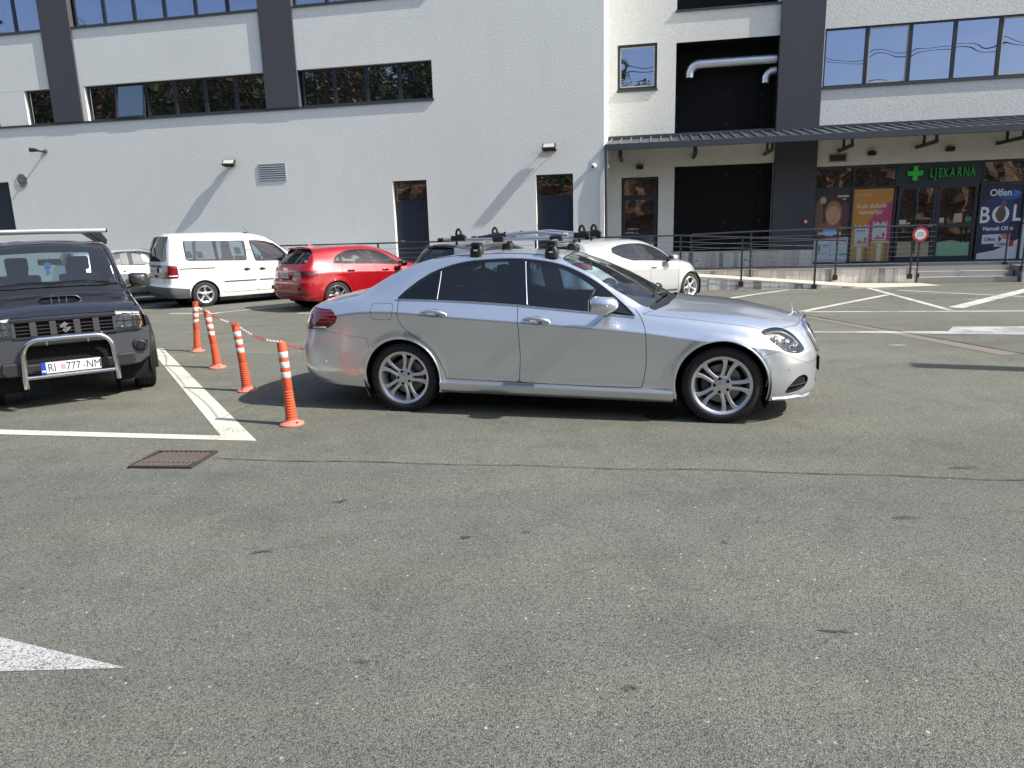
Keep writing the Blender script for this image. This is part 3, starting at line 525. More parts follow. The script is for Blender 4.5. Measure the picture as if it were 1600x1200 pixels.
# things fixed to the wall
for k, (u, z) in enumerate([(-.41, 3.43), (6.08, 3.53), (8.11, 3.55), (10.2, 3.55)]):
    o = MB().box(-.10, .10, -.15, 0, -.05, .05); o.box(-.085, .085, -.135, -.015, -.06, -.0502); o = o.build('wall_light', BLK, None, bevel=.004); o.location = Fp(u, YR, z); o.rotation_euler = (0, 0, FA)
    tag(o, ['small black wall light above the narrow glazed door', 'small black wall light above the orange poster', 'small black wall light above the green letters', 'small black wall light at the right edge above the blue poster'][k], 'wall light', 'black lights under the canopy')
def louvre(u0, u1, z0, z1, y, n, label, mat, fmat):
    r = empty('ventilation_grille', Fp(u0, y, z0), FA, label, 'vent'); W, H = u1-u0, z1-z0; fw = .035
    MB().box(0, W, -.02, .0, 0, fw).box(0, W, -.02, 0, H-fw, H).box(0, fw, -.02, 0, fw, H-fw).box(W-fw, W, -.02, 0, fw, H-fw).build('frame', fmat, r)
    MB().box(fw, W-fw, -.004, -.001, fw, H-fw).build('backing', VOID, r)
    for k in range(n):
        zc = fw+(k+.5)*(H-2*fw)/n; h = (H-2*fw)/n*.32
        MB().add([(fw, -.004, zc+h), (W-fw, -.004, zc+h), (W-fw, -.022, zc-h*.9), (fw, -.022, zc-h*.9), (fw, -.006, zc+h*.7), (W-fw, -.006, zc+h*.7), (W-fw, -.024, zc-h*1.2), (fw, -.024, zc-h*1.2)], [(0, 1, 2, 3), (7, 6, 5, 4), (0, 3, 7, 4), (1, 5, 6, 2), (3, 2, 6, 7), (0, 4, 5, 1)]).build('slat', mat, r)
LG = pmat('grille_aluminium', (.42, .43, .43), .5, .3); BG = pmat('grille_beige', (.34, .32, .27), .6)
louvre(-11.98, -11.06, 3.36, 3.88, YL, 7, 'rectangular grey louvre vent high on the white wall', LG, LG); louvre(4.95, 5.45, 3.33, 3.58, YR, 7, 'beige louvre vent under the canopy beside the dark pillar', BG, BG)
r = empty('round_ventilation_grille', Fp(-20.56, YL, 3.74), FA, 'round grey louvre vent at the far left of the white wall', 'vent')
MB().lathe([(.215, 0), (.225, -.02), (.20, -.025), (.19, -.01)], 36, ax=(0, 1, 0)).build('frame', LG, r, smooth=40); MB().lathe([(0.001, -.003), (.2, -.003)], 36, ax=(0, 1, 0)).build('backing', VOID, r)
for k in range(9):
    z = -.165+k*.041; w = math.sqrt(max(0, .19**2-z*z)); MB().box(-w, w, -.022, -.006, z-.009, z+.009).build('slat', LG, r)
r_ = MB().box(-.06, .06, -.05, 0, -.07, .07).build('fire_alarm_box', pmat('alarm_red', (.5, .03, .03), .5), None, bevel=.008); r_.location = Fp(4.39, YR-.12, 1.69); r_.rotation_euler = (0, 0, FA); tag(r_, 'small red alarm box on the dark pillar beside the shop', 'alarm box')
o = MB().box(-.03, .03, -.056, -.051, -.03, .03).build('button_plate', WHITE, r_)
def floodlight(u, z, label, yawl):
    r = empty('floodlight', Fp(u, YL, z), FA, label, 'floodlight', 'floodlights on the white wall')
    A = Matrix.Rotation(yawl, 4, 'Z')
    P = lambda x, y_, z_: tuple(A @ Vector((x, y_, z_)))
    arm = MB(); arm.tube([P(-.16, 0, -.05), P(-.16, -.15, -.02)], .010, 8); arm.tube([P(.16, 0, -.05), P(.16, -.15, -.02)], .010, 8); arm.obox(P(0, -.012, -.05), P(.19, 0, 0), P(0, .012, 0), (0, 0, .03)); arm.build('arm', BLK, r)
    t = R_(38); dz = Vector((0, math.cos(t), math.sin(t))); nn = Vector((0, -math.sin(t), math.cos(t)))
    c = Vector((0, -.20, .03))
    b = MB(); b.obox(P(*c), P(.19, 0, 0), P(*(dz*.12)), P(*(nn*.03))); b.obox(P(*(c-nn*.045)), P(.15, 0, 0), P(*(dz*.10)), P(*(nn*.012))); b.build('housing', BLK, r, bevel=.006)
    MB().obox(P(*(c+nn*.0365)), P(.155, 0, 0), P(*(dz*.09)), P(*(nn*.003))).build('lens', pmat('floodlight_glass', (.42, .42, .38), .15, coat=1), r)
floodlight(-2.9, 3.92, 'black floodlight above and left of the right steel door', 0); floodlight(-12.9, 3.92, 'black floodlight beside the rectangular grey vent', R_(14))
r = empty('spotlight', Fp(-19.5, YL, 4.6), FA, 'small black spotlight above the round vent', 'spotlight')
MB().lathe([(0.001, -.02), (.07, -.02), (.075, 0), (.075, .02)], 20, ax=(0, -1, 0)).build('wall_base', BLK, r, smooth=40); MB().tube([(0, 0, 0), (-.03, -.16, .0), (-.05, -.30, .02)], [.03, .028, .03], 12).build('arm', BLK, r, smooth=40)
MB().lathe([(0.001, 0), (.045, 0), (.06, .1), (.068, .22), (.06, .22), (.05, .1)], 20, o=(0, -.32, .02), ax=(-.9, -.4, .05)).build('head', BLK, r, smooth=40)
def dome(u, y, z, ax, label):
    r = empty('dome_camera', Fp(u, y, z), FA, label, 'camera', 'white dome cameras at the corner')
    wm = pmat('camera_white', (.75, .75, .73), .35)
    MB().lathe([(.07, 0), (.075, .03), (.075, .07), (.062, .105), (.035, .128), (.001, .135)], 24, ax=ax).build('housing', wm, r, smooth=40)
    MB().lathe([(0.001, .035), (.02, .033), (.034, .02), (.036, 0)], 16, o=Vector(ax)*.1+Vector((-.02, 0, -.02)), ax=(Vector(ax)+Vector((-.5, 0, -.3)))).build('lens', BLKG, r, smooth=40)
dome(-1.65, YL, 3.38, (0, -1, 0), 'white dome camera on the wall left of the downpipe'); dome(-1.37, YL+.25, 3.38, (1, 0, 0), 'white dome camera round the corner right of the downpipe')
# ================================================================== WALKWAYS, RAMP, STEPS, CLADDING
CONC = pmat('concrete', (.36, .34, .31), .9, var=.12, vscale=5, bump=.3, bscale=40, bdist=.004); CONCT = pmat('concrete_top', (.50, .46, .38), .9, var=.10, vscale=4, bump=.2, bscale=60, bdist=.003)
PAV = pmat('grey_paving', (.25, .235, .215), .85, var=.12, vscale=3)
def plankmat(i):
    b = [(.62, .58, .51), (.50, .47, .42), (.70, .66, .58), (.29, .275, .255), (.58, .53, .45)][i]; n = 'board_marked_concrete_%d' % i
    if n in MATS: return MATS[n]
    m = pmat(n, b, .9); nt = m.node_tree; p = nt.nodes['Principled BSDF']; tc = nt.nodes.new('ShaderNodeTexCoord'); mp = nt.nodes.new('ShaderNodeMapping'); mp.inputs['Scale'].default_value = (60, 60, 3)
    nz = nt.nodes.new('ShaderNodeTexNoise'); nz.inputs['Scale'].default_value = 1; nz.inputs['Detail'].default_value = 6; nt.links.new(tc.outputs['Object'], mp.inputs[0]); nt.links.new(mp.outputs[0], nz.inputs['Vector'])
    r = nt.nodes.new('ShaderNodeValToRGB'); r.color_ramp.elements[0].position = .3; r.color_ramp.elements[0].color = (*[c*.78 for c in b], 1); r.color_ramp.elements[1].position = .7; r.color_ramp.elements[1].color = (*[min(1, c*1.22) for c in b], 1)
    nt.links.new(nz.outputs['Fac'], r.inputs[0]); nt.links.new(r.outputs[0], p.inputs['Base Color'])
    bp = nt.nodes.new('ShaderNodeBump'); bp.inputs['Distance'].default_value = .004; bp.inputs['Strength'].default_value = .6; nt.links.new(nz.outputs['Fac'], bp.inputs['Height']); nt.links.new(bp.outputs[0], p.inputs['Normal'])
    return m
rs = random.Random(3)
def planks(parent, u0, u1, y, zb, zt_, w=.19):
    u = u0
    while u < u1-.03:
        ww = min(w*rs.choice([.6, 1, 1, 1.1, .8]), u1-u); a, b = u+.003, u+ww-.003; pr = rs.uniform(.008, .02)
        m = MB(); m.add([(a, y-pr, zb), (b, y-pr, zb), (b, y, zb), (a, y, zb), (a, y-pr, zt_(a)), (b, y-pr, zt_(b)), (b, y, zt_(b)), (a, y, zt_(a))], [(0, 3, 2, 1), (4, 5, 6, 7), (0, 1, 5, 4), (1, 2, 6, 5), (2, 3, 7, 6), (3, 0, 4, 7)])
        m.build('plank', plankmat(rs.choice([0, 0, 1, 2, 2, 3, 4])), parent); u += ww
def S_(name, mb, mat, **k):
    o = mb.build(name, mat, None, **k); o.rotation_euler = (0, 0, FA); return tag(o, None, None, kind='structure')
rz = lambda u: max(.012, .385-(u-.70)*.385/4.75)
wl = S_('raised_walkway', MB().box(-30, .70, 19.44, 20.998, 0, .40), PAV)
up = S_('upper_walkway', MB().box(.70, 6.90, 20.84, 22.798, 0, .405).box(.702, 1.6, 20.2, 20.838, 0, .30), PAV)
S_('walkway_edge', MB().box(.71, 6.90, 20.80, 20.95, .407, .432), CONCT); S_('walkway_edge', MB().box(-30, .70, 19.40, 19.52, .402, .43), CONCT)
rp = MB(); rp.add([(.70, 19.44, 0), (5.45, 19.44, 0), (5.45, 20.82, 0), (.70, 20.82, 0), (.70, 19.44, rz(.7)), (5.45, 19.44, .012), (5.45, 20.82, .012), (.70, 20.82, rz(.7))], [(4, 5, 6, 7), (0, 1, 5, 4), (1, 2, 6, 5), (2, 3, 7, 6), (3, 0, 4, 7)])
ramp = S_('access_ramp', rp, CONCT)
planks(ramp, .72, 4.9, 19.44, .0, lambda u: rz(u)-.012); planks(up, 1.0, 6.88, 20.84, 0, lambda u: .40)
S_('ramp_apron', MB().add([(5.0, 19.3, .006), (7.2, 19.9, .006), (7.0, 20.78, .006), (4.9, 20.78, .03)], [(0, 1, 2, 3)]), CONCT)
st = MB()
for k, (y0_, z1_) in enumerate([(20.86, .14), (21.16, .275)]):
    s_ = S_('entrance_step', MB().box(6.95, 9.35, y0_, 21.5, .0 if k == 0 else .14, z1_), CONC, bevel=.006)
    e_ = MB().box(6.952, 9.348, y0_+.0, y0_+.04, z1_+.001, z1_+.004).build('step_edge', CONCT, s_)
S_('entrance_landing', MB().box(6.90, 9.40, 21.46, 22.798, 0, .41), CONCT); 
rw = S_('right_walkway', MB().box(9.40, 24, 20.84, 22.798, 0, .41), PAV); planks(rw, 9.42, 13, 20.84, 0, lambda u: .40); S_('walkway_edge', MB().box(9.40, 24, 20.80, 20.95, .411, .432), CONCT)
pl = empty('plinth_wall', Fp(0, 0, 0), FA, 'board marked concrete plinth under the lower black panels', 'wall')
MB().box(.62, 4.66, YR-.135, YR-.004, .40, .865).build('core', CONC, pl); planks(pl, .62, 4.66, YR-.136, .41, lambda u: .86)
for u in (1.32, 2.75): MB().lathe([(.001, 0), (.022, 0)], 12, o=(u, YR-.159, .62), ax=(0, -1, 0)).build('drain_hole', VOID, pl)
# railings
RAIL = pmat('railing_steel', (.06, .066, .078), .38, .6); CABLE = pmat('railing_cable', (.36, .37, .39), .3, .9); RUST = pmat('rust', (.25, .10, .03), .9, var=.4, vscale=40)
def railing(pts, posts, base, label, ncab=6, name='railing'):
    """pts: list of (u,y,z) of the handrail; posts: list of (u,y)"""
    r = empty(name, Fp(0, 0, 0), FA, label, 'railing')
    def zr_(u, y):
        for a, b in zip(pts[:-1], pts[1:]):
            if min(a[0], b[0])-1e-6 <= u <= max(a[0], b[0])+1e-6 and abs(a[0]-b[0]) > 1e-6: return a[2]+(b[2]-a[2])*(u-a[0])/(b[0]-a[0])
        return pts[-1][2]
    MB().tube(pts, .021, 10).build('handrail', RAIL, r, smooth=40)
    for (u, y) in posts:
        zt_ = zr_(u, y)-.015; zb_ = base(u); MB().box(u-.022, u+.022, y-.012, y+.012, zb_, zt_).build('post', RAIL, r)
        MB().box(u-.06, u+.06, y-.035, y+.035, zb_-.10, zb_+.03).build('post_foot', BLK, r, bevel=.004)
    for k in range(ncab):
        MB().tube([(p[0], p[1], p[2]-.16-.125*k) for p in pts], .0045, 6).build('cable', CABLE, r)
    return r
railing([(-11.2, 19.36, 1.42), (.70, 19.36, 1.42), (4.75, 19.36, 1.19)], [(u, 19.36) for u in (-11.1, -9.4, -7.6, -5.0, -3.1, -1.2, .72, 2.26, 4.05, 4.72)][:-1], lambda u: .30 if u < .7 else max(.08, rz(u)-.08), 'long dark railing with thin cables beside the lower ramp')
railing([(1.05, 20.76, 1.42), (2.6, 20.76, 1.46), (6.2, 20.76, 1.50), (7.25, 20.76, 1.50)], [(1.05, 20.76), (2.65, 20.76), (4.86, 20.76), (6.72, 20.76), (6.93, 20.9)], lambda u: .22, 'dark railing with thin cables along the upper walkway')
r = empty('step_handrail', Fp(0, 0, 0), FA, 'dark hoop handrail at the right end of the entrance steps', 'handrail')
MB().tube([(9.30, 21.55, .42), (9.30, 21.55, 1.42), (9.30, 21.47, 1.49), (9.42, 20.95, 1.49), (9.42, 20.87, 1.42), (9.42, 20.87, .36)], .021, 10).build('handrail', RAIL, r, smooth=40)
for u, y_, z_ in ((9.30, 21.55, .42), (9.42, 20.87, .36)): MB().box(u-.05, u+.05, y_-.04, y_+.04, z_-.08, z_+.05).build('post_foot', BLK, r)
railing([(9.55, 20.76, 1.49), (13, 20.76, 1.49)], [(9.6, 20.76), (11.6, 20.76)], lambda u: .30, 'short dark railing right of the entrance steps', 6)
r = empty('round_sign', Fp(6.86, 20.66, 1.28), FA, 'round white sign with a red ring on the railing before the doors', 'sign')
MB().lathe([(.001, .0), (.19, .0), (.19, .006), (.001, .006)], 36, ax=(0, -1, 0)).build('plate', pmat('sign_white', (.72, .71, .68), .5), r); MB().lathe([(.135, .0075), (.19, .0075)], 36, ax=(0, -1, 0)).build('red_ring', pmat('sign_red', (.52, .03, .04), .5), r)
for k, w in enumerate((.07, .09, .08)): MB().box(-w, w, -.0085, -.0078, .045-.045*k-.006, .045-.045*k+.006).build('print_line', pmat('sign_green_print', (.10, .30, .22), .6), r)
MB().tube([(0, .02, 0), (0, .08, 0)], .015, 8).build('clamp', BLK, r)
for u in (2.26, 4.86): MB().add([(u-.05, 19.41 if u < 3 else 20.81, .10), (u+.05, 19.41 if u < 3 else 20.81, .10), (u+.02, 19.41 if u < 3 else 20.81, .24), (u-.02, 19.41 if u < 3 else 20.81, .24)], [(0, 1, 2, 3)]).build('rust_stain', RUST, ramp if u < 3 else up)

# ================================================================== the bank and wood behind the photographer (seen in the glass)
ROCK = bpy.data.materials.new('cut_rock'); ROCK.use_nodes = True
nt = ROCK.node_tree; p = nt.nodes['Principled BSDF']; p.inputs['Roughness'].default_value = .95; tc = nt.nodes.new('ShaderNodeTexCoord')
n1 = nt.nodes.new('ShaderNodeTexNoise'); n1.inputs['Scale'].default_value = 5.5; n1.inputs['Detail'].default_value = 14; n1.inputs['Roughness'].default_value = .75; n1.inputs['Distortion'].default_value = 1.2; nt.links.new(tc.outputs['Object'], n1.inputs['Vector'])
r1 = nt.nodes.new('ShaderNodeValToRGB'); e = r1.color_ramp.elements; e[0].position = .34; e[0].color = (.010, .007, .005, 1); e[1].position = .70; e[1].color = (.46, .38, .31, 1); a = e.new(.47); a.color = (.085, .042, .024, 1); a = e.new(.58); a.color = (.22, .12, .07, 1)
nt.links.new(n1.outputs['Fac'], r1.inputs[0]); nt.links.new(r1.outputs[0], p.inputs['Base Color'])
def hgt(u): return 6.0+.8*math.sin(u*.11)+.5*math.sin(u*.37+1)
V = []; F = []; NU, NV = 300, 26
for i in range(NU+1):
    u = -85+150*i/NU; H = hgt(u)
    for j in range(NV+1):
        t = j/NV; z = H*min(1, t*1.35); y_ = -13.5-2.0*min(1, t*1.35)-max(0, t-.74)*60
        if t > .74: z = H+(t-.74)*14
        q = Vector((u*.5, y_*.5, z*.5)); d = noise.noise(q)*.9+noise.noise(q*2.7)*.5+abs(noise.noise(q*6))*.35
        if t < .04: d *= .2
        pnt = Fp(u+.3*noise.noise(q*3+Vector((5, 0, 0))), y_+d*(1 if t < .74 else .3), z+(.5*noise.noise(q*2) if t > .05 else -.05)); V.append(tuple(pnt))
F = [(i*(NV+1)+j, (i+1)*(NV+1)+j, (i+1)*(NV+1)+j+1, i*(NV+1)+j+1) for i in range(NU) for j in range(NV)]
me = bpy.data.meshes.new('rock_bank'); me.from_pydata(V, [], F); me.materials.append(ROCK); tag(link('rock_bank', me), None, None, kind='structure')
V = []; NU = 120
for i in range(NU+1):
    u = -90+150*i/NU; top = 20.5 if u < -18 else (20.5-(u+18)*.42 if u < 2 else 9.5)
    for j in range(9):
        t = j/8; V.append(tuple(Fp(u, -24-t*26+noise.noise(Vector((u*.2, t*4, 0)))*2, 5.0+(top-7)*min(1, t*1.6)+1.6*noise.noise(Vector((u*.35, t*3, 7))))))
me = bpy.data.meshes.new('wooded_hill'); me.from_pydata(V, [], [(i*9+j, (i+1)*9+j, (i+1)*9+j+1, i*9+j+1) for i in range(NU) for j in range(8)])
me.materials.append(pmat('undergrowth', (.045, .055, .022), .9, var=.5, vscale=1.2, bump=1, bscale=3, bdist=.3)); tag(link('wooded_hill', me), None, None, kind='structure')
def leafmat(n, c):
    m = pmat(n, c, .7, var=.35, vscale=1.5); m.node_tree.nodes['Principled BSDF'].inputs['Subsurface Weight'].default_value = 0; return m
LEAF = [leafmat('leaves_dark', (.035, .060, .018)), leafmat('leaves_olive', (.075, .095, .025)), leafmat('leaves_rust', (.13, .06, .02))]
rng = np.random.default_rng(5)
def wood(name, n, urange, kind):
    allV = []; mi = []
    for k in range(n):
        u = rng.uniform(*urange); front = rng.random()
        if kind == 'bush': y_ = -15.5-front*5; zb_ = hgt(u)+front*1.2; h = rng.uniform(.8, 2.2); rr = rng.uniform(.7, 1.5); N = 230; sz = .13
        else:
            y_ = -20-front*12; zb_ = hgt(u)+1+front*3; top = 21.5 if u < -18 else (21.5-(u+18)*.38 if u < 2 else 10.6+rng.uniform(-.7, .9)); h = max(1.8, top-zb_-front*2+rng.uniform(-2.6, .9)); rr = rng.uniform(1.4, 2.6) if u < 2 else 1.3; N = 1300; sz = .20
        c = rng.normal(size=(N, 3)); c /= np.linalg.norm(c, axis=1)[:, None]; rad = rng.uniform(.35, 1.0, N)**.5
        lump = 1+.35*np.sin(c[:, 0]*5+k)*np.cos(c[:, 2]*4+k*2)
        P = c*(rad*lump)[:, None]*np.array([rr, rr, h/2])+np.array([u, y_, zb_+h/2])
        a = rng.normal(size=(N, 3))*sz; b = rng.normal(size=(N, 3))*sz
        tri = np.stack([P-a*.5, P+a*.5, P+b*1.2], 1); allV.append(tri.reshape(-1, 3)); mi += [int(rng.choice([0, 0, 1, 1, 2] if kind == 'bush' else [0, 0, 0, 1, 2]))]*N
    W = np.concatenate(allV); rot = np.array(bm_.to_3x3()); W = W @ rot.T; nf = len(W)//3
    me = bpy.data.meshes.new(name); me.vertices.add(len(W)); me.vertices.foreach_set('co', W.ravel()); me.loops.add(len(W)); me.loops.foreach_set('vertex_index', np.arange(len(W)))
    me.polygons.add(nf); me.polygons.foreach_set('loop_start', np.arange(0, len(W), 3)); me.polygons.foreach_set('material_index', mi)
    for x in LEAF: me.materials.append(x)
    me.update(); me.validate(); tag(link(name, me), None, None, kind='stuff')
wood('hillside_bushes', 130, (-75, 55), 'bush'); wood('hillside_trees', 190, (-75, 45), 'tree')
# unseen lamp shape added outside the frame so its head throws the thin shadow on the right
r = empty('lamp_shadow_caster', (13.65, 4.75, 0), 0, 'unseen lamp shape added right of the car, its long head throwing a thin shadow', 'shadow caster')
MB().tube([(0, 0, 0), (0, 0, 3), (0, 0, 6.0)], [.09, .07, .05], 12).build('pole', GREYSTEEL, r, smooth=40); MB().tube([(0, 0, 5.9), (-.6, .25, 6.12), (-1.2, .5, 6.15)], .03, 10).build('arm', GREYSTEEL, r, smooth=40)
MB().obox((-1.95, .82, 6.15), (.92, -.36, 0), (.055, .14, 0), (0, 0, .05)).build('shadow_casting_head', GREYSTEEL, r, bevel=.02)
# ================================================================== STREET THINGS
# drain grate
WORN = pmat('worn_iron', (.15, .125, .11), .6, .3, var=.3, vscale=40); PIT = pmat('drain_pit', (.030, .016, .011), .95)
IRON = pmat('rusty_iron', (.062, .050, .044), .75, .4, var=.4, vscale=30, bump=.5, bscale=60, bdist=.002)
gr = empty('drain_grate', (-2.60, 5.22, 0), R_(-6), 'rusty iron drain grate set in the asphalt near the white triangle', 'drain grate')
gr.scale = (.86, .92, 1); MB().box(-.27, .27, -.20, .20, .001, .006).build('dark_pit', PIT, gr)
m = MB(); m.box(-.29, .29, -.215, -.185, .0, .018).box(-.29, .29, .185, .215, .0, .018).box(-.29, -.262, -.185, .185, 0, .018).box(.262, .29, -.185, .185, 0, .018); m.build('frame', IRON, gr)
MB().box(-.262, .262, -.085, -.060, .0065, .0165).build('cross_bar', WORN, gr)
for k in range(11):
    x = -.232+k*.0464; b = MB()
    b.add([(x-.007-.03, -.185, .0065), (x+.007-.03, -.185, .0065), (x+.007+.03, .185, .0065), (x-.007+.03, .185, .0065), (x-.007-.03, -.185, .016), (x+.007-.03, -.185, .016), (x+.007+.03, .185, .016), (x-.007+.03, .185, .016)], [(0, 3, 2, 1), (4, 5, 6, 7), (0, 1, 5, 4), (1, 2, 6, 5), (2, 3, 7, 6), (3, 0, 4, 7)])
    b.build('bar', WORN, gr)
# bollards
ORG = pmat('bollard_orange', (.56, .092, .036), .6, var=.16, vscale=14, rvar=.1); ORGF = pmat('bollard_faded_base', (.62, .19, .14), .75, var=.16, vscale=14); REFL = pmat('bollard_white_band', (.62, .62, .60), .45, var=.25, vscale=16)
def bollard(x, y, tx, ty, label, rot):
    """tx,ty: how far the top leans off the base"""
    r = empty('flexible_bollard', (x, y, 0), rot, label, 'bollard', 'orange bollards behind the silver saloon')
    H = .75; inv = Matrix.Rotation(-rot, 3, 'Z'); t = inv @ Vector((tx, ty, 0))
    def bend(o):
        for v in o.data.vertices:
            k = max(0, v.co.z)/H; k = k*k*.4+k*.6; v.co.x += t.x*k; v.co.y += t.y*k
        return o
    prof = [(.001, .0), (.105, .0), (.108, .010), (.100, .020), (.062, .034), (.052, .05)]
    bend(MB().lathe(prof, 36).build('base', ORGF, r, smooth=35))
    rib = [(.05, .045)]
    for k in range(11):
        z = .055+k*.0245; rr = .053-.0009*k; rib += [(rr, z), (rr, z+.009), (rr-.006, z+.014), (rr-.006, z+.021)]
    rib += [(.043, .33), (.041, .50), (.0405, .735), (.036, .748), (.001, .75)]
    bend(MB().lathe(rib, 32).build('post', ORG, r, smooth=35))
    for z in (.665, .575, .485): bend(MB().lathe([(.0412, z-.052), (.0418, z-.051), (.0415, z-.001), (.041, z)], 32).build('reflective_band', REFL, r, smooth=35))
    for a in (R_(200), R_(320), R_(80)):
        c = Vector((math.cos(a)*.08, math.sin(a)*.08, .024)); MB().lathe([(.001, .012), (.010, .012), (.012, .004), (.012, 0)], 6, o=c).build('bolt', IRON, r)
    return r
B = [(-1.985, 6.19, -.03, .01), (-2.925, 7.69, -.055, .0), (-3.85, 9.19, -.06, .0), (-4.74, 10.66, .055, .0)]
lb = ['orange bollard nearest the camera, a scuff on its middle white band', 'orange bollard second nearest the camera', 'orange bollard leaning left in front of the farthest one', 'farthest orange bollard, leaning right, below the white van wheel']
for (x, y_, tx, ty), l_, k in zip(B, lb, range(4)): bollard(x, y_, tx, ty, l_, k*.9)
bollard(-2.22, 10.7, 0, 0, 'orange bollard hidden behind the silver saloon at the chain end', .3)
# chain of red and white plastic links
ch = empty('plastic_chain', (B[3][0], B[3][1], .70), 0, 'red and white plastic chain slung over the orange bollards', 'chain')
CR = pmat('chain_red', (.55, .05, .04), .45); CW = pmat('chain_white', (.70, .70, .68), .45)
def tor(n=10, rl=.024, rw=.010, rt=.0034):
    m = MB(); P = []
    for i in range(14):
        t = 2*math.pi*i/14; P.append((rl*math.copysign(abs(math.cos(t))**.8, math.cos(t)), rw*math.copysign(abs(math.sin(t))**.8, math.sin(t)), 0))
    P.append(P[0]); return m.tube(P, rt, 5, cap=False)
LM = {}
for nm, mt in (('r', CR), ('w', CW)):
    o = tor().build('link', mt, None, smooth=60); LM[nm] = o.data; bpy.data.objects.remove(o)
tops = [Vector((x+tx, y_+ty, .752)) for x, y_, tx, ty in B][::-1]+[Vector((-2.22, 10.7, .75))]
path = []
for a, b, sag in zip(tops[:-1], tops[1:], (.05, .03, .05, .34)):
    n = 60
    for i in range(n): q = a.lerp(b, i/n); q.z -= sag*4*(i/n)*(1-i/n); path.append(q)
path.append(tops[-1]); acc = 0; last = path[0]; cnt = 0; base = Vector((B[3][0], B[3][1], .70))
for q in path[1:]:
    acc += (q-last).length
    if acc > .040:
        d = (q-last).normalized(); qq = d.to_track_quat('X', 'Z') @ __import__('mathutils').Quaternion((1, 0, 0), (math.pi/2 if cnt % 2 else 0)+.5)
        o = bpy.data.objects.new('link', LM['r' if (cnt//9) % 2 == 0 else 'w']); COL.objects.link(o); o.parent = ch; o.location = q-base; o.rotation_mode = 'QUATERNION'; o.rotation_quaternion = qq; acc = 0; cnt += 1
    last = q
# ================================================================== VEHICLES
# Body shells are swept from station tables; panels (doors, glass, lamps) are cut out of the shell along real outlines.
def pchip(xs, ys, x):
    xs = np.asarray(xs, float); ys = np.asarray(ys, float); h = np.diff(xs); d = np.diff(ys, axis=0)/h[:, None]
    m = np.zeros_like(ys); w1 = (2*h[1:]+h[:-1])[:, None]; w2 = (h[1:]+2*h[:-1])[:, None]
    with np.errstate(divide='ignore', invalid='ignore'): hm = (w1+w2)/(w1/d[:-1]+w2/d[1:])
    m[1:-1] = np.where(d[:-1]*d[1:] > 0, hm, 0); m[0] = d[0]; m[-1] = d[-1]
    i = np.clip(np.searchsorted(xs, x)-1, 0, len(xs)-2); t = ((x-xs[i])/h[i])[:, None]; H = h[i][:, None]
    return (2*t**3-3*t**2+1)*ys[i]+(t**3-2*t**2+t)*H*m[i]+(-2*t**3+3*t**2)*ys[i+1]+(t**3-t**2)*H*m[i+1]
def sstep(t): t = np.clip(t, 0, 1); return t*t*(3-2*t)
def hermite(P, counts):
    """P: (k,nc,2) control rows -> list of (rows,nc,2), parameter"""
    k = len(P); D = np.linalg.norm(np.diff(P, axis=0), axis=2)+1e-4; T = np.zeros_like(P)
    s = np.diff(P, axis=0)/D[..., None]
    for i in range(k):
        if i == 0: T[i] = s[0]
        elif i == k-1: T[i] = s[-1]
        else: T[i] = (s[i-1]*D[i][..., None]+s[i]*D[i-1][..., None])/(D[i]+D[i-1])[..., None]
    out = []; par = []
    for i in range(k-1):
        n = counts[i]
        for j in range(n+(1 if i == k-2 else 0)):
            t = j/n; d = D[i][..., None]
            out.append((2*t**3-3*t**2+1)*P[i]+(t**3-2*t**2+t)*d*T[i]+(-2*t**3+3*t**2)*P[i+1]+(t**3-t**2)*d*T[i+1]); par.append(i+t)
    return out, par
def polysdf(px, py, poly):
    P = np.asarray(poly, float); d = np.full(px.shape, 1e9); ins = np.zeros(px.shape, bool); n = len(P)
    for i in range(n):
        a = P[i]; b = P[(i+1) % n]; ex, ey = b-a; wx, wy = px-a[0], py-a[1]
        t = np.clip((wx*ex+wy*ey)/(ex*ex+ey*ey+1e-12), 0, 1); d = np.minimum(d, (wx-ex*t)**2+(wy-ey*t)**2)
        c = ((a[1] <= py) & (b[1] > py)) | ((b[1] <= py) & (a[1] > py))
        with np.errstate(divide='ignore', invalid='ignore'): xi = a[0]+(py-a[1])*ex/(ey if ey else 1e-12)
        ins ^= c & (px < xi)
    d = np.sqrt(d); return np.where(ins, -d, d)
def spl(pts, n=6, closed=False):
    """smooth a 2D outline"""
    P = [np.array(p, float) for p in pts]; k = len(P); out = []
    for i in range(k if closed else k-1):
        p0 = P[(i-1) % k] if closed or i > 0 else P[0]; p1 = P[i]; p2 = P[(i+1) % k]; p3 = P[(i+2) % k] if closed or i+2 < k else P[-1]
        for j in range(n):
            t = j/n; out.append(tuple(.5*((2*p1)+(-p0+p2)*t+(2*p0-5*p1+4*p2-p3)*t*t+(-p0+3*p1-3*p2+p3)*t**3)))
    if not closed: out.append(tuple(P[-1]))
    return out
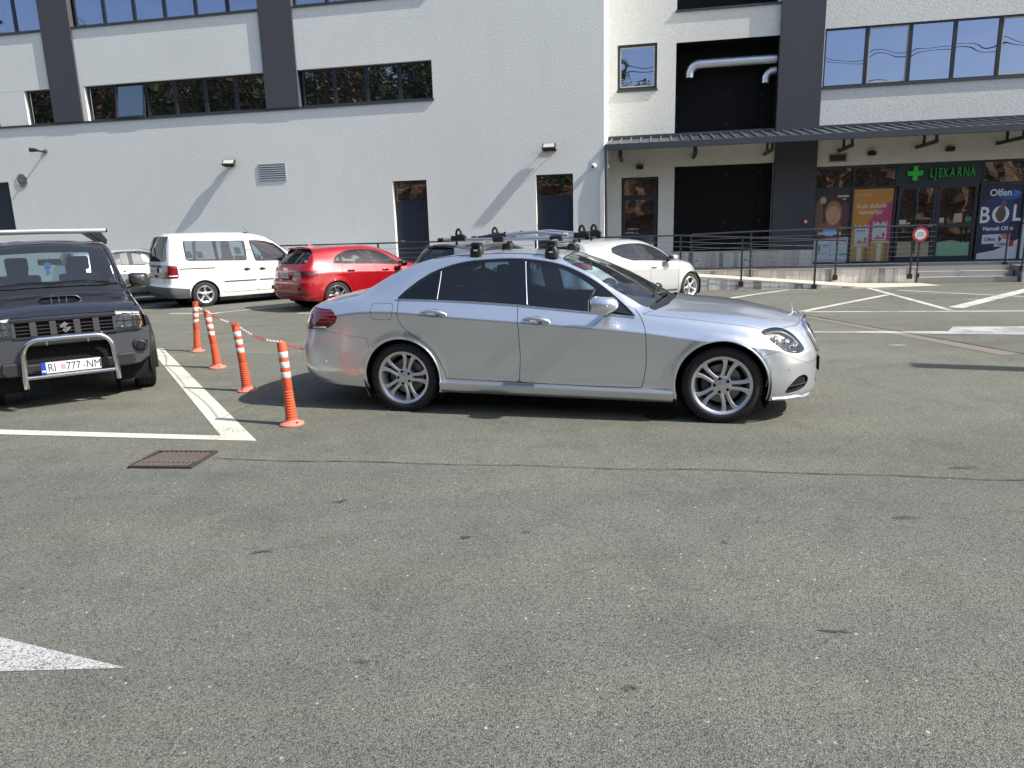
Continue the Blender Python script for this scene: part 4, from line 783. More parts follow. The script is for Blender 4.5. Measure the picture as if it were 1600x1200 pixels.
class TM:
    """triangle patch with normals; columns of A: row parameter, nominal x"""
    def __init__(s, V, N, A, F): s.V, s.N, s.A, s.F = V, N, A, F
    def cut(s, d):
        """split along d=0 -> (inside d<0, outside)"""
        F = s.F; dv = d; neg = dv[F] < 0; c = neg.sum(1); ins = F[c == 3]; outs = F[c == 0]; mixf = F[(c > 0) & (c < 3)]
        V = [s.V]; N = [s.N]; A = [s.A]; nid = len(s.V); cache = {}; ev = []; ti = []; to = []
        def mid(a, b):
            nonlocal nid
            key = (a, b) if a < b else (b, a)
            if key not in cache: cache[key] = nid; ev.append((key[0], key[1])); nid += 1
            return cache[key]
        for tri in mixf.tolist():
            ng = [dv[i] < 0 for i in tri]
            k = ng.index(True) if sum(ng) == 1 else ng.index(False)
            a, b, cc = tri[k], tri[(k+1) % 3], tri[(k+2) % 3]; ab = mid(a, b); ac = mid(a, cc)
            one = [(a, ab, ac)]; two = [(ab, b, cc), (ab, cc, ac)]
            if sum(ng) == 1: ti += one; to += two
            else: to += one; ti += two
        if ev:
            E = np.array(ev); da, db = dv[E[:, 0]], dv[E[:, 1]]; t = np.clip(da/(da-db+1e-15), 0, 1)[:, None]
            V.append(s.V[E[:, 0]]*(1-t)+s.V[E[:, 1]]*t); nn = s.N[E[:, 0]]*(1-t)+s.N[E[:, 1]]*t; N.append(nn/np.linalg.norm(nn, axis=1)[:, None]); A.append(s.A[E[:, 0]]*(1-t)+s.A[E[:, 1]]*t)
        V = np.concatenate(V); N = np.concatenate(N); A = np.concatenate(A)
        def mk(base, extra):
            f = np.concatenate([base, np.array(extra, int).reshape(-1, 3)]) if len(extra) else base
            if not len(f): return TM(V[:0], N[:0], A[:0], f)
            u, inv = np.unique(f, return_inverse=True); return TM(V[u], N[u], A[u], inv.reshape(-1, 3))
        return mk(ins, ti), mk(outs, to)
    def off(s, d): return TM(s.V+s.N*d, s.N, s.A, s.F)
def tm_obj(name, parts, mat, parent):
    """parts: list of (TM, side) side=-1 right, +1 left (half shell stored with y>0)"""
    Vs = []; Ns = []; Fs = []; b = 0
    for tm, sd in parts:
        if not len(tm.F): continue
        S = np.array([1, sd, 1]); Vs.append(tm.V*S); Ns.append(tm.N*S); f = tm.F if sd > 0 else tm.F[:, ::-1]; Fs.append(f+b); b += len(tm.V)
    if not Vs: return None
    V = np.concatenate(Vs); N = np.concatenate(Ns); F = np.concatenate(Fs)
    key = np.round(V, 5); u, idx, inv = np.unique(key, axis=0, return_index=True, return_inverse=True); inv = inv.reshape(-1); V = V[idx]
    N2 = np.zeros_like(V); np.add.at(N2, inv, N); L = np.linalg.norm(N2, axis=1)[:, None]; N2 = np.where(L > 1e-8, N2/np.maximum(L, 1e-8), N[idx]); F = inv[F]
    F = F[(F[:, 0] != F[:, 1]) & (F[:, 1] != F[:, 2]) & (F[:, 0] != F[:, 2])]
    me = bpy.data.meshes.new(name); me.vertices.add(len(V)); me.vertices.foreach_set('co', V.ravel()); me.loops.add(F.size); me.loops.foreach_set('vertex_index', F.ravel())
    me.polygons.add(len(F)); me.polygons.foreach_set('loop_start', np.arange(0, F.size, 3)); me.update(); me.polygons.foreach_set('use_smooth', [True]*len(F))
    me.normals_split_custom_set_from_vertices(N2.tolist())
    return link(name, me, parent, mat)
class Shell:
    def __init__(s, tab, rear, front, xr, xf, rear_start, front_start, er=(3.2, 3.2), ef=(2.2, 2.2), step=.03, rows=(4, 7, 9, 7, 7, 7, 7, 7), flares=(), fnz=None):
        T = np.array(tab, float); mid = np.arange(rear_start, front_start+1e-6, step)
        th = (np.linspace(0, 1, 26)[1:]**1.15)*math.pi/2
        ur = np.sin(th)**(2/er[0]); Er = np.cos(th)**(2/er[1]); uf = np.sin(th)**(2/ef[0]); Ef = np.cos(th)**(2/ef[1]); Er[-1] = Ef[-1] = 0
        X = np.concatenate([(rear_start+(xr-rear_start)*ur)[::-1], mid, front_start+(xf-front_start)*uf]); E = np.concatenate([Er[::-1], np.ones(len(mid)), Ef])
        K = pchip(T[:, 0], T[:, 1:], X); z0, y0, zw, yw, zc, yc, zb, yb, zg, yg, zr, yr, zt = K.T
        P1 = np.stack([y0+.72*(yw-y0), z0+.3*(zw-z0)], 1); lo = np.stack([np.stack([y0, z0], 1), P1, np.stack([yw, zw], 1), np.stack([yc, zc], 1)])
        ymid = yr*.55; zmid = zt-(zt-zr)*.26
        hi = np.stack([np.stack([yc, zc], 1), np.stack([yb, zb], 1), np.stack([yg, zg], 1), np.stack([yr, zr], 1), np.stack([ymid, zmid], 1), np.stack([yr*0, zt], 1)])
        A, pa = hermite(lo, rows[:3]); Bq, pb = hermite(hi, rows[3:]); A = A[:-1]; pa = pa[:-1]
        Y = np.stack([q[:, 0] for q in A+Bq], 1); Z = np.stack([q[:, 1] for q in A+Bq], 1); t = np.array(pa+[3+q for q in pb])
        for (fx, fz, fr, amp, wd) in flares:
            dist = np.hypot(X[:, None]-fx, Z-fz); Y = Y+amp*np.exp(-((dist-fr)/wd)**2)*(t[None, :] < 3.4)
        Y = Y*E[:, None]; Y[:, -1] = 0
        wf = sstep((X-front_start)/(xf-front_start))[:, None]; wr = sstep((rear_start-X)/(rear_start-xr))[:, None]
        dz = lambda pr, Z_: np.interp(Z_, [q[0] for q in pr], [q[1] for q in pr])
        XX = X[:, None]+wf*dz(front, Z)+wr*dz(rear, Z)
        P = np.stack([XX, Y, Z], 2); di = np.gradient(P, axis=0); dj = np.gradient(P, axis=1); N = np.cross(dj, di); L = np.linalg.norm(N, axis=2)[..., None]
        N = np.where(L > 1e-9, N/np.maximum(L, 1e-9), 0)
        if N[len(X)//2, 5, 1] < 0: N = -N
        N[:, -1, 1] = 0
        for i, sx in ((0, -1), (-1, 1)): N[i] = N[1 if i == 0 else -2]; N[i, :, 1] = 0; N[i] /= np.maximum(np.linalg.norm(N[i], axis=1)[:, None], 1e-6)
        N[:, -1] /= np.maximum(np.linalg.norm(N[:, -1], axis=1)[:, None], 1e-6)
        nc, nr = len(X), len(t); idx = np.arange(nc*nr).reshape(nc, nr); a, b, c, d = idx[:-1, :-1].ravel(), idx[1:, :-1].ravel(), idx[1:, 1:].ravel(), idx[:-1, 1:].ravel()
        F = np.concatenate([np.stack([a, c, b], 1), np.stack([a, d, c], 1)])
        V = P.reshape(-1, 3); N = N.reshape(-1, 3)
        fn = np.cross(V[F[:, 1]]-V[F[:, 0]], V[F[:, 2]]-V[F[:, 0]])
        if (fn*N[F[:, 0]]).sum(1).mean() < 0: F = F[:, ::-1]
        Aq = np.stack([np.tile(t, nc), np.repeat(X, nr)], 1)
        s.tm = TM(V, N, Aq, F)
    def side(s, x, z, tmax=8, tmin=-1):
        """point and normal on the right-hand surface seen from the side at (x,z) (y>0 storage)"""
        V, N, A = s.tm.V, s.tm.N, s.tm.A; m = (A[:, 0] <= tmax) & (A[:, 0] >= tmin) & (V[:, 1] > .05); V = V[m]; N = N[m]
        i = np.argmin((V[:, 0]-x)**2+(V[:, 2]-z)**2); n = N[i]; y = V[i, 1]-(n[0]*(x-V[i, 0])+n[2]*(z-V[i, 2]))/max(n[1], .2); return np.array([x, y, z]), n
    def top(s, x, y, tmin=3.5):
        V, N, A = s.tm.V, s.tm.N, s.tm.A; m = A[:, 0] >= tmin; V = V[m]; N = N[m]; i = np.argmin((V[:, 0]-x)**2+(V[:, 1]-y)**2); n = N[i]
        return np.array([x, y, V[i, 2]-(n[0]*(x-V[i, 0])+n[1]*(y-V[i, 1]))/max(n[2], .2)]), n
    def end(s, y, z, sgn):
        V, N = s.tm.V, s.tm.N; m = N[:, 0]*sgn > .3; V = V[m]; N = N[m]; i = np.argmin((V[:, 1]-abs(y))**2+(V[:, 2]-z)**2); n = N[i]
        return np.array([V[i, 0]-(n[1]*(abs(y)-V[i, 1])+n[2]*(z-V[i, 2]))/n[0], y, z]), n
def strip(name, P3, N3, r, lift, mat, parent, sd, n=6, flat=None):
    pts = [Vector((p[0]+q[0]*lift, (p[1]+q[1]*lift)*sd, p[2]+q[2]*lift)) for p, q in zip(P3, N3)]
    return MB().tube(pts, r, n, flat=flat).build(name, mat, parent, smooth=70)
def side_strip(sh, name, path, r, lift, mat, parent, sd, tmax=8, step=.05):
    Q = []
    for a, b in zip(path[:-1], path[1:]):
        k = max(1, int(math.hypot(b[0]-a[0], b[1]-a[1])/step)); Q += [(a[0]+(b[0]-a[0])*i/k, a[1]+(b[1]-a[1])*i/k) for i in range(k)]
    Q.append(path[-1]); R = [sh.side(x, z, tmax) for x, z in Q]
    return strip(name, [r_[0] for r_ in R], [r_[1] for r_ in R], r, lift, mat, parent, sd)
# ---- wheels
def wheel(parent, x, yo, sd, R, W, rr, style, rimmat, z=None, dark=None, rot=0.0, n=5):
    """yo: lateral position of the outer face; sd -1 right, +1 left"""
    z = R if z is None else z; C = Vector((x, sd*(yo-W/2), z)); ax = Vector((0, sd, 0))
    h = W/2; rim = MB()
    rim.lathe([(rr-.004, -h*.9), (rr+.010, -h*.9), (rr-.012, -h*.75), (rr-.045, -h*.2), (rr-.045, h*.2), (rr-.03, h*.55), (rr-.018, h*.80), (rr+.004, h*.86), (rr+.010, h*.92), (rr+.004, h*.96), (rr-.008, h*.93), (rr-.02, h*.84)], 56, o=C, ax=ax)
    face = h*.66
    def pt(r_, a, o): return C+Vector((math.cos(a)*r_, sd*o, math.sin(a)*r_))
    def bar(path, w, o, th=.022):
        """path [(radius, offset)] about direction a0"""
        V = []; k = len(path)
        for i, (r_, of) in enumerate(path):
            a, b = path[max(i-1, 0)], path[min(i+1, k-1)]; dr, do = b[0]-a[0], b[1]-a[1]; L = math.hypot(dr, do); nx, ny = -do/L, dr/L; ww = w[i]/2
            for (sx, oo) in ((-1, o[i]-th), (-1, o[i]-.006), (-.55, o[i]), (.55, o[i]), (1, o[i]-.006), (1, o[i]-th)): V.append((r_+nx*ww*sx, of+ny*ww*sx, oo))
        F = [(6*i+j, 6*i+(j+1) % 6, 6*(i+1)+(j+1) % 6, 6*(i+1)+j) for i in range(k-1) for j in range(6)]+[tuple(range(6)), tuple(6*(k-1)+j for j in range(5, -1, -1))]
        return V, F
    s_ = rr/.2286
    for q in range(n):
        a0 = rot+2*math.pi*q/n
        ca, sa = math.cos(a0), math.sin(a0)
        def put(V, F, mir=1):
            rim.add([C+Vector((v[0]*ca-v[1]*mir*sa, sd*v[2], v[0]*sa+v[1]*mir*ca)) for v in V], F)
        if style == 'twin':
            for mir in (1, -1):
                V, F = bar([(r_*s_, of*s_) for r_, of in [(.040, .0235), (.080, .0225), (.115, .024), (.145, .0275), (.170, .033), (.192, .0415), (.208, .0505), (.219, .058)]], [.029*s_, .027*s_, .027*s_, .028*s_, .031*s_, .037*s_, .046*s_, .056*s_], [face+.010, face+.012, face+.013, face+.014, face+.016, face+.019, face+.022, face+.023]); put(V, F, mir)
        elif style == 'star':
            V, F = bar([(r_*s_, 0) for r_ in (.03, .07, .12, .17, .21, .222)], [.05*s_, .052*s_, .044*s_, .050*s_, .064*s_, .072*s_], [face+.012]*3+[face+.016, face+.020, face+.022]); put(V, F)
        elif style == 'blade':
            V, F = bar([(.04*s_, 0), (.10*s_, .012*s_), (.16*s_, .035*s_), (.216*s_, .062*s_)], [.03*s_, .026*s_, .034*s_, .05*s_], [face+.012, face+.012, face+.016, face+.020]); put(V, F)
            V, F = bar([(.04*s_, 0), (.10*s_, -.008*s_), (.16*s_, -.02*s_), (.216*s_, -.035*s_)], [.025*s_, .018*s_, .018*s_, .024*s_], [face+.008, face+.008, face+.012, face+.016]); put(V, F)
    rim.lathe([(.085*s_, face-.03), (.078*s_, face+.004), (.060*s_, face+.013), (.033, face+.0135), (.033, face-.01)], 40, o=C, ax=ax)
    w = rim.build('wheel', rimmat, parent, smooth=38)
    cap = MB().lathe([(.033, face+.008), (.031, face+.017), (.024, face+.0195), (.001, face+.0205)], 28, o=C, ax=ax).build('centre_cap', dark or rimmat, w, smooth=35)
    bl = MB()
    for q in range(5):
        a = rot+2*math.pi*(q+.5)/5; bl.lathe([(.0125*s_, face+.0145), (.0125*s_, face+.0165), (.001, face+.0165)], 12, o=pt(.056*s_, a, 0), ax=ax)
    bl.build('wheel_bolts', VOID, w, smooth=40)
    # tyre
    g = .006; prof = [(rr+.002, h*.90), (rr+.012, h*.985), (rr+(R-rr)*.35, h*1.0), (rr+(R-rr)*.62, h*.975), (rr+(R-rr)*.64, h*.965), (R-.020, h*.90), (R-.008, h*.80), (R-.003, h*.68)]
    for c in (.42, 0, -.42): prof += [(R, h*(c+.16)), (R, h*(c+.045)), (R-g, h*(c+.04)), (R-g, h*(c-.04)), (R, h*(c-.045))]
    prof += [(R-.003, -h*.68), (R-.010, -h*.82), (R-.025, -h*.93), (rr+.012, -h*.985), (rr+.002, -h*.9)]
    tm_ = MB().lathe(prof, 72, o=C, ax=ax)
    nt_ = 60
    for q in range(nt_):  # shoulder blocks
        for sg_ in (1, -1):
            a = 2*math.pi*(q+(.5 if sg_ < 0 else 0))/nt_; c0 = C+Vector((math.cos(a)*(R-.006), sd*sg_*h*.80, math.sin(a)*(R-.006))); rad = Vector((math.cos(a), 0, math.sin(a))); tan = Vector((-math.sin(a), 0, math.cos(a)))
            tm_.obox(c0, tan*(R*math.pi/nt_*.62), Vector((0, sd*sg_*h*.115, 0))+rad*-.004, rad*.0065)
    ty = tm_.build('tyre', RUBBER, w, smooth=40)
    ty.data.transform(Matrix.Identity(4))
    MB().lathe([(.07, face-.075), (.155*s_/1.0, face-.075), (.155*s_, face-.095), (.07, face-.095)], 40, o=C, ax=ax).lathe([(.001, face-.05), (.07, face-.05), (.075, face-.08)], 24, o=C, ax=ax).build('brake_disc', DISC, w, smooth=40)
    MB().obox(C+Vector((-.125*s_, sd*(face-.075), .03)), (.035, 0, 0), (0, .03, 0), (0, 0, .07)).build('brake_caliper', pmat('caliper', (.10, .10, .10), .5, .5), w, bevel=.01)
    MB().lathe([(.001, -h*.5), (rr-.05, -h*.5)], 30, o=C, ax=ax).build('wheel_back', VOID, w)
    return w
def seat(parent, x, y, z, w=.50, mat=FABRIC, back=.62, rake=.25, head=True, bench=False):
    m = MB(); m.obox((x, y, z), (.24, 0, 0), (0, w/2, 0), (0, 0, .07)); bx = x-.27; m.obox((bx-.5*rake*back, y, z+.05+back/2), (.055, 0, 0), (0, w/2*.94, 0), (-rake*back/2, 0, back/2))
    s_ = m.build('seat', mat, parent, bevel=.04, seg=3)
    for yy in ([y] if not bench else [y-w*.32, y+w*.32]):
        hx = bx-rake*back-.02; b = MB(); b.obox((hx, yy, z+.05+back+.13), (.045, 0, 0), (0, .12, 0), (-.02, 0, .085)); o = b.build('headrest', mat, s_, bevel=.03, seg=3)
    return s_
def interior(parent, xd, zd, wid, seats, zf=.28, steer_y=.37, x0=-.3, dash=DASH):
    d = MB(); d.obox((xd+.12, 0, zd-.10), (.26, 0, -.03), (0, wid-.06, 0), (0, 0, .11)); d.obox((xd-.02, steer_y, zd-.01), (.12, 0, 0), (0, .19, 0), (0, 0, .05)); dd = d.build('dashboard', dash, parent, bevel=.03, seg=3)
    m = MB(); P = []
    c = Vector((xd-.30, steer_y, zd-.04)); u = Vector((0, 1, 0)); v = Vector((.38, 0, .92)).normalized()
    for i in range(25): t = 2*math.pi*i/24; P.append(c+u*.185*math.cos(t)+v*.185*math.sin(t))
    m.tube(P, .016, 8, cap=False); m.tube([c-u*.18, c+u*.18], .014, 6).tube([c-v*.18, c], .014, 6).tube([c, c+Vector((.3, 0, -.12))], .03, 8); m.build('steering_wheel', BLK, dd, smooth=60)
    for s_ in seats: seat(parent, *s_[:3], **(s_[3] if len(s_) > 3 else {}))
    MB().box(x0, xd+.3, -wid+.06, wid-.06, zf-.03, zf).build('cabin_floor', VOID, parent)
    mr = MB(); mr.obox((xd-.12, 0, zd+.38), (.012, 0, 0), (0, .12, 0), (0, 0, .035)); mr.build('rear_view_mirror', BLK, parent, bevel=.01)
def mirror(parent, x, y, z, sd, mat, L=.20, H=.155, D=.24, chrome=None, sq=.62):
    """door mirror: shell behind, glass facing back"""
    m = MB(); k = 14; rings = []
    prof = [(-.10, .62), (-.08, .93), (-.02, 1.0), (.05, .95), (.105, .78), (.14, .50), (.155, .2)]
    V = []
    for px, sc in prof:
        for j in range(k):
            t = 2*math.pi*j/k; cy = math.copysign(abs(math.cos(t))**sq, math.cos(t)); cz = math.copysign(abs(math.sin(t))**sq, math.sin(t))
            V.append((x+px*D/.25*.9, sd*(y+L/2+cy*L/2*sc), z+cz*H/2*sc+(.010 if sc < .9 else 0)))
    n_ = len(prof); F = [(i*k+j, i*k+(j+1) % k, (i+1)*k+(j+1) % k, (i+1)*k+j) for i in range(n_-1) for j in range(k)]+[tuple(range(k-1, -1, -1)), tuple((n_-1)*k+j for j in range(k))]
    m.add(V, F); o = m.build('door_mirror', mat, parent, smooth=50)
    MB().obox((x-.097*D/.25, sd*(y+L/2), z), (.003, 0, 0), (0, L*.36, 0), (0, 0, H*.36)).build('mirror_glass', CHROME, o)
    MB().tube([(x+.02, sd*(y+.02), z-H*.32), (x+.03, sd*(y-.05), z-H*.42), (x+.04, sd*(y-.12), z-H*.40)], [.030, .026, .03], 10).build('mirror_stalk', BLK, o, smooth=50)
    if chrome: MB().tube([(x+.125, sd*(y+.02), z+.004), (x+.115, sd*(y+L*.6), z+.006), (x+.05, sd*(y+L*.96), z+.004)], .008, 8).build('indicator_strip', chrome, o, smooth=50)
    return o
def plate(parent, name, c, yaw_x, w=.52, h=.112, txt=None, font=.10, eu=True, tilt=0):
    """number plate; local frame: faces +x*yaw_x"""
    M4 = Matrix.Translation(c) @ Matrix(((0, 0, yaw_x, 0), (yaw_x, 0, 0, 0), (0, 1, 0, 0), (0, 0, 0, 1))) @ Matrix.Rotation(tilt, 4, 'X')
    f = lambda a, b, d: tuple(M4 @ Vector((a, b, d)))
    o = MB().prism([(-w/2, -h/2), (w/2, -h/2), (w/2, h/2), (-w/2, h/2)], f, -.006, .0).build(name, pmat('plate_white', (.68, .68, .68), .4), parent)
    fr = MB(); t = .006
    for a, b, c_, d_ in ((-w/2-t, w/2+t, -h/2-t, -h/2), (-w/2-t, w/2+t, h/2, h/2+t), (-w/2-t, -w/2, -h/2, h/2), (w/2, w/2+t, -h/2, h/2)):
        fr.prism([(a, c_), (b, c_), (b, d_), (a, d_)], f, -.008, .004)
    fr.build('plate_frame', BLK, o)
    if eu: MB().prism([(-w/2, -h/2), (-w/2+.042, -h/2), (-w/2+.042, h/2), (-w/2, h/2)], f, .0002, .0008).build('blue_band', pmat('plate_blue', (.01, .05, .40), .45), o)
    if txt:
        for s_, xx, sz in txt: text('plate_letters', s_, sz, BLKP, o, M4 @ Matrix.Translation((xx, -sz*.35, .0012)), 0, .86, .0015)
    return o, M4, f
def wheel_wells(parent, arches, R, yi, yo):
    for (ax_, az_) in arches:
        for sd in (-1, 1):
            m = MB(); V = []; k = 26
            for i in range(k+1):
                t = math.pi*(-.16+1.32*i/k)
                for yy in (yi, yo): V.append((ax_+R*math.cos(t), sd*yy, az_+R*math.sin(t)))
            m.add(V, [(2*i, 2*i+1, 2*i+3, 2*i+2) for i in range(k)])
            V = [(ax_, sd*yi, az_)]+[(ax_+R*math.cos(2*math.pi*i/k), sd*yi, az_+R*math.sin(2*math.pi*i/k)) for i in range(k)]
            m.add(V, [(0, 1+i, 1+(i+1) % k) for i in range(k)]); m.build('wheel_well', VOID, parent)
def door_handle(sh, parent, x, z, L, sd, mat, drop=0.0, bowl=None):
    P, N = zip(*[sh.side(x+L*(i/8-.5), z-drop*(i/8-.5), 6) for i in range(9)]); lift = [.004, .018, .028, .032, .033, .032, .029, .020, .004]
    pts = [Vector((p[0]+n[0]*l, (p[1]+n[1]*l)*sd, p[2]+n[2]*l)) for p, n, l in zip(P, N, lift)]
    o = MB().tube(pts, [.008, .0125, .014, .0145, .015, .0145, .014, .012, .007], 10, flat=1.15).build('door_handle', mat, parent, smooth=60)
    p, n = sh.side(x-.01, z, 6); b = MB(); q = []
    for i in range(20):
        t = 2*math.pi*i/20; pp, nn = sh.side(x-.01+L*.30*math.cos(t), z+.036*math.sin(t), 6); q.append((pp[0]+nn[0]*.0015, (pp[1]+nn[1]*.0015)*sd, pp[2]+nn[2]*.0015))
    b.add(q, [tuple(range(20)) if sd > 0 else tuple(range(19, -1, -1))]); b.build('handle_recess_shade', bowl or BLK, o)  # darker oval laid on the door skin imitates the shaded hollow
    return o
TRIM = pmat('cabin_lining', (.028, .028, .030), .85)
def car_body(root, sh, ops, paint, liner=.022, liner_mat=None, name='body'):
    """apply the list of panel cuts to the shell; returns objects by name -> {side: object}"""
    rest = sh.tm; out = {}; lin = sh.tm
    def dist(tm, op):
        V, A = tm.V, tm.A; pl = op['pl']
        if pl == 'circle': c = op['c']; d = np.hypot(V[:, 0]-c[0], V[:, 2]-c[1])-c[2]
        else:
            i, j = {'xz': (0, 2), 'yz': (1, 2), 'xy': (0, 1)}[pl]; d = polysdf(V[:, i], V[:, j], op['poly'])
        for k, v in op.items():
            if k == 'tmin': d = np.maximum(d, (v-A[:, 0])*.1)
            elif k == 'tmax': d = np.maximum(d, (A[:, 0]-v)*.1)
            elif k == 'xmin': d = np.maximum(d, v-V[:, 0])
            elif k == 'xmax': d = np.maximum(d, V[:, 0]-v)
            elif k == 'ymin': d = np.maximum(d, v-V[:, 1])
            elif k == 'ymax': d = np.maximum(d, V[:, 1]-v)
            elif k == 'zmin': d = np.maximum(d, v-V[:, 2])
            elif k == 'zmax': d = np.maximum(d, V[:, 2]-v)
        return d
    def emit(nm, tm, op):
        mat = op.get('mat', paint); off = op.get('off', 0); q = tm.off(off) if off else tm
        if op.get('per_side', False):
            r = {}
            for sd in op.get('sides', (-1, 1)): r[sd] = tm_obj(nm, [(q, sd)], mat, root)
        else: o = tm_obj(nm, [(q, -1), (q, 1)], mat, root); r = {0: o}
        out.setdefault(nm, []).append(r)
        if 'back' in op:
            for sd, o in r.items():
                b = tm.off(op['back'][1]); tm_obj(op['back'][2], [(b, sd)] if sd else [(b, -1), (b, 1)], op['back'][0], o)
        return r
    for op in ops:
        g = op.get('gap', 0); zone, r2 = rest.cut(dist(rest, op)+g)
        if g: _, r2 = r2.cut(dist(r2, op)-g)
        rest = r2
        if op.get('open'): _, lin = lin.cut(dist(lin, op))
        if op.get('name') is None: continue
        if 'panes' in op:
            for sub in op['panes']:
                zz, zone = zone.cut(dist(zone, sub)); sub.setdefault('per_side', True); emit(sub['name'], zz, sub)
        emit(op['name'], zone, op)
    body = tm_obj(name, [(rest, -1), (rest, 1)], paint, root)
    if liner: L = lin.off(-liner); tm_obj('inner_lining', [(L, -1), (L, 1)], liner_mat or TRIM, root)
    return body, out
def carpaint(name, col, metal, rough, coat=1, flake=0):
    m = pmat(name, col, rough, metal, coat=coat, coatr=.02)
    if flake:
        nt = m.node_tree; p = nt.nodes['Principled BSDF']; tc = nt.nodes.new('ShaderNodeTexCoord'); nz = nt.nodes.new('ShaderNodeTexNoise'); nz.inputs['Scale'].default_value = 900; nz.inputs['Detail'].default_value = 1
        mr = nt.nodes.new('ShaderNodeMapRange'); mr.inputs[1].default_value = .3; mr.inputs[2].default_value = .7; mr.inputs[3].default_value = rough-flake; mr.inputs[4].default_value = rough+flake
        nt.links.new(tc.outputs['Object'], nz.inputs['Vector']); nt.links.new(nz.outputs['Fac'], mr.inputs[0]); nt.links.new(mr.outputs[0], p.inputs['Roughness'])
        d = nt.nodes.new('ShaderNodeTexNoise'); d.inputs['Scale'].default_value = 2.5; d.inputs['Detail'].default_value = 6; nt.links.new(tc.outputs['Object'], d.inputs['Vector'])
        m2 = nt.nodes.new('ShaderNodeMapRange'); m2.inputs[3].default_value = .0; m2.inputs[4].default_value = .09; nt.links.new(d.outputs['Fac'], m2.inputs[0]); nt.links.new(m2.outputs[0], p.inputs['Coat Roughness'])
    return m
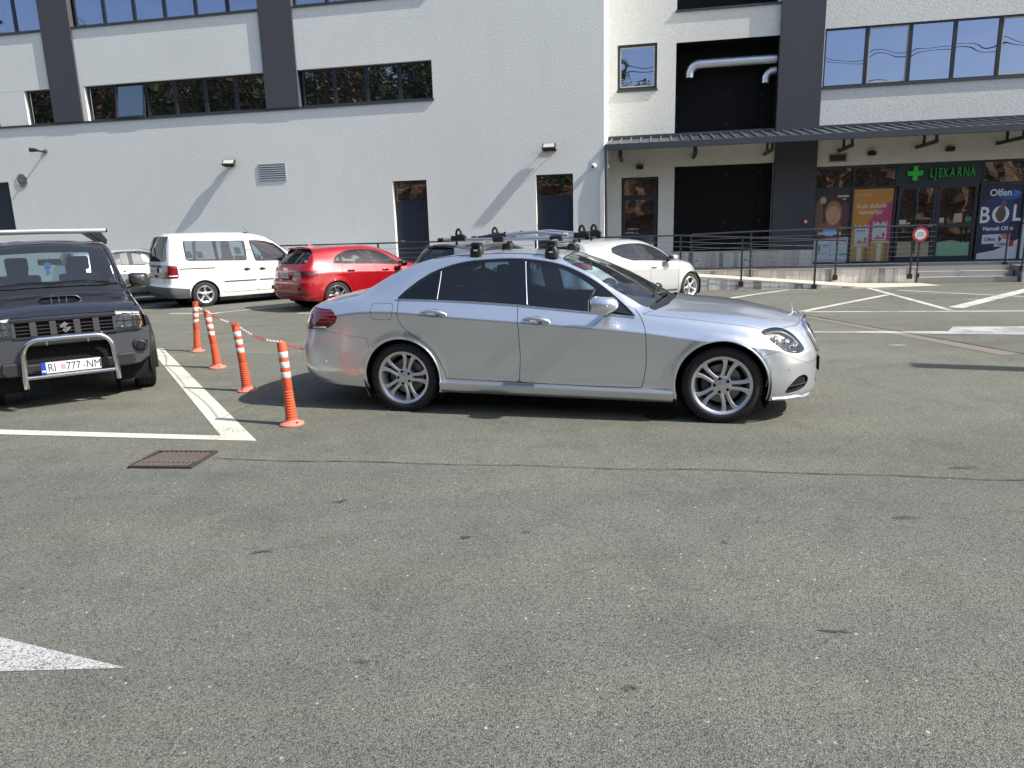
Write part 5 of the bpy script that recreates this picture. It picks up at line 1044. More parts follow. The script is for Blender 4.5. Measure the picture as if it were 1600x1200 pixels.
# ------------------------------------------------------------------ the silver saloon
SILVER = carpaint('silver_paint', (.71, .745, .79), .84, .30, 1, .04)
def silver_saloon():
    root = empty('silver_saloon', (-.7927, 7.4107, 0), -.2533, 'silver four door saloon with roof bars, parked side-on in the middle', 'car')
    tab = [
     # x     z0   y0   zw   yw    zc    yc    zb    yb    zg    yg    zr    yr    zt
     (-1.20, .27, .80, .50, .895, .78, .89, .945, .84, .975, .75, 1.00, .55, 1.025),
     (-1.00, .25, .83, .50, .915, .84, .90, .99, .84, 1.012, .76, 1.035, .58, 1.055),
     (-.75, .24, .85, .52, .920, .90, .91, 1.025, .84, 1.045, .765, 1.075, .60, 1.098),
     (-.50, .23, .86, .54, 0.914, .935, .92, 1.045, .84, 1.07, .78, 1.10, .66, 1.13),
     (-.38, .22, .86, .55, 0.914, .945, .922, 1.055, .84, 1.09, .78, 1.145, .67, 1.175),
     (-.20, .21, .87, .56, 0.914, .95, .925, 1.062, .838, 1.145, .765, 1.235, .66, 1.268),
     (.05, .20, .88, .57, 0.914, .94, .93, 1.068, .835, 1.20, .745, 1.34, .63, 1.375),
     (.25, .20, .88, .58, 0.914, .925, .932, 1.062, .832, 1.215, .73, 1.388, .61, 1.425),
     (.50, .20, .88, .58, 0.916, .903, .934, 1.048, .828, 1.22, .72, 1.418, .60, 1.452),
     (.90, .20, .88, .58, 0.918, .875, .934, 1.022, .825, 1.215, .715, 1.432, .595, 1.470),
     (1.30, .20, .88, .57, 0.918, .850, .934, .995, .825, 1.20, .715, 1.408, .595, 1.462),
     (1.50, .20, .88, .57, 0.918, .835, .934, .978, .825, 1.165, .72, 1.355, .61, 1.438),
     (1.70, .20, .88, .56, 0.917, .820, .933, .962, .825, 1.11, .735, 1.268, .645, 1.378),
     (1.92, .20, .88, .56, 0.916, .800, .932, .944, .825, 1.035, .765, 1.13, .69, 1.288),
     (2.08, .20, .88, .55, 0.914, .785, .930, .930, .825, .98, .78, 1.035, .725, 1.212),
     (2.24, .20, .88, .55, 0.912, .768, .928, .912, .825, .935, .785, .962, .725, 1.125),
     (2.38, .20, .88, .54, 0.910, .750, .926, .898, .825, .925, .765, .950, .66, 1.050),
     (2.52, .20, .88, .53, 0.909, .730, .924, .884, .825, .914, .75, .944, .60, 1.008),
     (2.90, .20, .88, .52, .925, .690, .920, .838, .822, .885, .73, .918, .56, .972),
     (3.20, .20, .87, .50, .92, .650, .91, .792, .81, .838, .71, .872, .52, .925),
     (3.45, .19, .87, .44, .905, .61, .895, .757, .80, .805, .70, .842, .52, .882),
     (3.72, .185, .86, .38, .89, .56, .885, .70, .80, .755, .70, .792, .52, .818)]
    fl = [(0, .33, .385, .012, .035), (2.862, .33, .395, .012, .035)]
    sh = Shell(tab, [(.2, .10), (.3, .05), (.42, 0), (.60, .0), (.68, .035), (.82, .065), (.92, .10), (1.0, .145)], [(.19, -.035), (.23, .0), (.36, 0), (.5, -.005), (.58, -.02), (.7, -.065), (.80, -.115), (.9, -.15)], -1.21, 3.715, -.50, 2.98, (4.4, 3.6), (2.65, 2.35), .021, (4, 8, 16, 10, 9, 10, 8, 8), fl)
    dlo = spl([(-.045, 1.062), (.08, 1.175), (.24, 1.277), (.40, 1.338), (.58, 1.378), (.80, 1.395), (1.05, 1.398), (1.27, 1.378), (1.45, 1.342), (1.62, 1.278), (1.80, 1.178), (1.98, 1.045), (2.145, .902)], 5)+[(1.79, .938), (1.39, .975), (1.10, 1.005), (.70, 1.032), (.35, 1.05)]
    qg = [(.03, 1.072), (.12, 1.165), (.24, 1.245), (.325, 1.285), (.325, 1.062)]
    rg = [(.375, 1.062), (.375, 1.312), (.50, 1.348), (.70, 1.370), (.985, 1.375), (1.025, 1.025), (.70, 1.045)]
    fg = [(1.185, 1.366), (1.32, 1.350), (1.46, 1.312), (1.62, 1.238), (1.78, 1.135), (1.90, 1.03), (1.93, .99), (1.95, .945), (1.79, .955), (1.39, .990), (1.235, 1.002)]
    ops = [dict(pl='circle', c=(0, .33, .372), tmax=3.3, open=1), dict(pl='circle', c=(2.862, .33, .382), tmax=3.2, open=1),
        dict(name='window_surround', pl='xz', poly=dlo, tmin=3.6, tmax=6.0, mat=BLKG, off=-.004, open=1, per_side=True,
             panes=[dict(name='quarter_glass', pl='xz', poly=qg, mat=GLASS_D, off=-.006), dict(name='rear_side_window', pl='xz', poly=rg, mat=GLASS_M, off=-.006), dict(name='front_side_window', pl='xz', poly=fg, mat=GLASS_M, off=-.006)]),
        dict(name='windscreen', pl='xy', poly=[(1.50, -.2), (1.495, .3), (1.47, .57), (1.56, .61), (1.85, .665), (2.06, .705), (2.24, .715), (2.33, .5), (2.385, .25), (2.40, -.2)], tmin=6.02, mat=GLASS, off=-.004, open=1, gap=.004),
        dict(name='rear_window', pl='xy', poly=[(-.40, -.2), (-.39, .3), (-.36, .60), (.02, .585), (.24, .53), (.27, .3), (.28, -.2)], tmin=6.04, mat=GLASS_D, off=-.003, open=1, gap=.003),
        dict(name='cowl', pl='xy', poly=[(2.40, -.2), (2.385, .25), (2.33, .5), (2.24, .72), (2.30, .74), (2.40, .55), (2.455, .3), (2.475, -.2)], tmin=4.6, mat=BLK, off=-.02),
        dict(name='headlight', pl='xz', poly=spl([(3.165, .776), (3.25, .797), (3.34, .786), (3.43, .738), (3.505, .655), (3.53, .600), (3.46, .588), (3.36, .618), (3.27, .680), (3.21, .735)], 4, True), xmin=3.1, tmax=5.5, mat=LENS, per_side=True, open=1, gap=.002, ymin=.42),
        dict(name='taillight', pl='xz', poly=[(-.86, .975), (-.70, .965), (-.625, .90), (-.65, .845), (-.75, .785), (-1.3, .77), (-1.3, .975)], xmax=-.5, tmax=6, ymin=.52, mat=pmat('taillight_red', (.16, .006, .010), .18, coat=1), per_side=True, gap=.003),
        dict(name='radiator_grille', pl='yz', poly=[(-.2, .80), (.20, .80), (.37, .77), (.42, .70), (.36, .575), (.22, .525), (-.2, .52)], xmin=3.3, mat=VOID, off=-.03, open=0),
        dict(name='lower_intake', pl='yz', poly=[(-.2, .40), (.38, .40), (.44, .34), (.40, .27), (-.2, .25)], xmin=3.3, mat=VOID, off=-.03),
        dict(name='fog_intake', pl='xz', poly=spl([(3.375, .262), (3.41, .318), (3.465, .375), (3.515, .398), (3.56, .385), (3.58, .345), (3.55, .295), (3.50, .272), (3.44, .262)], 4, True), xmin=3.3, ymin=.45, tmax=3, mat=pmat('intake_mesh', (.03, .03, .032), .6), off=-.022, per_side=True),
        dict(name='front_bumper', pl='xz', poly=[(3.165, .585), (3.30, .615), (3.42, .560), (3.56, .49), (4, .49), (4, 0), (3.0, 0)], xmin=3.1, gap=.0012),
        dict(name='rear_bumper', pl='xz', poly=[(-.335, .70), (-.60, .735), (-.76, .77), (-1.5, .74), (-1.5, 0), (-.2, 0)], xmax=-.3, gap=.0015),
        dict(name='rear_door', pl='xz', poly=spl([(-.02, 1.04), (-.012, .97), (-.01, .90), (.03, .82), (.10, .755), (.20, .69), (.30, .61), (.375, .50), (.42, .40), (.43, .335)], 4)+[(1.125, .315), (1.14, .55), (1.13, .80), (1.105, 1.02), (1.06, 1.45), (.3, 1.45)], tmax=5.0, tmin=.9, per_side=True, gap=.0028),
        dict(name='front_door', pl='xz', poly=[(1.125, .315), (1.14, .55), (1.13, .80), (1.105, 1.02), (1.06, 1.45), (1.7, 1.45), (2.16, .93)]+spl([(2.175, .915), (2.215, .84), (2.235, .76), (2.24, .64), (2.24, .50), (2.225, .38), (2.205, .288)], 4), tmax=5.0, tmin=.9, per_side=True, gap=.0028),
        dict(name='bonnet', pl='xy', poly=[(2.475, -.3), (2.455, .3), (2.40, .56), (2.30, .74), (2.2, .82), (2.5, .825), (2.9, .822), (3.19, .80), (3.33, .70), (3.48, .48), (3.535, .3), (3.55, -.3)], tmin=4.02, gap=.002),
        dict(name='boot_lid', pl='xy', poly=[(-.435, -.3), (-.43, .3), (-.41, .62), (-.50, .74), (-.80, .75), (-1.3, .72), (-1.3, -.3)], tmin=4.75, gap=.002),
        dict(name='fuel_flap', pl='xz', poly=spl([(-.275, 1.00), (-.255, 1.022), (-.17, 1.025), (-.085, 1.02), (-.065, 1.0), (-.062, .95), (-.068, .90), (-.09, .878), (-.17, .877), (-.25, .88), (-.272, .90), (-.278, .95)], 4, True), tmax=5, per_side=True, sides=(-1,), gap=.0018)]
    body, o = car_body(root, sh, ops, SILVER)
    # far side has no flap: fill
    for sd in (-1, 1):
        fd = o['front_door'][0][sd]; rd_ = o['rear_door'][0][sd]
        door_handle(sh, rd_, .345, .937, .235, sd, SILVER, .028, pmat('handle_bowl_shade', (.25, .26, .27), .35, .8)); door_handle(sh, fd, 1.295, .873, .235, sd, SILVER, .028, MATS['handle_bowl_shade'])
        side_strip(sh, 'belt_trim', [(-.05, 1.053), (.35, 1.042), (.70, 1.023), (1.10, .996), (1.39, .966), (1.79, .929), (2.14, .893)], .0065, .004, CHROME, body, sd, 6)
        side_strip(sh, 'window_trim_upper', spl([(-.05, 1.062), (.08, 1.18), (.24, 1.283), (.40, 1.344), (.58, 1.384), (.80, 1.401), (1.05, 1.404), (1.27, 1.384), (1.45, 1.348), (1.62, 1.284), (1.80, 1.184), (1.98, 1.05), (2.15, .905)], 4), .0045, .002, SILVER, body, sd, 6.6)
        side_strip(sh, 'chrome_divider', [(1.143, 1.37), (1.165, 1.18), (1.19, 1.005)], .005, .000, CHROME, body, sd, 6); side_strip(sh, 'chrome_divider', [(.350, 1.30), (.350, 1.055)], .005, .000, CHROME, body, sd, 6)
        # sill
        m = MB(); pr = [(.905, .318), (.945, .306), (.950, .292), (.935, .245), (.90, .205), (.84, .19), (.84, .31)]
        V = []; xs_ = [.375, .45, 1.2, 2.0, 2.40, 2.47]
        for x in xs_:
            dz = -.017*(x-.4); 
            V += [(x, sd*y, z+dz) for y, z in pr]
        k = len(pr); m.add(V, [(i*k+j, i*k+(j+1) % k, (i+1)*k+(j+1) % k, (i+1)*k+j) for i in range(len(xs_)-1) for j in range(k)]+[tuple(range(k)), tuple((len(xs_)-1)*k+j for j in range(k))])
        m.build('sill', SILVER, root, smooth=35)
        # arch lips
        for cx_, R_a, a0, a1 in ((0, .374, -.12, math.pi+.10), (2.862, .384, -.30, math.pi+.28)):
            Q = [(cx_+R_a*math.cos(a0+(a1-a0)*i/40), .33+R_a*math.sin(a0+(a1-a0)*i/40)) for i in range(41)]; Rr = [sh.side(x, z, 3.2) for x, z in Q]
            strip('arch_lip', [q[0] for q in Rr], [q[1] for q in Rr], .008, -.003, SILVER, body, sd, 8)
        mirror(fd, 1.875, .935, 1.015, sd, SILVER, L=.20, H=.15, D=.25, chrome=CHROME)
        MB().add([(sh.side(x, z, 6)[0]+sh.side(x, z, 6)[1]*.003)*np.array([1, sd, 1]) for x, z in ((1.955, .94), (2.10, .915), (1.965, 1.02))], [(0, 1, 2)]).build('mirror_triangle', BLK, fd)
        # headlamp internals
        hl = o['headlight'][0][sd]
        P, n = sh.side(3.36, .70, 5.0)
        bk = MB(); q = [sh.side(x, z, 5.0) for x, z in [(3.19, .765), (3.26, .782), (3.34, .77), (3.42, .725), (3.49, .65), (3.51, .61), (3.45, .605), (3.36, .63), (3.27, .69), (3.22, .735)]]
        V = [tuple((a-b*.055)*np.array([1, sd, 1])) for a, b in q]; bk.add(V, [tuple(range(len(V)))]); bk.build('lamp_reflector', pmat('lamp_reflector', (.80, .81, .82), .5, .25), hl)
        for (x, z, r_, dd) in ((3.30, .715, .040, .03), (3.385, .675, .048, .02), (3.455, .645, .040, .02)):
            p, nn = sh.side(x, z, 5.0); c = Vector((p[0]-nn[0]*dd, (p[1]-nn[1]*dd)*sd, p[2]-nn[2]*dd)); ax = Vector((.85, sd*.5, .1)).normalized()
            MB().lathe([(r_, .012), (r_*1.05, .0), (r_*.9, -.03), (.001, -.035)], 24, o=c, ax=ax).build('lamp_projector', CHROME, hl, smooth=40)
        side_strip(sh, 'light_strip', spl([(3.20, .762), (3.28, .778), (3.36, .762), (3.44, .71), (3.49, .655)], 4), .006, -.012, CHROME, hl, sd, 5.5)
        tl = o['taillight'][0][sd]
        for z, a, b in ((.945, -.90, -.66), (.915, -.90, -.645), (.885, -.90, -.655), (.855, -.90, -.68)):
            Q = [(a+(b-a)*i/8, z) for i in range(9)]; Rr = [sh.side(x, z_, 6) for x, z_ in Q]; strip('light_guide', [q_[0] for q_ in Rr], [q_[1] for q_ in Rr], .006, .001, pmat('red_guide', (.30, .01, .015), .2, coat=1), tl, sd, 6)
        Q = [(-.90+(.15)*i/6, .795+.004*i/6) for i in range(7)]; Rr = [sh.side(x, z_, 6) for x, z_ in Q]; strip('clear_band', [q_[0] for q_ in Rr], [q_[1] for q_ in Rr], .010, .001, pmat('clear_plastic', (.5, .45, .45), .2, coat=1), tl, sd, 6)
        Rr = [sh.side(x, .215-.02*(x > 3.5), 2.5) for x in np.linspace(3.27, 3.60, 10)]; strip('bumper_lip', [q_[0] for q_ in Rr], [q_[1] for q_ in Rr], .014, .004, SILVER, o['front_bumper'][0][0], sd, 8)
        fg_ = o['fog_intake'][0][sd]
        side_strip(sh, 'intake_blade', [(3.40, .315), (3.47, .318), (3.575, .322)], .007, -.004, BLKG, fg_, sd, 3)
        for k in range(9): side_strip(sh, 'mesh_bar', [(3.40+k*.02, .265+.0*k), (3.43+k*.02, .30), (3.46+k*.018, .39-.002*k)], .0018, -.016, BLK, fg_, sd, 3, .02)
        for (x, z) in ((3.41, .46), (-.78, .47)):
            p, nn = sh.side(x, z, 3); MB().lathe([(.001, .003), (.010, .003), (.012, 0)], 14, o=Vector((p[0], p[1]*sd, p[2])), ax=Vector((nn[0], nn[1]*sd, nn[2]))).build('parking_sensor', SILVER, body, smooth=30)
    # grille: chrome frame, slats, star
    gy = o['radiator_grille'][0][0]
    G = [(0, .80), (.20, .80), (.37, .77), (.42, .70), (.36, .575), (.22, .525), (0, .52)]
    for sd in (-1, 1):
        Rr = [sh.end(y, z, 1) for y, z in G]; strip('grille_frame', [q[0] for q in Rr], [q[1] for q in Rr], .013, .016, CHROME, gy, sd, 8)
        for z in (.735, .685, .635, .58):
            w = np.interp(z, [.525, .575, .70, .77], [.22, .36, .42, .37]); Rr = [sh.end(w*i/5, z, 1) for i in range(6)]; strip('grille_slat', [q[0] for q in Rr], [q[1] for q in Rr], .009, .008, CHROME, gy, sd, 6)
    MB().obox((3.715, 0, .42), (.006, 0, 0), (0, .26, 0), (0, 0, .062)).build('number_plate', BLK, root, bevel=.002)
    c = Vector((3.50, 0, sh.top(3.50, 0)[0][2])); t_ = 2*math.pi
    MB().tube([c, c+Vector((0, 0, .025))], [.014, .006], 10).tube([c+Vector((0, .034*math.cos(t_*i/20), .062+.034*math.sin(t_*i/20))) for i in range(21)], .0028, 6, cap=False).tube([c+Vector((0, 0, .062)), c+Vector((0, 0, .095))], .003, 5).tube([c+Vector((0, 0, .062)), c+Vector((0, .029, .045))], .003, 5).tube([c+Vector((0, 0, .062)), c+Vector((0, -.029, .045))], .003, 5).build('bonnet_star', CHROME, root, smooth=40)
    # roof seams, antenna fin
    for sd in (-1, 1):
        Rr = [sh.top(x, .565, 6.0) for x in np.linspace(.25, 1.45, 12)]; strip('roof_seam', [q[0] for q in Rr], [q[1] for q in Rr], .004, .0, BLK, body, sd, 6)
    fz = sh.top(.36, 0)[0][2]; m = MB(); m.add([(.26, -.016, fz-.02), (.26, .016, fz-.02), (.44, .014, fz-.01), (.44, -.014, fz-.01), (.25, 0, fz+.062), (.30, 0, fz+.055), (.42, 0, fz+.008)], [(0, 1, 4), (1, 2, 6, 5, 4), (0, 4, 5, 6, 3), (2, 3, 6)]); m.build('roof_antenna', SILVER, root, bevel=.003)
    # wipers
    for y0_, y1_ in ((-.52, .10), (.05, .58)):
        Rr = [sh.top(2.34-.02*abs(i-3), y0_*-1+(y0_-y1_)*-1*0+(y1_-y0_)*0, 6) for i in range(1)]
    for ya, yb in ((.55, -.02), (.02, -.50)):
        pts = []
        for i in range(9):
            y_ = ya+(yb-ya)*i/8; q, n_ = sh.top(2.30-.03*i/8, abs(y_), 6.05); pts.append(Vector((q[0], y_, q[2]))+Vector((n_[0], 0, n_[2]))*.014)
        MB().tube(pts, .008, 6).build('wiper', BLK, root, smooth=50)
    wheel_wells(root, [(0, .33), (2.862, .33)], .40, .55, .905)
    for (x, R_o) in ((0, .1), (2.868, .42)):
        for sd in (-1, 1): wheel(root, x, .905 if x else .90, sd, .327, .235, .244, 'twin', pmat('alloy_silver', (.70, .71, .73), .34, .75, coat=.5), rot=R_(o_rot[(x > 1, sd)]), dark=None)
    interior(root, 1.88, .93, .80, [(1.12, .37, .42), (1.12, -.37, .42), (.25, 0, .42, dict(w=1.25, back=.55, bench=True))], x0=-.3)
    MB().box(-.85, 3.15, -.76, .76, .22, .27).build('underbody', VOID, root)
    return root, sh
o_rot = {(False, -1): 2, (False, 1): 10, (True, -1): 0, (True, 1): 20}
saloon, sal_sh = silver_saloon()
# ---- roof bars and cycle carriers on the saloon: one rack that rests on the roof
rk = empty('roof_rack', saloon.location, saloon.rotation_euler.z, 'black footed roof bars with silver cycle carriers on the silver saloon', 'roof rack')
BLKM = pmat('rack_black', (.010, .010, .011), .5); TUBE = pmat('rack_tube_silver', (.55, .56, .57), .35, .9)
for x in (.665, 1.37):
    MB().tube([(x, -.60, 1.535), (x, 0, 1.55), (x, .60, 1.535)], .016, 10, flat=1.3).build('cross_bar', TUBE, rk, smooth=50)
    for sd in (-1, 1):
        p, _ = sal_sh.top(x, .565, 6.0); zf = p[2]; m = MB(); V = []
        prof = [(.062, zf-.015), (.064, zf+.025), (.058, zf+.06), (.040, zf+.080), (.026, zf+.090)]
        k = 14
        for hw, z in prof:
            for j in range(k): t = 2*math.pi*j/k; V.append((x+hw*math.copysign(abs(math.cos(t))**.6, math.cos(t)), sd*(.57-(z-zf)*.15+.040*math.copysign(abs(math.sin(t))**.6, math.sin(t))), z))
        m.add(V, [(i*k+j, i*k+(j+1) % k, (i+1)*k+(j+1) % k, (i+1)*k+j) for i in range(4) for j in range(k)]+[tuple(range(k)), tuple(4*k+j for j in range(k-1, -1, -1))])
        f_ = m.build('rack_foot', BLKM, rk, smooth=45)
        MB().obox((x, sd*.612, zf+.038), (.016, 0, 0), (0, .002, 0), (0, 0, .006)).build('white_badge', WHITE, f_)
        MB().lathe([(.001, .004), (.010, .004), (.012, 0)], 12, o=(x, sd*.606, zf+.062), ax=(0, sd, 0)).build('lock', BLKG, f_)
        MB().obox((x, sd*.56, 1.53), (.045, 0, 0), (0, .05, 0), (0, 0, .022)).build('clamp_cover', BLKM, f_, bevel=.012)
def carrier(y, x0, x1, z, arm, hoopx):
    MB().tube([(x0, y, z), ((x0+x1)/2, y, z-.008), (x1, y, z-.012)], .0155, 10, flat=1.1).build('carrier_rail', TUBE, rk, smooth=50)
    MB().tube([(x0-.012, y, z), (x0+.045, y, z)], .020, 10).tube([(x1-.03, y, z-.012), (x1+.012, y, z-.012)], .020, 10).build('rail_end_cap', BLKM, rk, smooth=40)
    for hx in hoopx:
        h = MB(); h.obox((hx, y, z+.012), (.075, 0, .0), (0, .03, 0), (0, 0, .026)); h.obox((hx+.02, y, z+.03), (.035, 0, 0), (0, .028, 0), (0, 0, .022))
        o = h.build('wheel_holder', BLKM, rk, bevel=.012)
        P = [(hx+.024*math.cos(t), y, z+.050+.048*math.sin(t)+(.0 if math.sin(t) > 0 else 0)) for t in [math.pi*i/10 for i in range(11)]]
        MB().tube([(hx+.024, y, z+.01)]+P+[(hx-.024, y, z-.055)], .0115, 6).build('wheel_strap', BLKM, o, smooth=60)
    if arm:
        a0, a1 = arm; MB().tube([(a0, y+.05, z+.030), ((a0+a1)/2, y+.055, z+.050), (a1, y+.05, z+.018)], .018, 10).build('frame_arm', TUBE, rk, smooth=50)
        b = MB(); b.tube([(a0-.28, y+.045, z+.012), (a0-.05, y+.05, z+.026), (a0+.0, y+.05, z+.030)], [.016, .026, .022], 10); b.tube([(a0-.01, y+.05, z-.005), (a0-.01, y+.05, z+.062)], [.012, .012], 8); b.build('arm_claw', BLKM, rk, smooth=40)
        MB().tube([(a1, y+.05, z+.018), (a1+.04, y+.05, z+.016)], .022, 10).build('arm_pivot', pmat('grey_plastic', (.35, .35, .36), .5), rk, smooth=40)
carrier(-.28, .20, 1.66, 1.578, (.86, 1.42), (.40, 1.60)); carrier(.24, .38, 1.70, 1.585, (.90, 1.46), (.62, 1.64))
MB().obox((.80, -.28, 1.572), (.055, 0, 0), (0, .035, 0), (0, 0, .028)).obox((1.36, -.28, 1.566), (.06, 0, 0), (0, .035, 0), (0, 0, .026)).obox((.80, .24, 1.572), (.05, 0, 0), (0, .035, 0), (0, 0, .025)).build('bar_clamp', BLKM, rk, bevel=.012)

# ------------------------------------------------------------------ parked cars of the far row
def hatch(name, pos, yaw, label, paint, T, rear, front, xr, xf, rs_, fs_, dlo, panes, doors, arches, W, R, rr, style, rimm, ws, rgl, handles, mirr, seats, extra, er=(4.5, 4.0), ef=(2.4, 2.3), glass=glassmat('clear_side_glass', (.90, .95, .93), haze=.02), step=.03, dash=(1.75, .92, .74), trim=BLKG, tails=None, ops_extra=(), group=None, pan=None):
    root = empty(name, (*pos, 0), yaw, label, 'car' if 'van' not in name else 'van')
    fl = [(a[0], a[1], a[2]+.015, .010, .035) for a in arches]
    sh = Shell(T, rear, front, xr, xf, rs_, fs_, er, ef, step, (3, 6, 9, 7, 7, 6, 6, 6), fl)
    ops = [dict(pl='circle', c=a, tmax=3.2, open=1) for a in arches]
    ops.append(dict(name='window_surround', pl='xz', poly=dlo, tmin=3.4, tmax=6.0, mat=trim, off=-.003, open=1, per_side=True, panes=[dict(name=n, pl='xz', poly=p, mat=glass, off=-.005) for n, p in panes]))
    ops.append(dict(name='windscreen', pl='xy', poly=ws, tmin=6.02, xmin=ws[0][0]-.05, mat=GLASS, off=-.004, open=1, gap=.003))
    ops.append(dict(name='rear_window', pl='yz', poly=rgl, xmax=rs_+.6, mat=GLASS_D, off=-.003, open=1, gap=.003, tmin=3.3))
    for o_ in ops_extra: ops.append(o_)
    if tails: ops.append(dict(name='taillight', pl=tails[0], poly=tails[1], xmax=tails[2], mat=tails[3], per_side=True, gap=.003, off=0))
    for n, p in doors: ops.append(dict(name=n, pl='xz', poly=p, tmax=5.0, tmin=.9, per_side=True, gap=.004))
    if pan: ops.append(dict(name='bonnet', pl='xy', poly=pan, tmin=4.02, gap=.003))
    body, o = car_body(root, sh, ops, paint)
    for sd in (-1, 1):
        for (n, x, z, L, drop) in handles: door_handle(sh, o[n][0][sd], x, z, L, sd, paint if 'van' not in name else BLK, drop)
        if mirr: mirror(o['front_door'][0][sd], *mirr[:3], sd, mirr[3], L=mirr[4], H=mirr[5], D=mirr[6])
        for a in arches:
            Q = [(a[0]+(a[2]+.002)*math.cos(t), a[1]+(a[2]+.002)*math.sin(t)) for t in np.linspace(-.1, math.pi+.1, 30)]; Rr = [sh.side(x, z, 3.2) for x, z in Q]
            strip('arch_lip', [q[0] for q in Rr], [q[1] for q in Rr], .008, -.003, paint, body, sd, 6)
        for i, a in enumerate(arches): wheel(root, a[0], W, sd, R, .20, rr, style, rimm, rot=.3+i*.5+(sd > 0))
    wheel_wells(root, [(a[0], a[1]) for a in arches], arches[0][2]+.02, .5, W-.01)
    interior(root, *dash, seats, x0=xr+.35)
    MB().box(xr+.3, xf-.45, -.72, .72, .22, .28).build('underbody', VOID, root)
    extra(root, sh, body, o)
    return root
RED = carpaint('red_paint', (.36, .004, .010), .3, .30, 1, .05); WHT = pmat('white_paint', (.74, .74, .72), .35, coat=1, var=.02); PEARL = carpaint('pearl_white_paint', (.50, .51, .505), .35, .32, 1, .04)
DGREY = carpaint('dark_grey_paint', (.05, .052, .058), .6, .3, 1, .05); SILV2 = carpaint('light_silver_paint', (.42, .43, .44), .6, .3, 1, .05)
ALLOY2 = pmat('alloy_bright', (.68, .69, .70), .3, .8); ALLOYB = pmat('alloy_black_polished', (.40, .40, .41), .25, .9)
# red hatchback
Ta = [(-.86, .26, .82, .52, .90, .80, .86, .95, .80, 1.15, .70, 1.30, .57, 1.38), (-.6, .24, .84, .54, .905, .82, .885, 1.0, .82, 1.17, .72, 1.325, .58, 1.40), (-.2, .22, .85, .55, .91, .84, .90, 1.02, .82, 1.19, .72, 1.35, .58, 1.43),
      (.4, .2, .86, .55, .905, .84, .90, 1.0, .815, 1.19, .72, 1.375, .58, 1.445), (.95, .2, .86, .55, .905, .82, .90, .975, .815, 1.18, .72, 1.375, .585, 1.445), (1.25, .2, .86, .55, .905, .81, .90, .96, .815, 1.14, .73, 1.325, .60, 1.42),
      (1.55, .2, .86, .55, .905, .79, .90, .94, .815, 1.05, .75, 1.20, .66, 1.345), (1.80, .2, .86, .55, .905, .77, .90, .92, .815, .99, .77, 1.06, .71, 1.24), (2.05, .2, .86, .55, .905, .75, .90, .90, .81, .93, .77, .97, .70, 1.11), (2.2, .2, .86, .54, .905, .73, .90, .885, .81, .92, .75, .95, .62, 1.02),
      (2.6, .2, .86, .52, .90, .68, .89, .83, .80, .875, .70, .91, .5, .96), (3.0, .2, .85, .50, .89, .64, .87, .77, .78, .82, .66, .85, .46, .90), (3.5, .2, .82, .45, .86, .58, .82, .66, .72, .70, .6, .73, .4, .76)]
def ex_audi(root, sh, body, o):
    P, M4, f = plate(root, 'number_plate', (-.852, 0, .80), -1, txt=None, tilt=.12)
    for k_, (a_, w_) in enumerate(((-.17, .025), (-.13, .018), (-.03, .03), (.015, .03), (.06, .028), (.14, .03), (.18, .03))): MB().prism([(a_, -.03), (a_+w_, -.03), (a_+w_, .03), (a_, .03)], f, .0004, .0012).build('plate_mark', pmat('faded_print', (.16, .17, .18), .6), P)
    for sd in (-1, 1):
        for z, th in ((.395, .012),):
            Q = [sh.end(sd*y, z, -1) for y in np.linspace(.0, .80, 14)]; MB().tube([Vector(q[0])+Vector(q[1])*Vector((1, sd, 1)).x*.004 for q in Q], .035, 6, flat=.6).build('lower_valance', BLK, body, smooth=50)
        q = sh.end(sd*.62, .52, -1)[0]; MB().obox((q[0]-.0, q[1], q[2]), (.012, 0, 0), (.02, -sd*.07, 0), (0, 0, .045)).build('bumper_vent', BLK, body, bevel=.01)
    # ring emblem on the boot lid
    m = MB()
    for k in range(4):
        c = sh.end(.0, .94, -1)[0]; m.tube([(c[0]-.006, -.075+.05*k+.033*math.cos(t), .935+.033*math.sin(t)) for t in [2*math.pi*i/18 for i in range(19)]], .0045, 5, cap=False)
    m.build('ring_emblem', CHROME, body)
    MB().box(sh.end(.45, .72, -1)[0][0]-.006, sh.end(.45, .72, -1)[0][0]-.001, -.58, -.40, .705, .722).build('model_badge', CHROME, body)
    MB().tube([sh.end(y, 1.365, -1)[0]+np.array([-.03, 0, .025]) for y in np.linspace(-.50, .50, 9)], .03, 8, flat=.5).build('roof_spoiler', RED, body, smooth=50)
    z = sh.top(-.10, 0)[0][2]; MB().add([(-.20, -.018, z-.01), (-.20, .018, z-.01), (-.04, .012, z-.005), (-.04, -.012, z-.005), (-.19, 0, z+.055), (-.14, 0, z+.05)], [(0, 1, 4), (1, 2, 5, 4), (0, 4, 5, 3), (2, 3, 5)]).build('roof_antenna', RED, body)
    MB().tube([(sh.end(.05, 1.08, -1)[0]+np.array([-.02, 0, 0])), sh.end(.25, 1.10, -1)[0]+np.array([-.02, 0, 0]), sh.end(.42, 1.07, -1)[0]+np.array([-.02, 0, 0])], .010, 6).build('rear_wiper', BLK, body)
audi_dlo = spl([(-.02, 1.045), (.06, 1.16), (.18, 1.245), (.42, 1.315), (.75, 1.335), (1.02, 1.325), (1.28, 1.265), (1.55, 1.13), (1.83, .945)], 4)+[(1.80, .935), (1.05, .985), (.3, 1.02)]
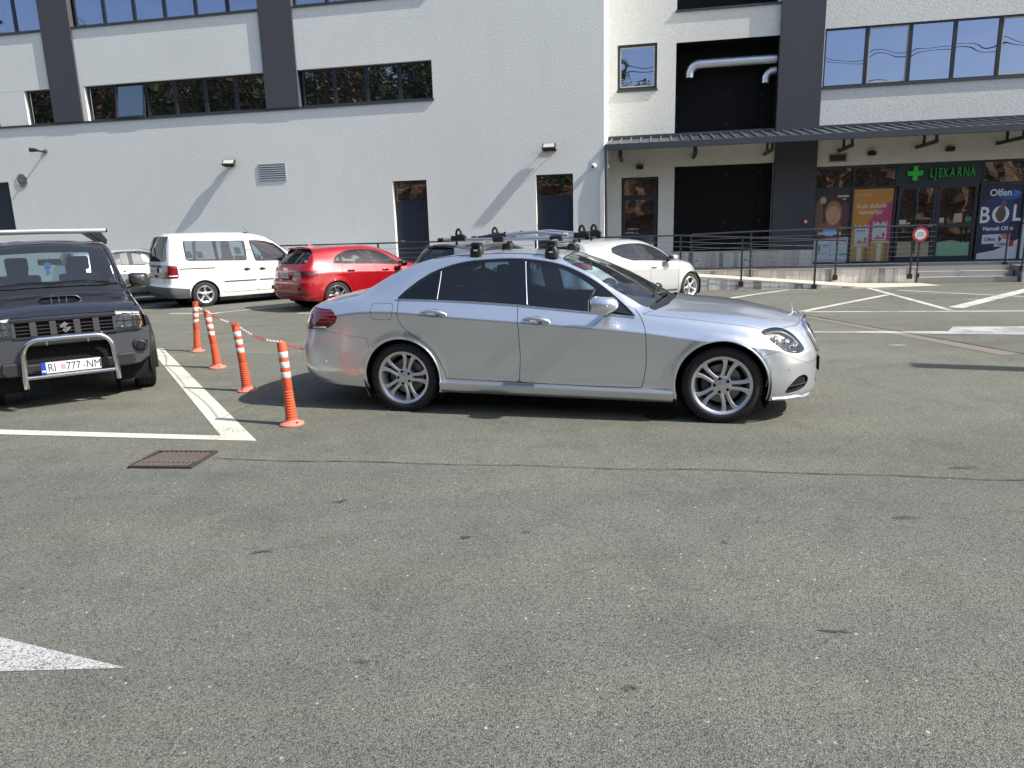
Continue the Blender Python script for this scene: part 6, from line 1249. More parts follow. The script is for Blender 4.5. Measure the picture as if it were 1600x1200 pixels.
hatch('red_hatchback', (-4.487, 16.937), R_(41.5), 'bright red five door hatchback parked between the white van and the saloon', RED, Ta,
      [(.2, .12), (.35, .03), (.5, 0), (.66, .0), (.72, .05), (.92, .06), (1.0, .11), (1.2, .30), (1.34, .45), (1.42, .5)], [(.2, -.04), (.35, 0), (.5, 0), (.7, -.1), (.9, -.2)], -.86, 3.48, -.35, 2.75, audi_dlo,
      [('quarter_glass', [(.04, 1.05), (.12, 1.17), (.22, 1.235), (.22, 1.04)]), ('rear_side_window', [(.255, 1.035), (.255, 1.245), (.45, 1.30), (.75, 1.315), (.91, 1.31), (1.0, .998)]), ('front_side_window', [(1.01, 1.305), (1.26, 1.245), (1.52, 1.12), (1.70, .975), (1.09, .99)])],
      [('rear_door', [(.22, 1.6), (.22, 1.03), (.16, .92), (.20, .78), (.34, .62), (.42, .48), (.44, .30), (1.07, .28), (1.08, .8), (1.0, 1.3), (1.0, 1.6)]), ('front_door', [(1.0, 1.6), (1.0, 1.3), (1.08, .8), (1.07, .28), (2.02, .28), (2.05, .6), (2.0, .9), (1.86, .95), (1.7, 1.6)])],
      [(0, .32, .355), (2.63, .32, .355)], .905, .32, .235, 'blade', ALLOYB, [(1.24, -.2), (1.22, .5), (1.5, .62), (1.8, .68), (2.03, .68), (2.14, .4), (2.18, -.2)], [(-.2, 1.06), (.62, 1.06), (.66, 1.08), (.54, 1.32), (.50, 1.335), (-.2, 1.335)],
      [('rear_door', .38, .865, .2, .01), ('front_door', 1.30, .84, .2, .01)], (1.72, .90, .97, BLKG, .19, .14, .22), [(1.05, .36, .40), (1.05, -.36, .40), (.2, 0, .40, dict(w=1.2, back=.5, bench=True))], ex_audi,
      tails=('yz', [(.30, .80), (.36, .87), (.60, .90), (1.2, .90), (1.2, .79), (.62, .80)], -.45, pmat('taillight_smoked', (.10, .008, .012), .2, coat=1)), pan=[(2.2, -.2), (2.15, .45), (2.06, .76), (2.6, .78), (3.2, .68), (3.4, .3), (3.42, -.2)])
# white van
Tc = [(-.85, .26, .82, .60, .88, 1.0, .87, 1.10, .845, 1.40, .78, 1.70, .68, 1.80), (-.4, .24, .84, .60, .89, 1.0, .88, 1.12, .855, 1.40, .79, 1.72, .69, 1.835), (.4, .22, .85, .60, .89, 1.0, .88, 1.10, .855, 1.38, .79, 1.715, .69, 1.84), (1.25, .22, .85, .60, .89, .98, .88, 1.06, .85, 1.36, .79, 1.69, .68, 1.83),
      (1.6, .22, .85, .6, .89, .96, .88, 1.04, .85, 1.32, .79, 1.63, .67, 1.79), (1.95, .22, .85, .6, .89, .95, .88, 1.02, .85, 1.27, .79, 1.52, .68, 1.70), (2.2, .22, .85, .6, .89, .93, .88, 1.0, .85, 1.18, .80, 1.34, .71, 1.55), (2.45, .22, .85, .58, .89, .91, .88, .99, .84, 1.08, .80, 1.17, .74, 1.36), (2.65, .22, .85, .58, .89, .88, .87, .97, .83, 1.03, .79, 1.08, .7, 1.2),
      (2.8, .22, .85, .56, .885, .85, .86, .95, .82, 1.0, .76, 1.04, .6, 1.09), (3.2, .22, .84, .52, .87, .78, .84, .88, .78, .93, .7, .96, .5, 1.0), (3.56, .22, .82, .48, .85, .7, .8, .78, .72, .82, .62, .84, .42, .88)]
def ex_van(root, sh, body, o):
    for sd in (-1, 1):
        side_strip(sh, 'sliding_rail', [(-.54, .965), (.30, .955)], .012, .004, BLK, body, sd, 4); side_strip(sh, 'rub_strip', [(.50, .60), (1.33, .595)], .014, .006, BLK, o['sliding_door'][0][sd], sd, 3.5); side_strip(sh, 'rub_strip', [(1.42, .595), (2.2, .59)], .014, .006, BLK, o['front_door'][0][sd], sd, 3.5)
        side_strip(sh, 'roof_gutter', [(-.6, 1.765), (.5, 1.77), (1.3, 1.745)], .008, .0, WHT, body, sd, 8)
        side_strip(sh, 'white_reverse_lamp', [(-.785, .80), (-.60, .80)], .014, .001, WHITE, o['taillight'][0][sd], sd, 5)
    P, M4, f = plate(root, 'number_plate', (-.868, .05, .93), -1, w=.46, tilt=.05); [MB().prism([(a_, -.025), (a_+.03, -.025), (a_+.03, .025), (a_, .025)], f, .0004, .0012).build('plate_mark', pmat('faded_print', (.16, .17, .18), .6), P) for a_ in (-.15, -.10, -.01, .035, .08, .15)]
    MB().box(-.875, -.852, -.26, .34, 1.005, 1.05).build('handle_bar', BLK, root, bevel=.006); MB().box(-.880, -.86, -.05, .06, .76, .81).build('tow_cover', BLK, root)
    for (x_, w_, z_, h_) in ((1.60, .05, .925, .008), (1.68, .03, .91, .022), (1.73, .03, .91, .022), (1.80, .03, .915, .022), (1.66, .26, .865, .004), (1.66, .26, .835, .003), (1.66, .26, .775, .003)):
        p, n_ = sh.side(x_+w_/2, z_, 4); MB().obox((p[0], -(p[1]+.003), p[2]), (w_/2, 0, 0), (0, .001, 0), (0, 0, h_)).build('door_print', pmat('grey_lettering', (.35, .36, .38), .5), o['front_door'][0][-1])
    MB().tube([(1.35, -.55, 1.80), (1.35, .55, 1.80)], .012, 6).build('roof_mount', BLK, root)
    MB().tube([(-.845, .15, 1.20), (-.835, .25, 1.34), (-.80, .34, 1.50)], .012, 6).build('rear_wiper', BLK, root)
    MB().tube([(1.8, .4, 1.78), (1.6, .42, 2.0)], .004, 5).build('aerial', BLK, root)
van_dlo = spl([(-.37, 1.18), (-.37, 1.60), (-.34, 1.655), (-.28, 1.665)], 3)+[(1.11, 1.635), (1.17, 1.61), (1.16, 1.12), (1.11, 1.09), (.4, 1.12), (-.30, 1.145)]
van_f = [(1.27, 1.60), (1.29, 1.625), (1.72, 1.585), (2.02, 1.50), (2.15, 1.38), (2.33, 1.16), (2.31, 1.04), (1.39, 1.065), (1.37, 1.09)]
hatch('white_van', (-8.209, 18.655), R_(41.5), 'white passenger van with dark side windows parked beside the red hatchback', WHT, Tc,
      [(.2, .06), (.35, -.04), (.5, -.05), (.56, -.02), (.62, .0), (.9, .0), (1.1, .02), (1.45, .08), (1.75, .17), (1.82, .22)], [(.2, -.04), (.4, 0), (.6, -.02), (.8, -.1), (1.0, -.2)], -.85, 3.56, -.50, 2.95, van_dlo,
      [('rear_side_window', [(-.33, 1.175), (-.33, 1.63), (.34, 1.625), (.36, 1.14)]), ('sliding_door_window', [(.44, 1.14), (.43, 1.62), (1.09, 1.60), (1.12, 1.12)])],
      [('sliding_door', [(.39, 1.9), (.40, .80), (.47, .60), (.50, .30), (1.36, .28), (1.37, 1.05), (1.22, 1.9)]), ('front_door', [(1.22, 1.9), (1.37, 1.05), (1.36, .28), (2.24, .28), (2.36, .6), (2.40, 1.0), (2.20, 1.5), (1.9, 1.9)])],
      [(0, .31, .36), (2.68, .31, .36)], .885, .312, .205, 'star', ALLOY2, [(1.88, -.2), (1.90, .58), (2.2, .66), (2.45, .70), (2.62, .70), (2.74, .4), (2.78, -.2)], [(-.2, 1.15), (.62, 1.15), (.70, 1.20), (.60, 1.72), (.56, 1.745), (-.2, 1.745)],
      [('sliding_door', 1.12, .885, .17, 0), ('front_door', 1.53, .875, .17, 0)], (2.15, .90, 1.10, BLK, .20, .22, .22), [(1.55, .38, .55), (1.55, -.38, .55), (.55, 0, .55, dict(w=1.3, back=.55, bench=True))], ex_van, er=(6, 5), ef=(2.8, 2.6), glass=glassmat('van_glass', (.62, .70, .70), haze=.08), dash=(2.35, 1.08, .78),
      tails=('xz', [(-1, .74), (-.60, .74), (-.585, .78), (-.60, 1.04), (-1, 1.06)], -.4, pmat('taillight_red', (0, 0, 0))),
      ops_extra=[dict(name='front_side_surround', pl='xz', poly=van_f, tmin=3.4, tmax=6.0, mat=BLKG, off=-.003, open=1, per_side=True, panes=[dict(name='front_side_window', pl='xz', poly=[(1.31, 1.595), (1.72, 1.555), (2.0, 1.47), (2.12, 1.34), (2.28, 1.13), (2.26, 1.065), (1.42, 1.095)], mat=GLASS_M, off=-.005)]),
                 dict(name='bumper', pl='xz', poly=[(-1.2, .0), (-.36, .0), (-.36, .47), (-.80, .53), (-1.2, .53)], mat=pmat('bumper_grey', (.075, .078, .082), .65), xmax=-.3)], pan=[(2.8, -.2), (2.76, .45), (2.66, .78), (3.1, .76), (3.4, .6), (3.5, -.2)])
# pearl white small hatchback on the right
Tb = [(-.62, .28, .80, .55, .88, .80, .86, .98, .80, 1.14, .70, 1.28, .56, 1.35), (-.3, .24, .83, .55, .895, .82, .885, 1.06, .80, 1.20, .71, 1.31, .57, 1.385), (0, .22, .85, .55, .90, .83, .895, 1.08, .80, 1.22, .71, 1.33, .57, 1.41), (.4, .21, .86, .55, .90, .83, .895, 1.06, .80, 1.21, .71, 1.355, .575, 1.43),
      (.9, .2, .86, .54, .90, .80, .895, .98, .81, 1.18, .71, 1.37, .58, 1.435), (1.25, .2, .86, .54, .90, .79, .895, .955, .81, 1.15, .72, 1.345, .59, 1.425), (1.6, .2, .86, .54, .90, .78, .895, .93, .81, 1.08, .74, 1.24, .63, 1.36), (1.9, .2, .86, .54, .90, .76, .895, .91, .81, 1.0, .76, 1.09, .69, 1.25), (2.1, .2, .86, .53, .90, .75, .895, .90, .80, .95, .76, .99, .69, 1.13),
      (2.25, .2, .86, .52, .90, .73, .89, .885, .80, .925, .74, .96, .62, 1.03), (2.6, .2, .85, .50, .895, .68, .88, .84, .79, .88, .70, .91, .5, .96), (3.0, .2, .84, .48, .88, .62, .85, .74, .76, .79, .64, .82, .44, .87), (3.24, .2, .82, .45, .86, .58, .82, .66, .72, .70, .6, .73, .4, .77)]
def ex_clio(root, sh, body, o):
    MB().tube([sh.end(y, 1.335, -1)[0]+np.array([-.03, 0, .02]) for y in np.linspace(-.48, .48, 9)], .028, 8, flat=.5).build('roof_spoiler', PEARL, body, smooth=50)
    z = sh.top(-.05, 0)[0][2]; m = MB(); m.obox((-.08, 0, z+.018), (.06, 0, 0), (0, .03, 0), (0, 0, .018)); m.tube([(-.06, 0, z+.03), (-.16, 0, z+.13)], .004, 5); m.build('roof_antenna', BLK, body, bevel=.006)
    for sd in (-1, 1):
        Q = spl([(2.86, .70), (2.98, .72), (3.08, .66), (3.10, .60)], 4); side_strip(sh, 'headlight', Q, .03, -.008, pmat('lamp_dark', (.08, .085, .09), .15, coat=1), body, sd, 4)
        side_strip(sh, 'sill_line', [(.42, .30), (2.15, .27)], .012, .002, BLK, body, sd, 3); side_strip(sh, 'hidden_handle', [(.40, 1.12), (.36, 1.20)], .012, .002, BLK, o['rear_door'][0][sd], sd, 6)
clio_dlo = spl([(.24, 1.15), (.27, 1.22), (.35, 1.262), (.62, 1.31), (.95, 1.325), (1.28, 1.305), (1.60, 1.22), (1.85, 1.09), (2.02, .955)], 4)+[(2.0, .905), (1.29, .945), (.80, .965), (.50, 1.04), (.32, 1.11)]
hatch('white_hatchback', (1.512, 15.495), R_(36), 'pearl white small hatchback parked by the ramp behind the saloon bonnet', PEARL, Tb,
      [(.2, .10), (.35, .02), (.5, 0), (.65, .03), (.9, .05), (1.0, .08), (1.2, .20), (1.32, .32), (1.4, .36)], [(.2, -.03), (.35, 0), (.5, 0), (.7, -.08), (.9, -.2)], -.78, 3.24, -.30, 2.55, clio_dlo,
      [('rear_side_window', [(.40, 1.125), (.42, 1.25), (.62, 1.29), (.90, 1.30), (1.05, .985), (.80, .99), (.55, 1.055)]), ('front_side_window', [(1.02, 1.30), (1.28, 1.282), (1.58, 1.20), (1.82, 1.07), (1.90, .96), (1.18, .975)])],
      [('rear_door', [(.28, 1.6), (.26, 1.1), (.22, .9), (.34, .62), (.42, .45), (.44, .28), (1.26, .27), (1.27, .9), (.98, 1.6)]), ('front_door', [(.98, 1.6), (1.27, .9), (1.26, .27), (2.16, .25), (2.17, .7), (2.12, .92), (2.0, 1.0), (1.6, 1.6)])],
      [(0, .31, .345), (2.583, .31, .345)], .895, .31, .215, 'star', ALLOY2, [(1.28, -.2), (1.26, .5), (1.55, .60), (1.88, .66), (2.1, .66), (2.20, .4), (2.24, -.2)], [(-.2, 1.03), (.60, 1.03), (.64, 1.06), (.53, 1.27), (.48, 1.29), (-.2, 1.29)],
      [('front_door', 1.38, .80, .18, .0)], (1.86, .90, .985, PEARL, .19, .14, .22), [(1.1, .36, .40), (1.1, -.36, .40), (.25, 0, .40, dict(w=1.2, back=.5, bench=True))], ex_clio,
      tails=('yz', [(.45, .84), (.45, .93), (.62, .98), (1.2, 1.0), (1.2, .86), (.62, .83)], -.40, MATS['taillight_red']), pan=[(2.26, -.2), (2.21, .45), (2.12, .76), (2.6, .77), (3.0, .66), (3.14, .3), (3.16, -.2)])
# dark hatchback behind the saloon roof, silver estate at the far left (mostly hidden)
def ex_dark(root, sh, body, o):
    MB().tube([sh.end(y, 1.35, -1)[0]+np.array([-.03, 0, .02]) for y in np.linspace(-.50, .50, 9)], .03, 8, flat=.5).build('roof_spoiler', BLKG, body, smooth=50)
    for sd in (-1, 1):
        Rr = [sh.top(x, .56, 6.0) for x in np.linspace(-.2, 1.2, 9)]; strip('roof_rail', [q[0] for q in Rr], [q[1] for q in Rr], .014, .02, BLK, body, sd, 6)
hatch('dark_hatchback', (-1.15, 16.25), R_(43), 'dark grey hatchback showing only its roof and rear window above the saloon roof', DGREY, Ta,
      [(.2, .12), (.35, .03), (.5, 0), (.66, .0), (.92, .06), (1.0, .11), (1.2, .22), (1.34, .34), (1.42, .38)], [(.2, -.04), (.35, 0), (.5, 0), (.7, -.1), (.9, -.2)], -.86, 3.48, -.35, 2.75, audi_dlo,
      [('quarter_glass', [(.04, 1.05), (.12, 1.17), (.22, 1.235), (.22, 1.04)]), ('rear_side_window', [(.255, 1.035), (.255, 1.245), (.45, 1.30), (.75, 1.315), (.91, 1.31), (1.0, .998)]), ('front_side_window', [(1.01, 1.305), (1.26, 1.245), (1.52, 1.12), (1.70, .975), (1.09, .99)])],
      [('rear_door', [(.22, 1.6), (.22, 1.03), (.16, .92), (.20, .78), (.34, .62), (.42, .48), (.44, .30), (1.07, .28), (1.08, .8), (1.0, 1.3), (1.0, 1.6)]), ('front_door', [(1.0, 1.6), (1.0, 1.3), (1.08, .8), (1.07, .28), (2.02, .28), (2.05, .6), (2.0, .9), (1.86, .95), (1.7, 1.6)])],
      [(0, .32, .355), (2.63, .32, .355)], .905, .32, .235, 'star', ALLOY2, [(1.24, -.2), (1.22, .5), (1.5, .62), (1.8, .68), (2.03, .68), (2.14, .4), (2.18, -.2)], [(-.2, 1.04), (.66, 1.04), (.70, 1.06), (.56, 1.32), (.50, 1.335), (-.2, 1.335)],
      [('rear_door', .38, .865, .2, .01), ('front_door', 1.30, .84, .2, .01)], (1.72, .90, .97, BLKG, .19, .14, .22), [(1.05, .36, .40), (1.05, -.36, .40)], ex_dark, tails=('yz', [(.45, .84), (.45, .93), (1.2, 1.0), (1.2, .86)], -.45, MATS['taillight_red']))
Td = [tuple([r_[0]]+[v*1.0 if (i % 2) else v*1.04 for i, v in enumerate(r_[1:])]) for r_ in Ta]
sc = 1.04
def ex_silver(root, sh, body, o):
    for sd in (-1, 1): side_strip(sh, 'sill_cladding', [(.40, .30), (2.1, .29)], .03, .002, BLK, body, sd, 3)
sdlo = [(.15, 1.06)]+spl([(.22, 1.30), (.45, 1.39), (.80, 1.405), (1.1, 1.40), (1.4, 1.33), (1.70, 1.18), (1.98, .98)], 4)+[(1.2, 1.01)]
hatch('silver_estate_car', (-11.2, 19.35), R_(42), 'silver car mostly hidden between the dark off-roader and the white van', SILV2, [tuple([r_[0]]+[v if i % 2 else v for i, v in enumerate(r_[1:9])]+[r_[9]*1.05, r_[10], r_[11]*1.055, r_[12], r_[13]*1.05] if False else [r_[0], r_[1], r_[2], r_[3], r_[4], r_[5], r_[6], r_[7]*1.02, r_[8], r_[9]*1.04, r_[10], r_[11]*1.055, r_[12], r_[13]*1.05]) for r_ in Ta],
      [(.2, .12), (.35, .03), (.5, 0), (.9, .04), (1.1, .12), (1.3, .25), (1.5, .32)], [(.2, -.04), (.35, 0), (.5, 0), (.7, -.1), (.9, -.2)], -.86, 3.48, -.35, 2.75, sdlo,
      [('rear_side_window', [(.56, 1.04), (.60, 1.36), (.80, 1.375), (1.10, 1.37), (1.17, 1.015)]), ('front_side_window', [(1.22, 1.345), (1.4, 1.30), (1.68, 1.16), (1.85, 1.01), (1.28, 1.02)]), ('quarter_glass', [(.22, 1.06), (.27, 1.29), (.45, 1.35), (.48, 1.05)])],
      [('rear_door', [(.5, 1.6), (.48, 1.03), (.30, .78), (.42, .48), (.44, .30), (1.22, .28), (1.24, .9), (1.18, 1.6)]), ('front_door', [(1.18, 1.6), (1.24, .9), (1.22, .28), (2.1, .28), (2.12, .7), (2.05, .95), (1.8, 1.6)])],
      [(0, .32, .355), (2.63, .32, .355)], .905, .32, .225, 'star', ALLOY2, [(1.24, -.2), (1.22, .5), (1.5, .62), (1.8, .68), (2.03, .68), (2.14, .4), (2.18, -.2)], [(-.2, 1.10), (.62, 1.10), (.66, 1.12), (.54, 1.38), (.50, 1.40), (-.2, 1.40)],
      [('rear_door', .62, .90, .2, .0), ('front_door', 1.36, .88, .2, .0)], None, [(1.05, .36, .42), (1.05, -.36, .42)], ex_silver, glass=MATS['clear_side_glass'])
# ------------------------------------------------------------------ the dark off-roader facing the camera
OFFP = carpaint('dark_purple_grey_paint', (.040, .038, .045), .6, .30, 1, .05); CLAD = pmat('grey_cladding_plastic', (.017, .016, .018), .5, bump=.1, bscale=200, bdist=.001, coat=.3)
def off_roader():
    yaw = R_(-56); l_ = Vector((math.sin(yaw), -math.cos(yaw), 0)); pos = Vector((-6.185, 9.59, 0))+l_*(-.055)
    root = empty('dark_off_roader', pos, yaw, 'dark grey small off-roader facing the camera, chrome bull bar and plate RI 777-NM', 'car')
    T = [(-.62, .40, .72, .70, .76, .98, .755, 1.10, .74, 1.35, .70, 1.58, .64, 1.66), (-.2, .36, .74, .70, .77, 1.0, .765, 1.11, .75, 1.36, .71, 1.61, .64, 1.69), (.6, .34, .74, .70, .77, 1.0, .765, 1.11, .75, 1.36, .71, 1.625, .64, 1.70), (1.05, .34, .74, .70, .77, 1.0, .765, 1.10, .75, 1.35, .71, 1.60, .64, 1.69),
         (1.22, .34, .74, .70, .77, 1.0, .765, 1.10, .75, 1.33, .71, 1.55, .64, 1.645), (1.42, .34, .74, .70, .77, 1.0, .765, 1.095, .748, 1.27, .71, 1.41, .66, 1.49), (1.62, .34, .74, .70, .77, 1.0, .765, 1.09, .745, 1.18, .72, 1.26, .69, 1.33), (1.80, .34, .74, .70, .77, .99, .765, 1.07, .74, 1.10, .72, 1.13, .68, 1.185),
         (1.93, .34, .74, .70, .77, .97, .765, 1.04, .735, 1.06, .70, 1.075, .60, 1.105), (2.2, .36, .74, .70, .77, .95, .762, 1.01, .73, 1.028, .69, 1.04, .55, 1.065), (2.6, .40, .73, .68, .765, .90, .755, .965, .72, .985, .68, .995, .52, 1.02), (2.80, .42, .70, .66, .755, .84, .745, .91, .72, .925, .66, .935, .5, .955), (2.90, .42, .68, .62, .745, .80, .73, .875, .70, .89, .62, .90, .48, .915)]
    sh = Shell(T, [(.3, .03), (.5, 0), (1.0, 0), (1.7, .12)], [(.3, -.06), (.5, 0), (.7, -.01), (.8, -.03), (.88, -.06), (.95, -.10)], -.66, 2.92, -.45, 2.60, (7, 6), (6.0, 4.5), .025, (4, 7, 8, 7, 7, 7, 8, 8))
    dlo_r = [(-.35, 1.14), (-.33, 1.50), (-.25, 1.56), (.30, 1.575), (.34, 1.13)]; dlo_f = [(.42, 1.13), (.40, 1.575), (1.02, 1.56), (1.12, 1.52), (1.62, 1.19), (1.63, 1.115)]
    ops = [dict(pl='circle', c=(0, .36, .40), tmax=3.2, open=1), dict(pl='circle', c=(2.25, .36, .41), tmax=3.2, open=1), dict(pl='xz', poly=[(2.66, .1), (3.3, .1), (3.3, .918), (2.735, .918), (2.66, .74)], open=1),
        dict(name='rear_side_window', pl='xz', poly=dlo_r, tmin=3.4, tmax=6, mat=GLASS_M, off=-.004, open=1, per_side=True, gap=.004), dict(name='front_side_window', pl='xz', poly=dlo_f, tmin=3.4, tmax=6, mat=GLASS_M, off=-.004, open=1, per_side=True, gap=.004),
        dict(name='windscreen', pl='xy', poly=[(1.20, -.2), (1.19, .40), (1.21, .585), (1.42, .62), (1.62, .655), (1.765, .66), (1.80, .50), (1.82, -.2)], tmin=5.9, mat=glassmat('off_roader_screen', (.50, .62, .68), 1.0, haze=.045), off=-.004, open=1, gap=.005),
        dict(name='rear_window', pl='yz', poly=[(-.2, 1.12), (.54, 1.12), (.54, 1.52), (-.2, 1.54)], xmax=-.45, mat=GLASS, open=1, tmin=3.2, gap=.004),
        dict(name='cowl', pl='xy', poly=[(1.825, -.2), (1.80, .52), (1.77, .67), (1.84, .70), (1.90, .5), (1.915, -.2)], tmin=4.6, mat=BLK, off=-.012),
        dict(name='front_door', pl='xz', poly=[(.40, 1.7), (.38, 1.0), (.42, .40), (1.52, .38), (1.66, .6), (1.70, 1.1), (1.3, 1.7)], tmax=5, tmin=.9, per_side=True, gap=.004),
        dict(name='bonnet', pl='xy', poly=[(1.93, -.2), (1.91, .5), (1.87, .70), (2.2, .705), (2.66, .69), (2.745, .60), (2.77, .3), (2.775, -.2)], tmin=4.05, gap=.005)]
    body, o = car_body(root, sh, ops, OFFP)
    X = 2.80
    def F2(poly, x0, x1, name, mat, parent=root, bevel=0, smooth=None):
        return MB().prism(poly, lambda a, b, d: (d, a, b), x0, x1).build(name, mat, parent, bevel=bevel, smooth=smooth)
    BARP = pmat('bar_paint', (.050, .047, .054), .4, coat=.6)
    # grille panel: body-coloured bars with five openings, emblem in the middle one
    gp = F2([(-.46, .735), (.46, .735), (.46, .895), (-.46, .895)], X-.03, X+.035, 'grille_panel', VOID)
    ops_y = [-.36, -.19, -.0, .19, .36]
    for a, b in ((-.46, -.425), (-.305, -.245), (-.135, -.075), (.075, .135), (.245, .305), (.425, .46)): F2([(a, .745), (b, .745), (b, .885), (a, .885)], X+.036, X+.070, 'grille_bar', BARP, gp, .006)
    F2([(-.46, .886), (.46, .886), (.47, .925), (-.47, .925)], X-.02, X+.075, 'grille_top', OFFP, gp, .008); F2([(-.46, .715), (.46, .715), (.46, .745), (-.46, .745)], X-.02, X+.072, 'grille_bottom', OFFP, gp, .006)
    for k in range(5):
        w = [.065, .065, .085, .065, .065][k]
        for z in (.775, .81, .845): F2([(ops_y[k]-w, z-.004), (ops_y[k]+w, z-.004), (ops_y[k]+w, z+.006), (ops_y[k]-w, z+.006)], X+.040, X+.062, 'grille_slat', CLAD, gp)
    S = [(-.052, .006), (-.002, .056), (.018, .040), (-.012, .012), (.048, -.018), (.052, -.006), (.002, -.056), (-.018, -.040), (.012, -.012), (-.048, .018)]
    S = [(.0, .055), (.052, .012), (.030, -.006), (.006, .014), (-.012, .0), (.030, -.030), (.0, -.055), (-.052, -.012), (-.030, .006), (-.006, -.014), (.012, .0), (-.030, .030)]
    F2([(-a*1.0, .815+b) for a, b in S], X+.065, X+.080, 's_emblem', CHROME, gp)
    # headlamps with black frames and guards
    for sd in (-1, 1):
        c = sd*.575; hp = [(c-sd*.135, .705), (c+sd*.125, .710), (c+sd*.150, .78), (c+sd*.135, .925), (c-sd*.125, .948), (c-sd*.14, .86)]
        h = F2(hp, X-.06, X+.02, 'headlight', BLK, root, .02)
        ip = [((a-c)*.86+c, (b-.832)*.84+.832) for a, b in hp]; F2(ip, X+.021, X+.026, 'lamp_reflector', MATS['lamp_reflector'], h)
        MB().lathe([(.080, .0), (.074, -.012), (.05, -.02), (.02, -.022), (.001, -.01)], 28, o=(X+.040, c-sd*.025, .83), ax=(1, 0, 0)).build('lamp_bowl', CHROME, h, smooth=40)
        MB().lathe([(.001, .02), (.018, .012), (.022, -.012)], 16, o=(X+.034, c-sd*.025, .83), ax=(1, 0, 0)).build('bulb_cap', ALU, h, smooth=40)
        F2([(c+sd*.070, .77), (c+sd*.118, .775), (c+sd*.128, .80), (c+sd*.118, .87), (c+sd*.075, .885)], X+.028, X+.044, 'indicator_orange', pmat('indicator_orange', (.60, .22, .05), .25, coat=1), h)
        F2(ip, X+.056, X+.059, 'lamp_lens', LENS, h)
        for z in (.765, .835, .90): MB().tube([(X+.05, c-sd*.13, z), (X+.078, c-sd*.11, z), (X+.078, c+sd*.11, z-.004), (X+.03, c+sd*.145, z-.006)], .0045, 6).build('lamp_guard', BLK, h, smooth=50)
        for yy in (-.045, .045): MB().tube([(X+.078, c+yy, .745), (X+.080, c+yy, .915)], .004, 6).build('lamp_guard', BLK, h, smooth=50)
        # fender flare
        m = MB(); pr = [(.0, .0), (.012, .055), (.030, .075), (.055, .08), (.075, .07), (.06, .0)]; V = []; nseg = 22
        for i in range(nseg+1):
            a = -.20+(math.pi+.35)*i/nseg
            for (dr, dy) in pr: V.append((2.25+(.385+dr)*math.cos(a), sd*(.755+dy), .36+(.385+dr)*math.sin(a)))
        k = len(pr); m.add(V, [(i*k+j, i*k+(j+1) % k, (i+1)*k+(j+1) % k, (i+1)*k+j) for i in range(nseg) for j in range(k)]+[tuple(range(k)), tuple(nseg*k+j for j in range(k))]); m.build('wheel_arch_flare', MATS['bumper_paint'] if 'bumper_paint' in MATS else pmat('bumper_paint', (.013, .0125, .015), .42, coat=.4), root, smooth=40)
        m = MB(); V = []
        for i in range(nseg+1):
            a = -.10+(math.pi+.20)*i/nseg
            for (dr, dy) in pr: V.append((0+(.385+dr)*math.cos(a), sd*(.755+dy), .36+(.385+dr)*math.sin(a)))
        m.add(V, [(i*k+j, i*k+(j+1) % k, (i+1)*k+(j+1) % k, (i+1)*k+j) for i in range(nseg) for j in range(k)]+[tuple(range(k)), tuple(nseg*k+j for j in range(k))]); m.build('wheel_arch_flare', MATS['bumper_paint'] if 'bumper_paint' in MATS else pmat('bumper_paint', (.013, .0125, .015), .42, coat=.4), root, smooth=40)
        door_handle(sh, o['front_door'][0][sd], .52, 1.02, .16, sd, BLK); MB().box(.4, 1.6, sd*.75, sd*.80, .32, .38).build('side_step', CLAD, root, bevel=.02)
        mirror(o['front_door'][0][sd], 1.58, .77, 1.19, sd, pmat('mirror_cap_dark', (.035, .035, .038), .3, coat=.6), L=.215, H=.185, D=.18, sq=.34)
    # bumper: upper lip, corners with fog recess, lower skirt
    up_ = [(-.80, .58), (-.80, .735), (-.70, .752), (.70, .752), (.80, .735), (.80, .58), (.77, .42), (.66, .36), (.50, .345), (.46, .43), (.42, .43), (.40, .60), (.34, .655), (-.34, .655), (-.40, .60), (-.42, .43), (-.46, .43), (-.50, .345), (-.66, .36), (-.77, .42)]
    bp = MB(); xs_ = [(2.52, 1.0, .0), (2.74, 1.0, .0), (2.86, .985, .004), (2.90, .965, .010)]
    n_ = len(up_); V = []
    for x, sc_, ins in xs_:
        for a, b in up_: V.append((x-.10*max(0, abs(a)-.62)/.18*(1 if x > 2.6 else 0), a*sc_, b-(ins if b > .6 else -ins)))
    bp.add(V, [(i*n_+j, i*n_+(j+1) % n_, (i+1)*n_+(j+1) % n_, (i+1)*n_+j) for i in range(3) for j in range(n_)]+[tuple(3*n_+j for j in range(n_))]); bpo = bp.build('front_bumper', pmat('bumper_paint', (.013, .0125, .015), .42, coat=.4), root, bevel=.012)
    F2([(-.40, .45), (.40, .45), (.38, .61), (.33, .65), (-.33, .65), (-.38, .61)], 2.78, 2.83, 'lower_mesh_backing', VOID, bpo)
    F2([(-.44, .36), (.44, .36), (.44, .465), (-.44, .465)], 2.76, 2.865, 'bumper_beam', CLAD, bpo, .02)
    m = MB()
    for j in range(6):
        pts = []; z = .485+j*.030
        for i in range(33): pts.append((2.835, -.36+.0225*i, z+(.010 if i % 2 else -.004)))
        m.tube(pts, .0035, 4)
    for j in range(24): y_ = -.345+j*.030; m.tube([(2.833, y_, .475), (2.833, y_, .645)], .0025, 4)
    mo = m.build('mesh_grille', CLAD, bpo)
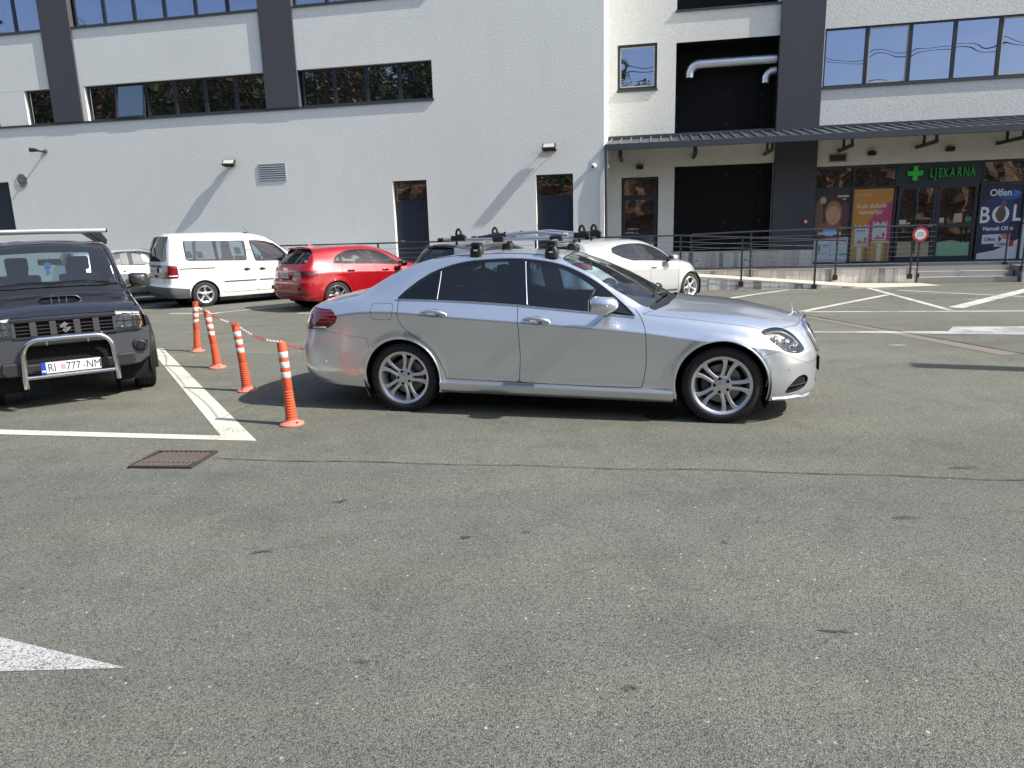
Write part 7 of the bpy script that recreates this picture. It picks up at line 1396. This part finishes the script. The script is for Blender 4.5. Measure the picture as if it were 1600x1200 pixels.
    for sd in (-1, 1):
        c = sd*.665; f_ = F2([(c-.075, .555), (c-.045, .505), (c+.045, .505), (c+.07, .55), (c+.07, .625), (c-.055, .625), (c-.075, .60)], 2.82, 2.886, 'fog_recess', CLAD, bpo, .012)
        MB().lathe([(.046, .0), (.046, .012), (.036, .016), (.034, .006), (.022, .004), (.020, .012), (.001, .014)], 26, o=(2.884, c, .563), ax=(1, 0, 0)).build('fog_blank', BLK, f_, smooth=35)
        F2([(sd*.40, .36), (sd*.56, .36), (sd*.60, .42), (sd*.58, .50), (sd*.42, .50)], 2.84, 2.93, 'bumper_overrider', CLAD, bpo, .02)
    # bull bar
    STL = pmat('polished_steel', (.70, .71, .72), .13, 1); bb = []
    def arc(cy, cz, r, a0, a1, n=8): return [(cy+r*math.cos(a0+(a1-a0)*i/n), cz+r*math.sin(a0+(a1-a0)*i/n)) for i in range(n+1)]
    prof = [(.405, .245), (.405, .34), (.395, .50)]+arc(.245, .575, .145, 0.0, math.pi/2)[0:]
    prof += [(0, .722)]; right = prof; full = right+[(-a, b) for a, b in right[:-1][::-1]]
    bl = MB().tube([(2.955+(.03 if b < .4 else .0)*0+.02*(1 if b > .3 else .5), a, b) for a, b in full], .026, 14).build('bull_bar', STL, root, smooth=60)
    MB().tube([(2.965, -.385, .345), (2.965, .385, .345)], .020, 12).build('lower_tube', STL, bl, smooth=60)
    for sd in (-1, 1):
        MB().obox((2.90, sd*.405, .33), (.05, 0, 0), (0, .008, 0), (0, 0, .05)).build('mounting_bracket', BLK, bl); MB().tube([(2.945, sd*.18, .70), (2.945, sd*.18, .655)], .012, 8).build('lamp_tab', STL, bl)
    P, M4, f = plate(root, 'number_plate', (2.955, .0, .43), 1, w=.525, h=.115)
    for s_, xx, sz in (('RI', -.208, .112), ('777', -.050, .112), ('-', .100, .10), ('NM', .128, .112)): text('plate_letters', s_, sz, BLKP, P, M4 @ Matrix.Translation((xx, -sz*.36, .0014)), 0, .78, .0)
    text('plate_letters', 'HR', .030, WHITE, P, M4 @ Matrix.Translation((-.26, -.045, .0014)), 0, .9, .001)
    rc = pmat('crest_red', (.55, .08, .10), .5); m = MB(); m2 = MB()
    for i in range(4):
        for j in range(5):
            q = m if (i+j) % 2 else m2; a = -.092+i*.0095; b = .024-j*.0105; q.prism([(a, b-.0105), (a+.0095, b-.0105), (a+.0095, b), (a, b)], f, .0004, .0012)
    m.build('crest', rc, P); m2.build('crest', pmat('crest_pale', (.62, .50, .52), .5), P)
    # bonnet scoop, wipers, roof bars
    z0 = sh.top(2.30, 0)[0][2]; sc_ = MB(); V = []
    for x, w, h in ((2.08, .10, .0), (2.16, .17, .022), (2.28, .19, .038), (2.33, .20, .040)):
        for a, b in ((-1, -.01), (-.92, .75), (-.7, 1), (0, 1.05), (.7, 1), (.92, .75), (1, -.01)): V.append((x, a*w, sh.top(x, 0)[0][2]+h*b+(0 if b > 0 else -.01)))
    sc_.add(V, [(i*7+j, i*7+j+1, (i+1)*7+j+1, (i+1)*7+j) for i in range(3) for j in range(6)]); so = sc_.build('bonnet_scoop', OFFP, root, smooth=50)
    MB().prism([(-.18, z0-.005), (.18, z0-.005), (.165, z0+.026), (.13, z0+.033), (-.13, z0+.033), (-.165, z0+.026)], lambda a, b, d: (d, a, b), 2.31, 2.318).build('scoop_opening', VOID, so)
    for y_ in (-.07, .0, .07): MB().box(2.319, 2.324, y_-.003, y_+.003, z0, z0+.03).build('scoop_rib', ALU, so)
    MB().tube([(2.335, -.205, z0-.004), (2.335, -.17, z0+.034), (2.335, -.12, z0+.042), (2.335, .12, z0+.042), (2.335, .17, z0+.034), (2.335, .205, z0-.004)], .009, 8).build('scoop_lip', OFFP, so, smooth=60)
    for ya, yb in ((-.60, -.02), (-.05, .55)):
        pts = []
        for i in range(9):
            y_ = ya+(yb-ya)*i/8; q, n2 = sh.top(1.775-.03*math.sin(math.pi*i/8), abs(y_), 5.95); pts.append(Vector((q[0], y_, q[2]))+Vector((n2[0], 0, n2[2]))*.016)
        MB().tube(pts, .009, 6).build('wiper', BLK, root, smooth=50)
    interior(root, 1.50, 1.06, .68, [(.98, .33, .60), (.98, -.33, .60), (.20, 0, .60, dict(w=1.05, back=.5, bench=True))], zf=.42, x0=-.35, steer_y=.33)
    hg = MB(); hg.obox((1.40, -.03, 1.40), (.01, 0, 0), (0, .035, 0), (0, 0, .03)); hg.obox((1.40, -.035, 1.34), (.01, 0, 0), (0, .022, .004), (0, 0, .05)); hg.tube([(1.40, -.03, 1.43), (1.38, 0, 1.50)], .003, 5); hg.build('hanging_ornament', pmat('blue_ornament', (.10, .25, .50), .5, var=.5, vscale=60), root, bevel=.008)
    wheel_wells(root, [(0, .36), (2.25, .36)], .42, .45, .77); MB().box(-.4, 2.75, -.62, .62, .36, .42).build('underbody', VOID, root)
    m = MB(); m.tube([(2.25, -.7, .33), (2.25, .7, .33)], .045, 10); m.lathe([(.001, -.13), (.10, -.08), (.13, 0), (.10, .08), (.001, .13)], 20, o=(2.25, .12, .33), ax=(1, 0, 0)); m.build('front_axle', VOID, root, smooth=50)
    for x in (0, 2.25):
        for sd in (-1, 1): wheel(root, x, .825, sd, .336, .205, .20, 'star', ALLOY2, rot=.3)
    return root, sh
off, off_sh = off_roader()
rb = empty('roof_bars', off.location, off.rotation_euler.z, 'silver roof bars with black feet on the dark off-roader', 'roof rack')
for x in (.98, .12):
    V = []
    MB().tube([(x, -.655, 1.795), (x, 0, 1.80), (x, .655, 1.795)], .017, 10, flat=1.5).build('cross_bar', pmat('bar_aluminium', (.72, .73, .73), .3, .8), rb, smooth=50)
    for sd in (-1, 1):
        MB().tube([(x, sd*.655, 1.795), (x, sd*.672, 1.795)], .022, 10).build('end_cap', BLK, rb, smooth=40); z = off_sh.top(x, .60, 5.8)[0][2]
        m = MB(); m.add([(x-.03, sd*.44, 1.775), (x+.03, sd*.44, 1.775), (x+.045, sd*.60, 1.775), (x-.045, sd*.60, 1.775), (x-.06, sd*.655, 1.68), (x+.06, sd*.655, 1.68), (x+.05, sd*.58, 1.665), (x-.05, sd*.58, 1.665), (x-.06, sd*.64, 1.62), (x+.06, sd*.64, 1.62)],
                     [(0, 1, 2, 3), (3, 2, 5, 4), (0, 7, 6, 1), (0, 3, 4, 7), (1, 6, 5, 2), (4, 5, 9, 8), (7, 8, 9, 6), (4, 8, 7), (5, 6, 9)]); m.build('bar_foot', BLKM, rb, bevel=.008)

# power lines high behind the photographer, seen only in the upper windows
pw = empty('overhead_power_lines', Fp(0, -9, 0), FA, 'thin overhead cables behind the photographer, mirrored in the upper windows', 'power lines')
for k, (z, y) in enumerate(((12.9, 0), (12.5, .6), (10.9, -.5), (9.3, .3))):
    P = []
    for i in range(41):
        u = -60+130*i/40; t = ((u+60) % 32.5)/32.5; P.append((u, y, z-1.1*4*t*(1-t)*.35+(.2 if k == 2 else 0)*math.sin(u*.2)))
    MB().tube(P, .028, 5).build('cable', BLK, pw)
for u in (-60, -27.5, 37.5, 70): MB().tube([(u, 0, 0), (u, 0, 13.4)], [.16, .10], 10).build('pole', CONC, pw, smooth=50)
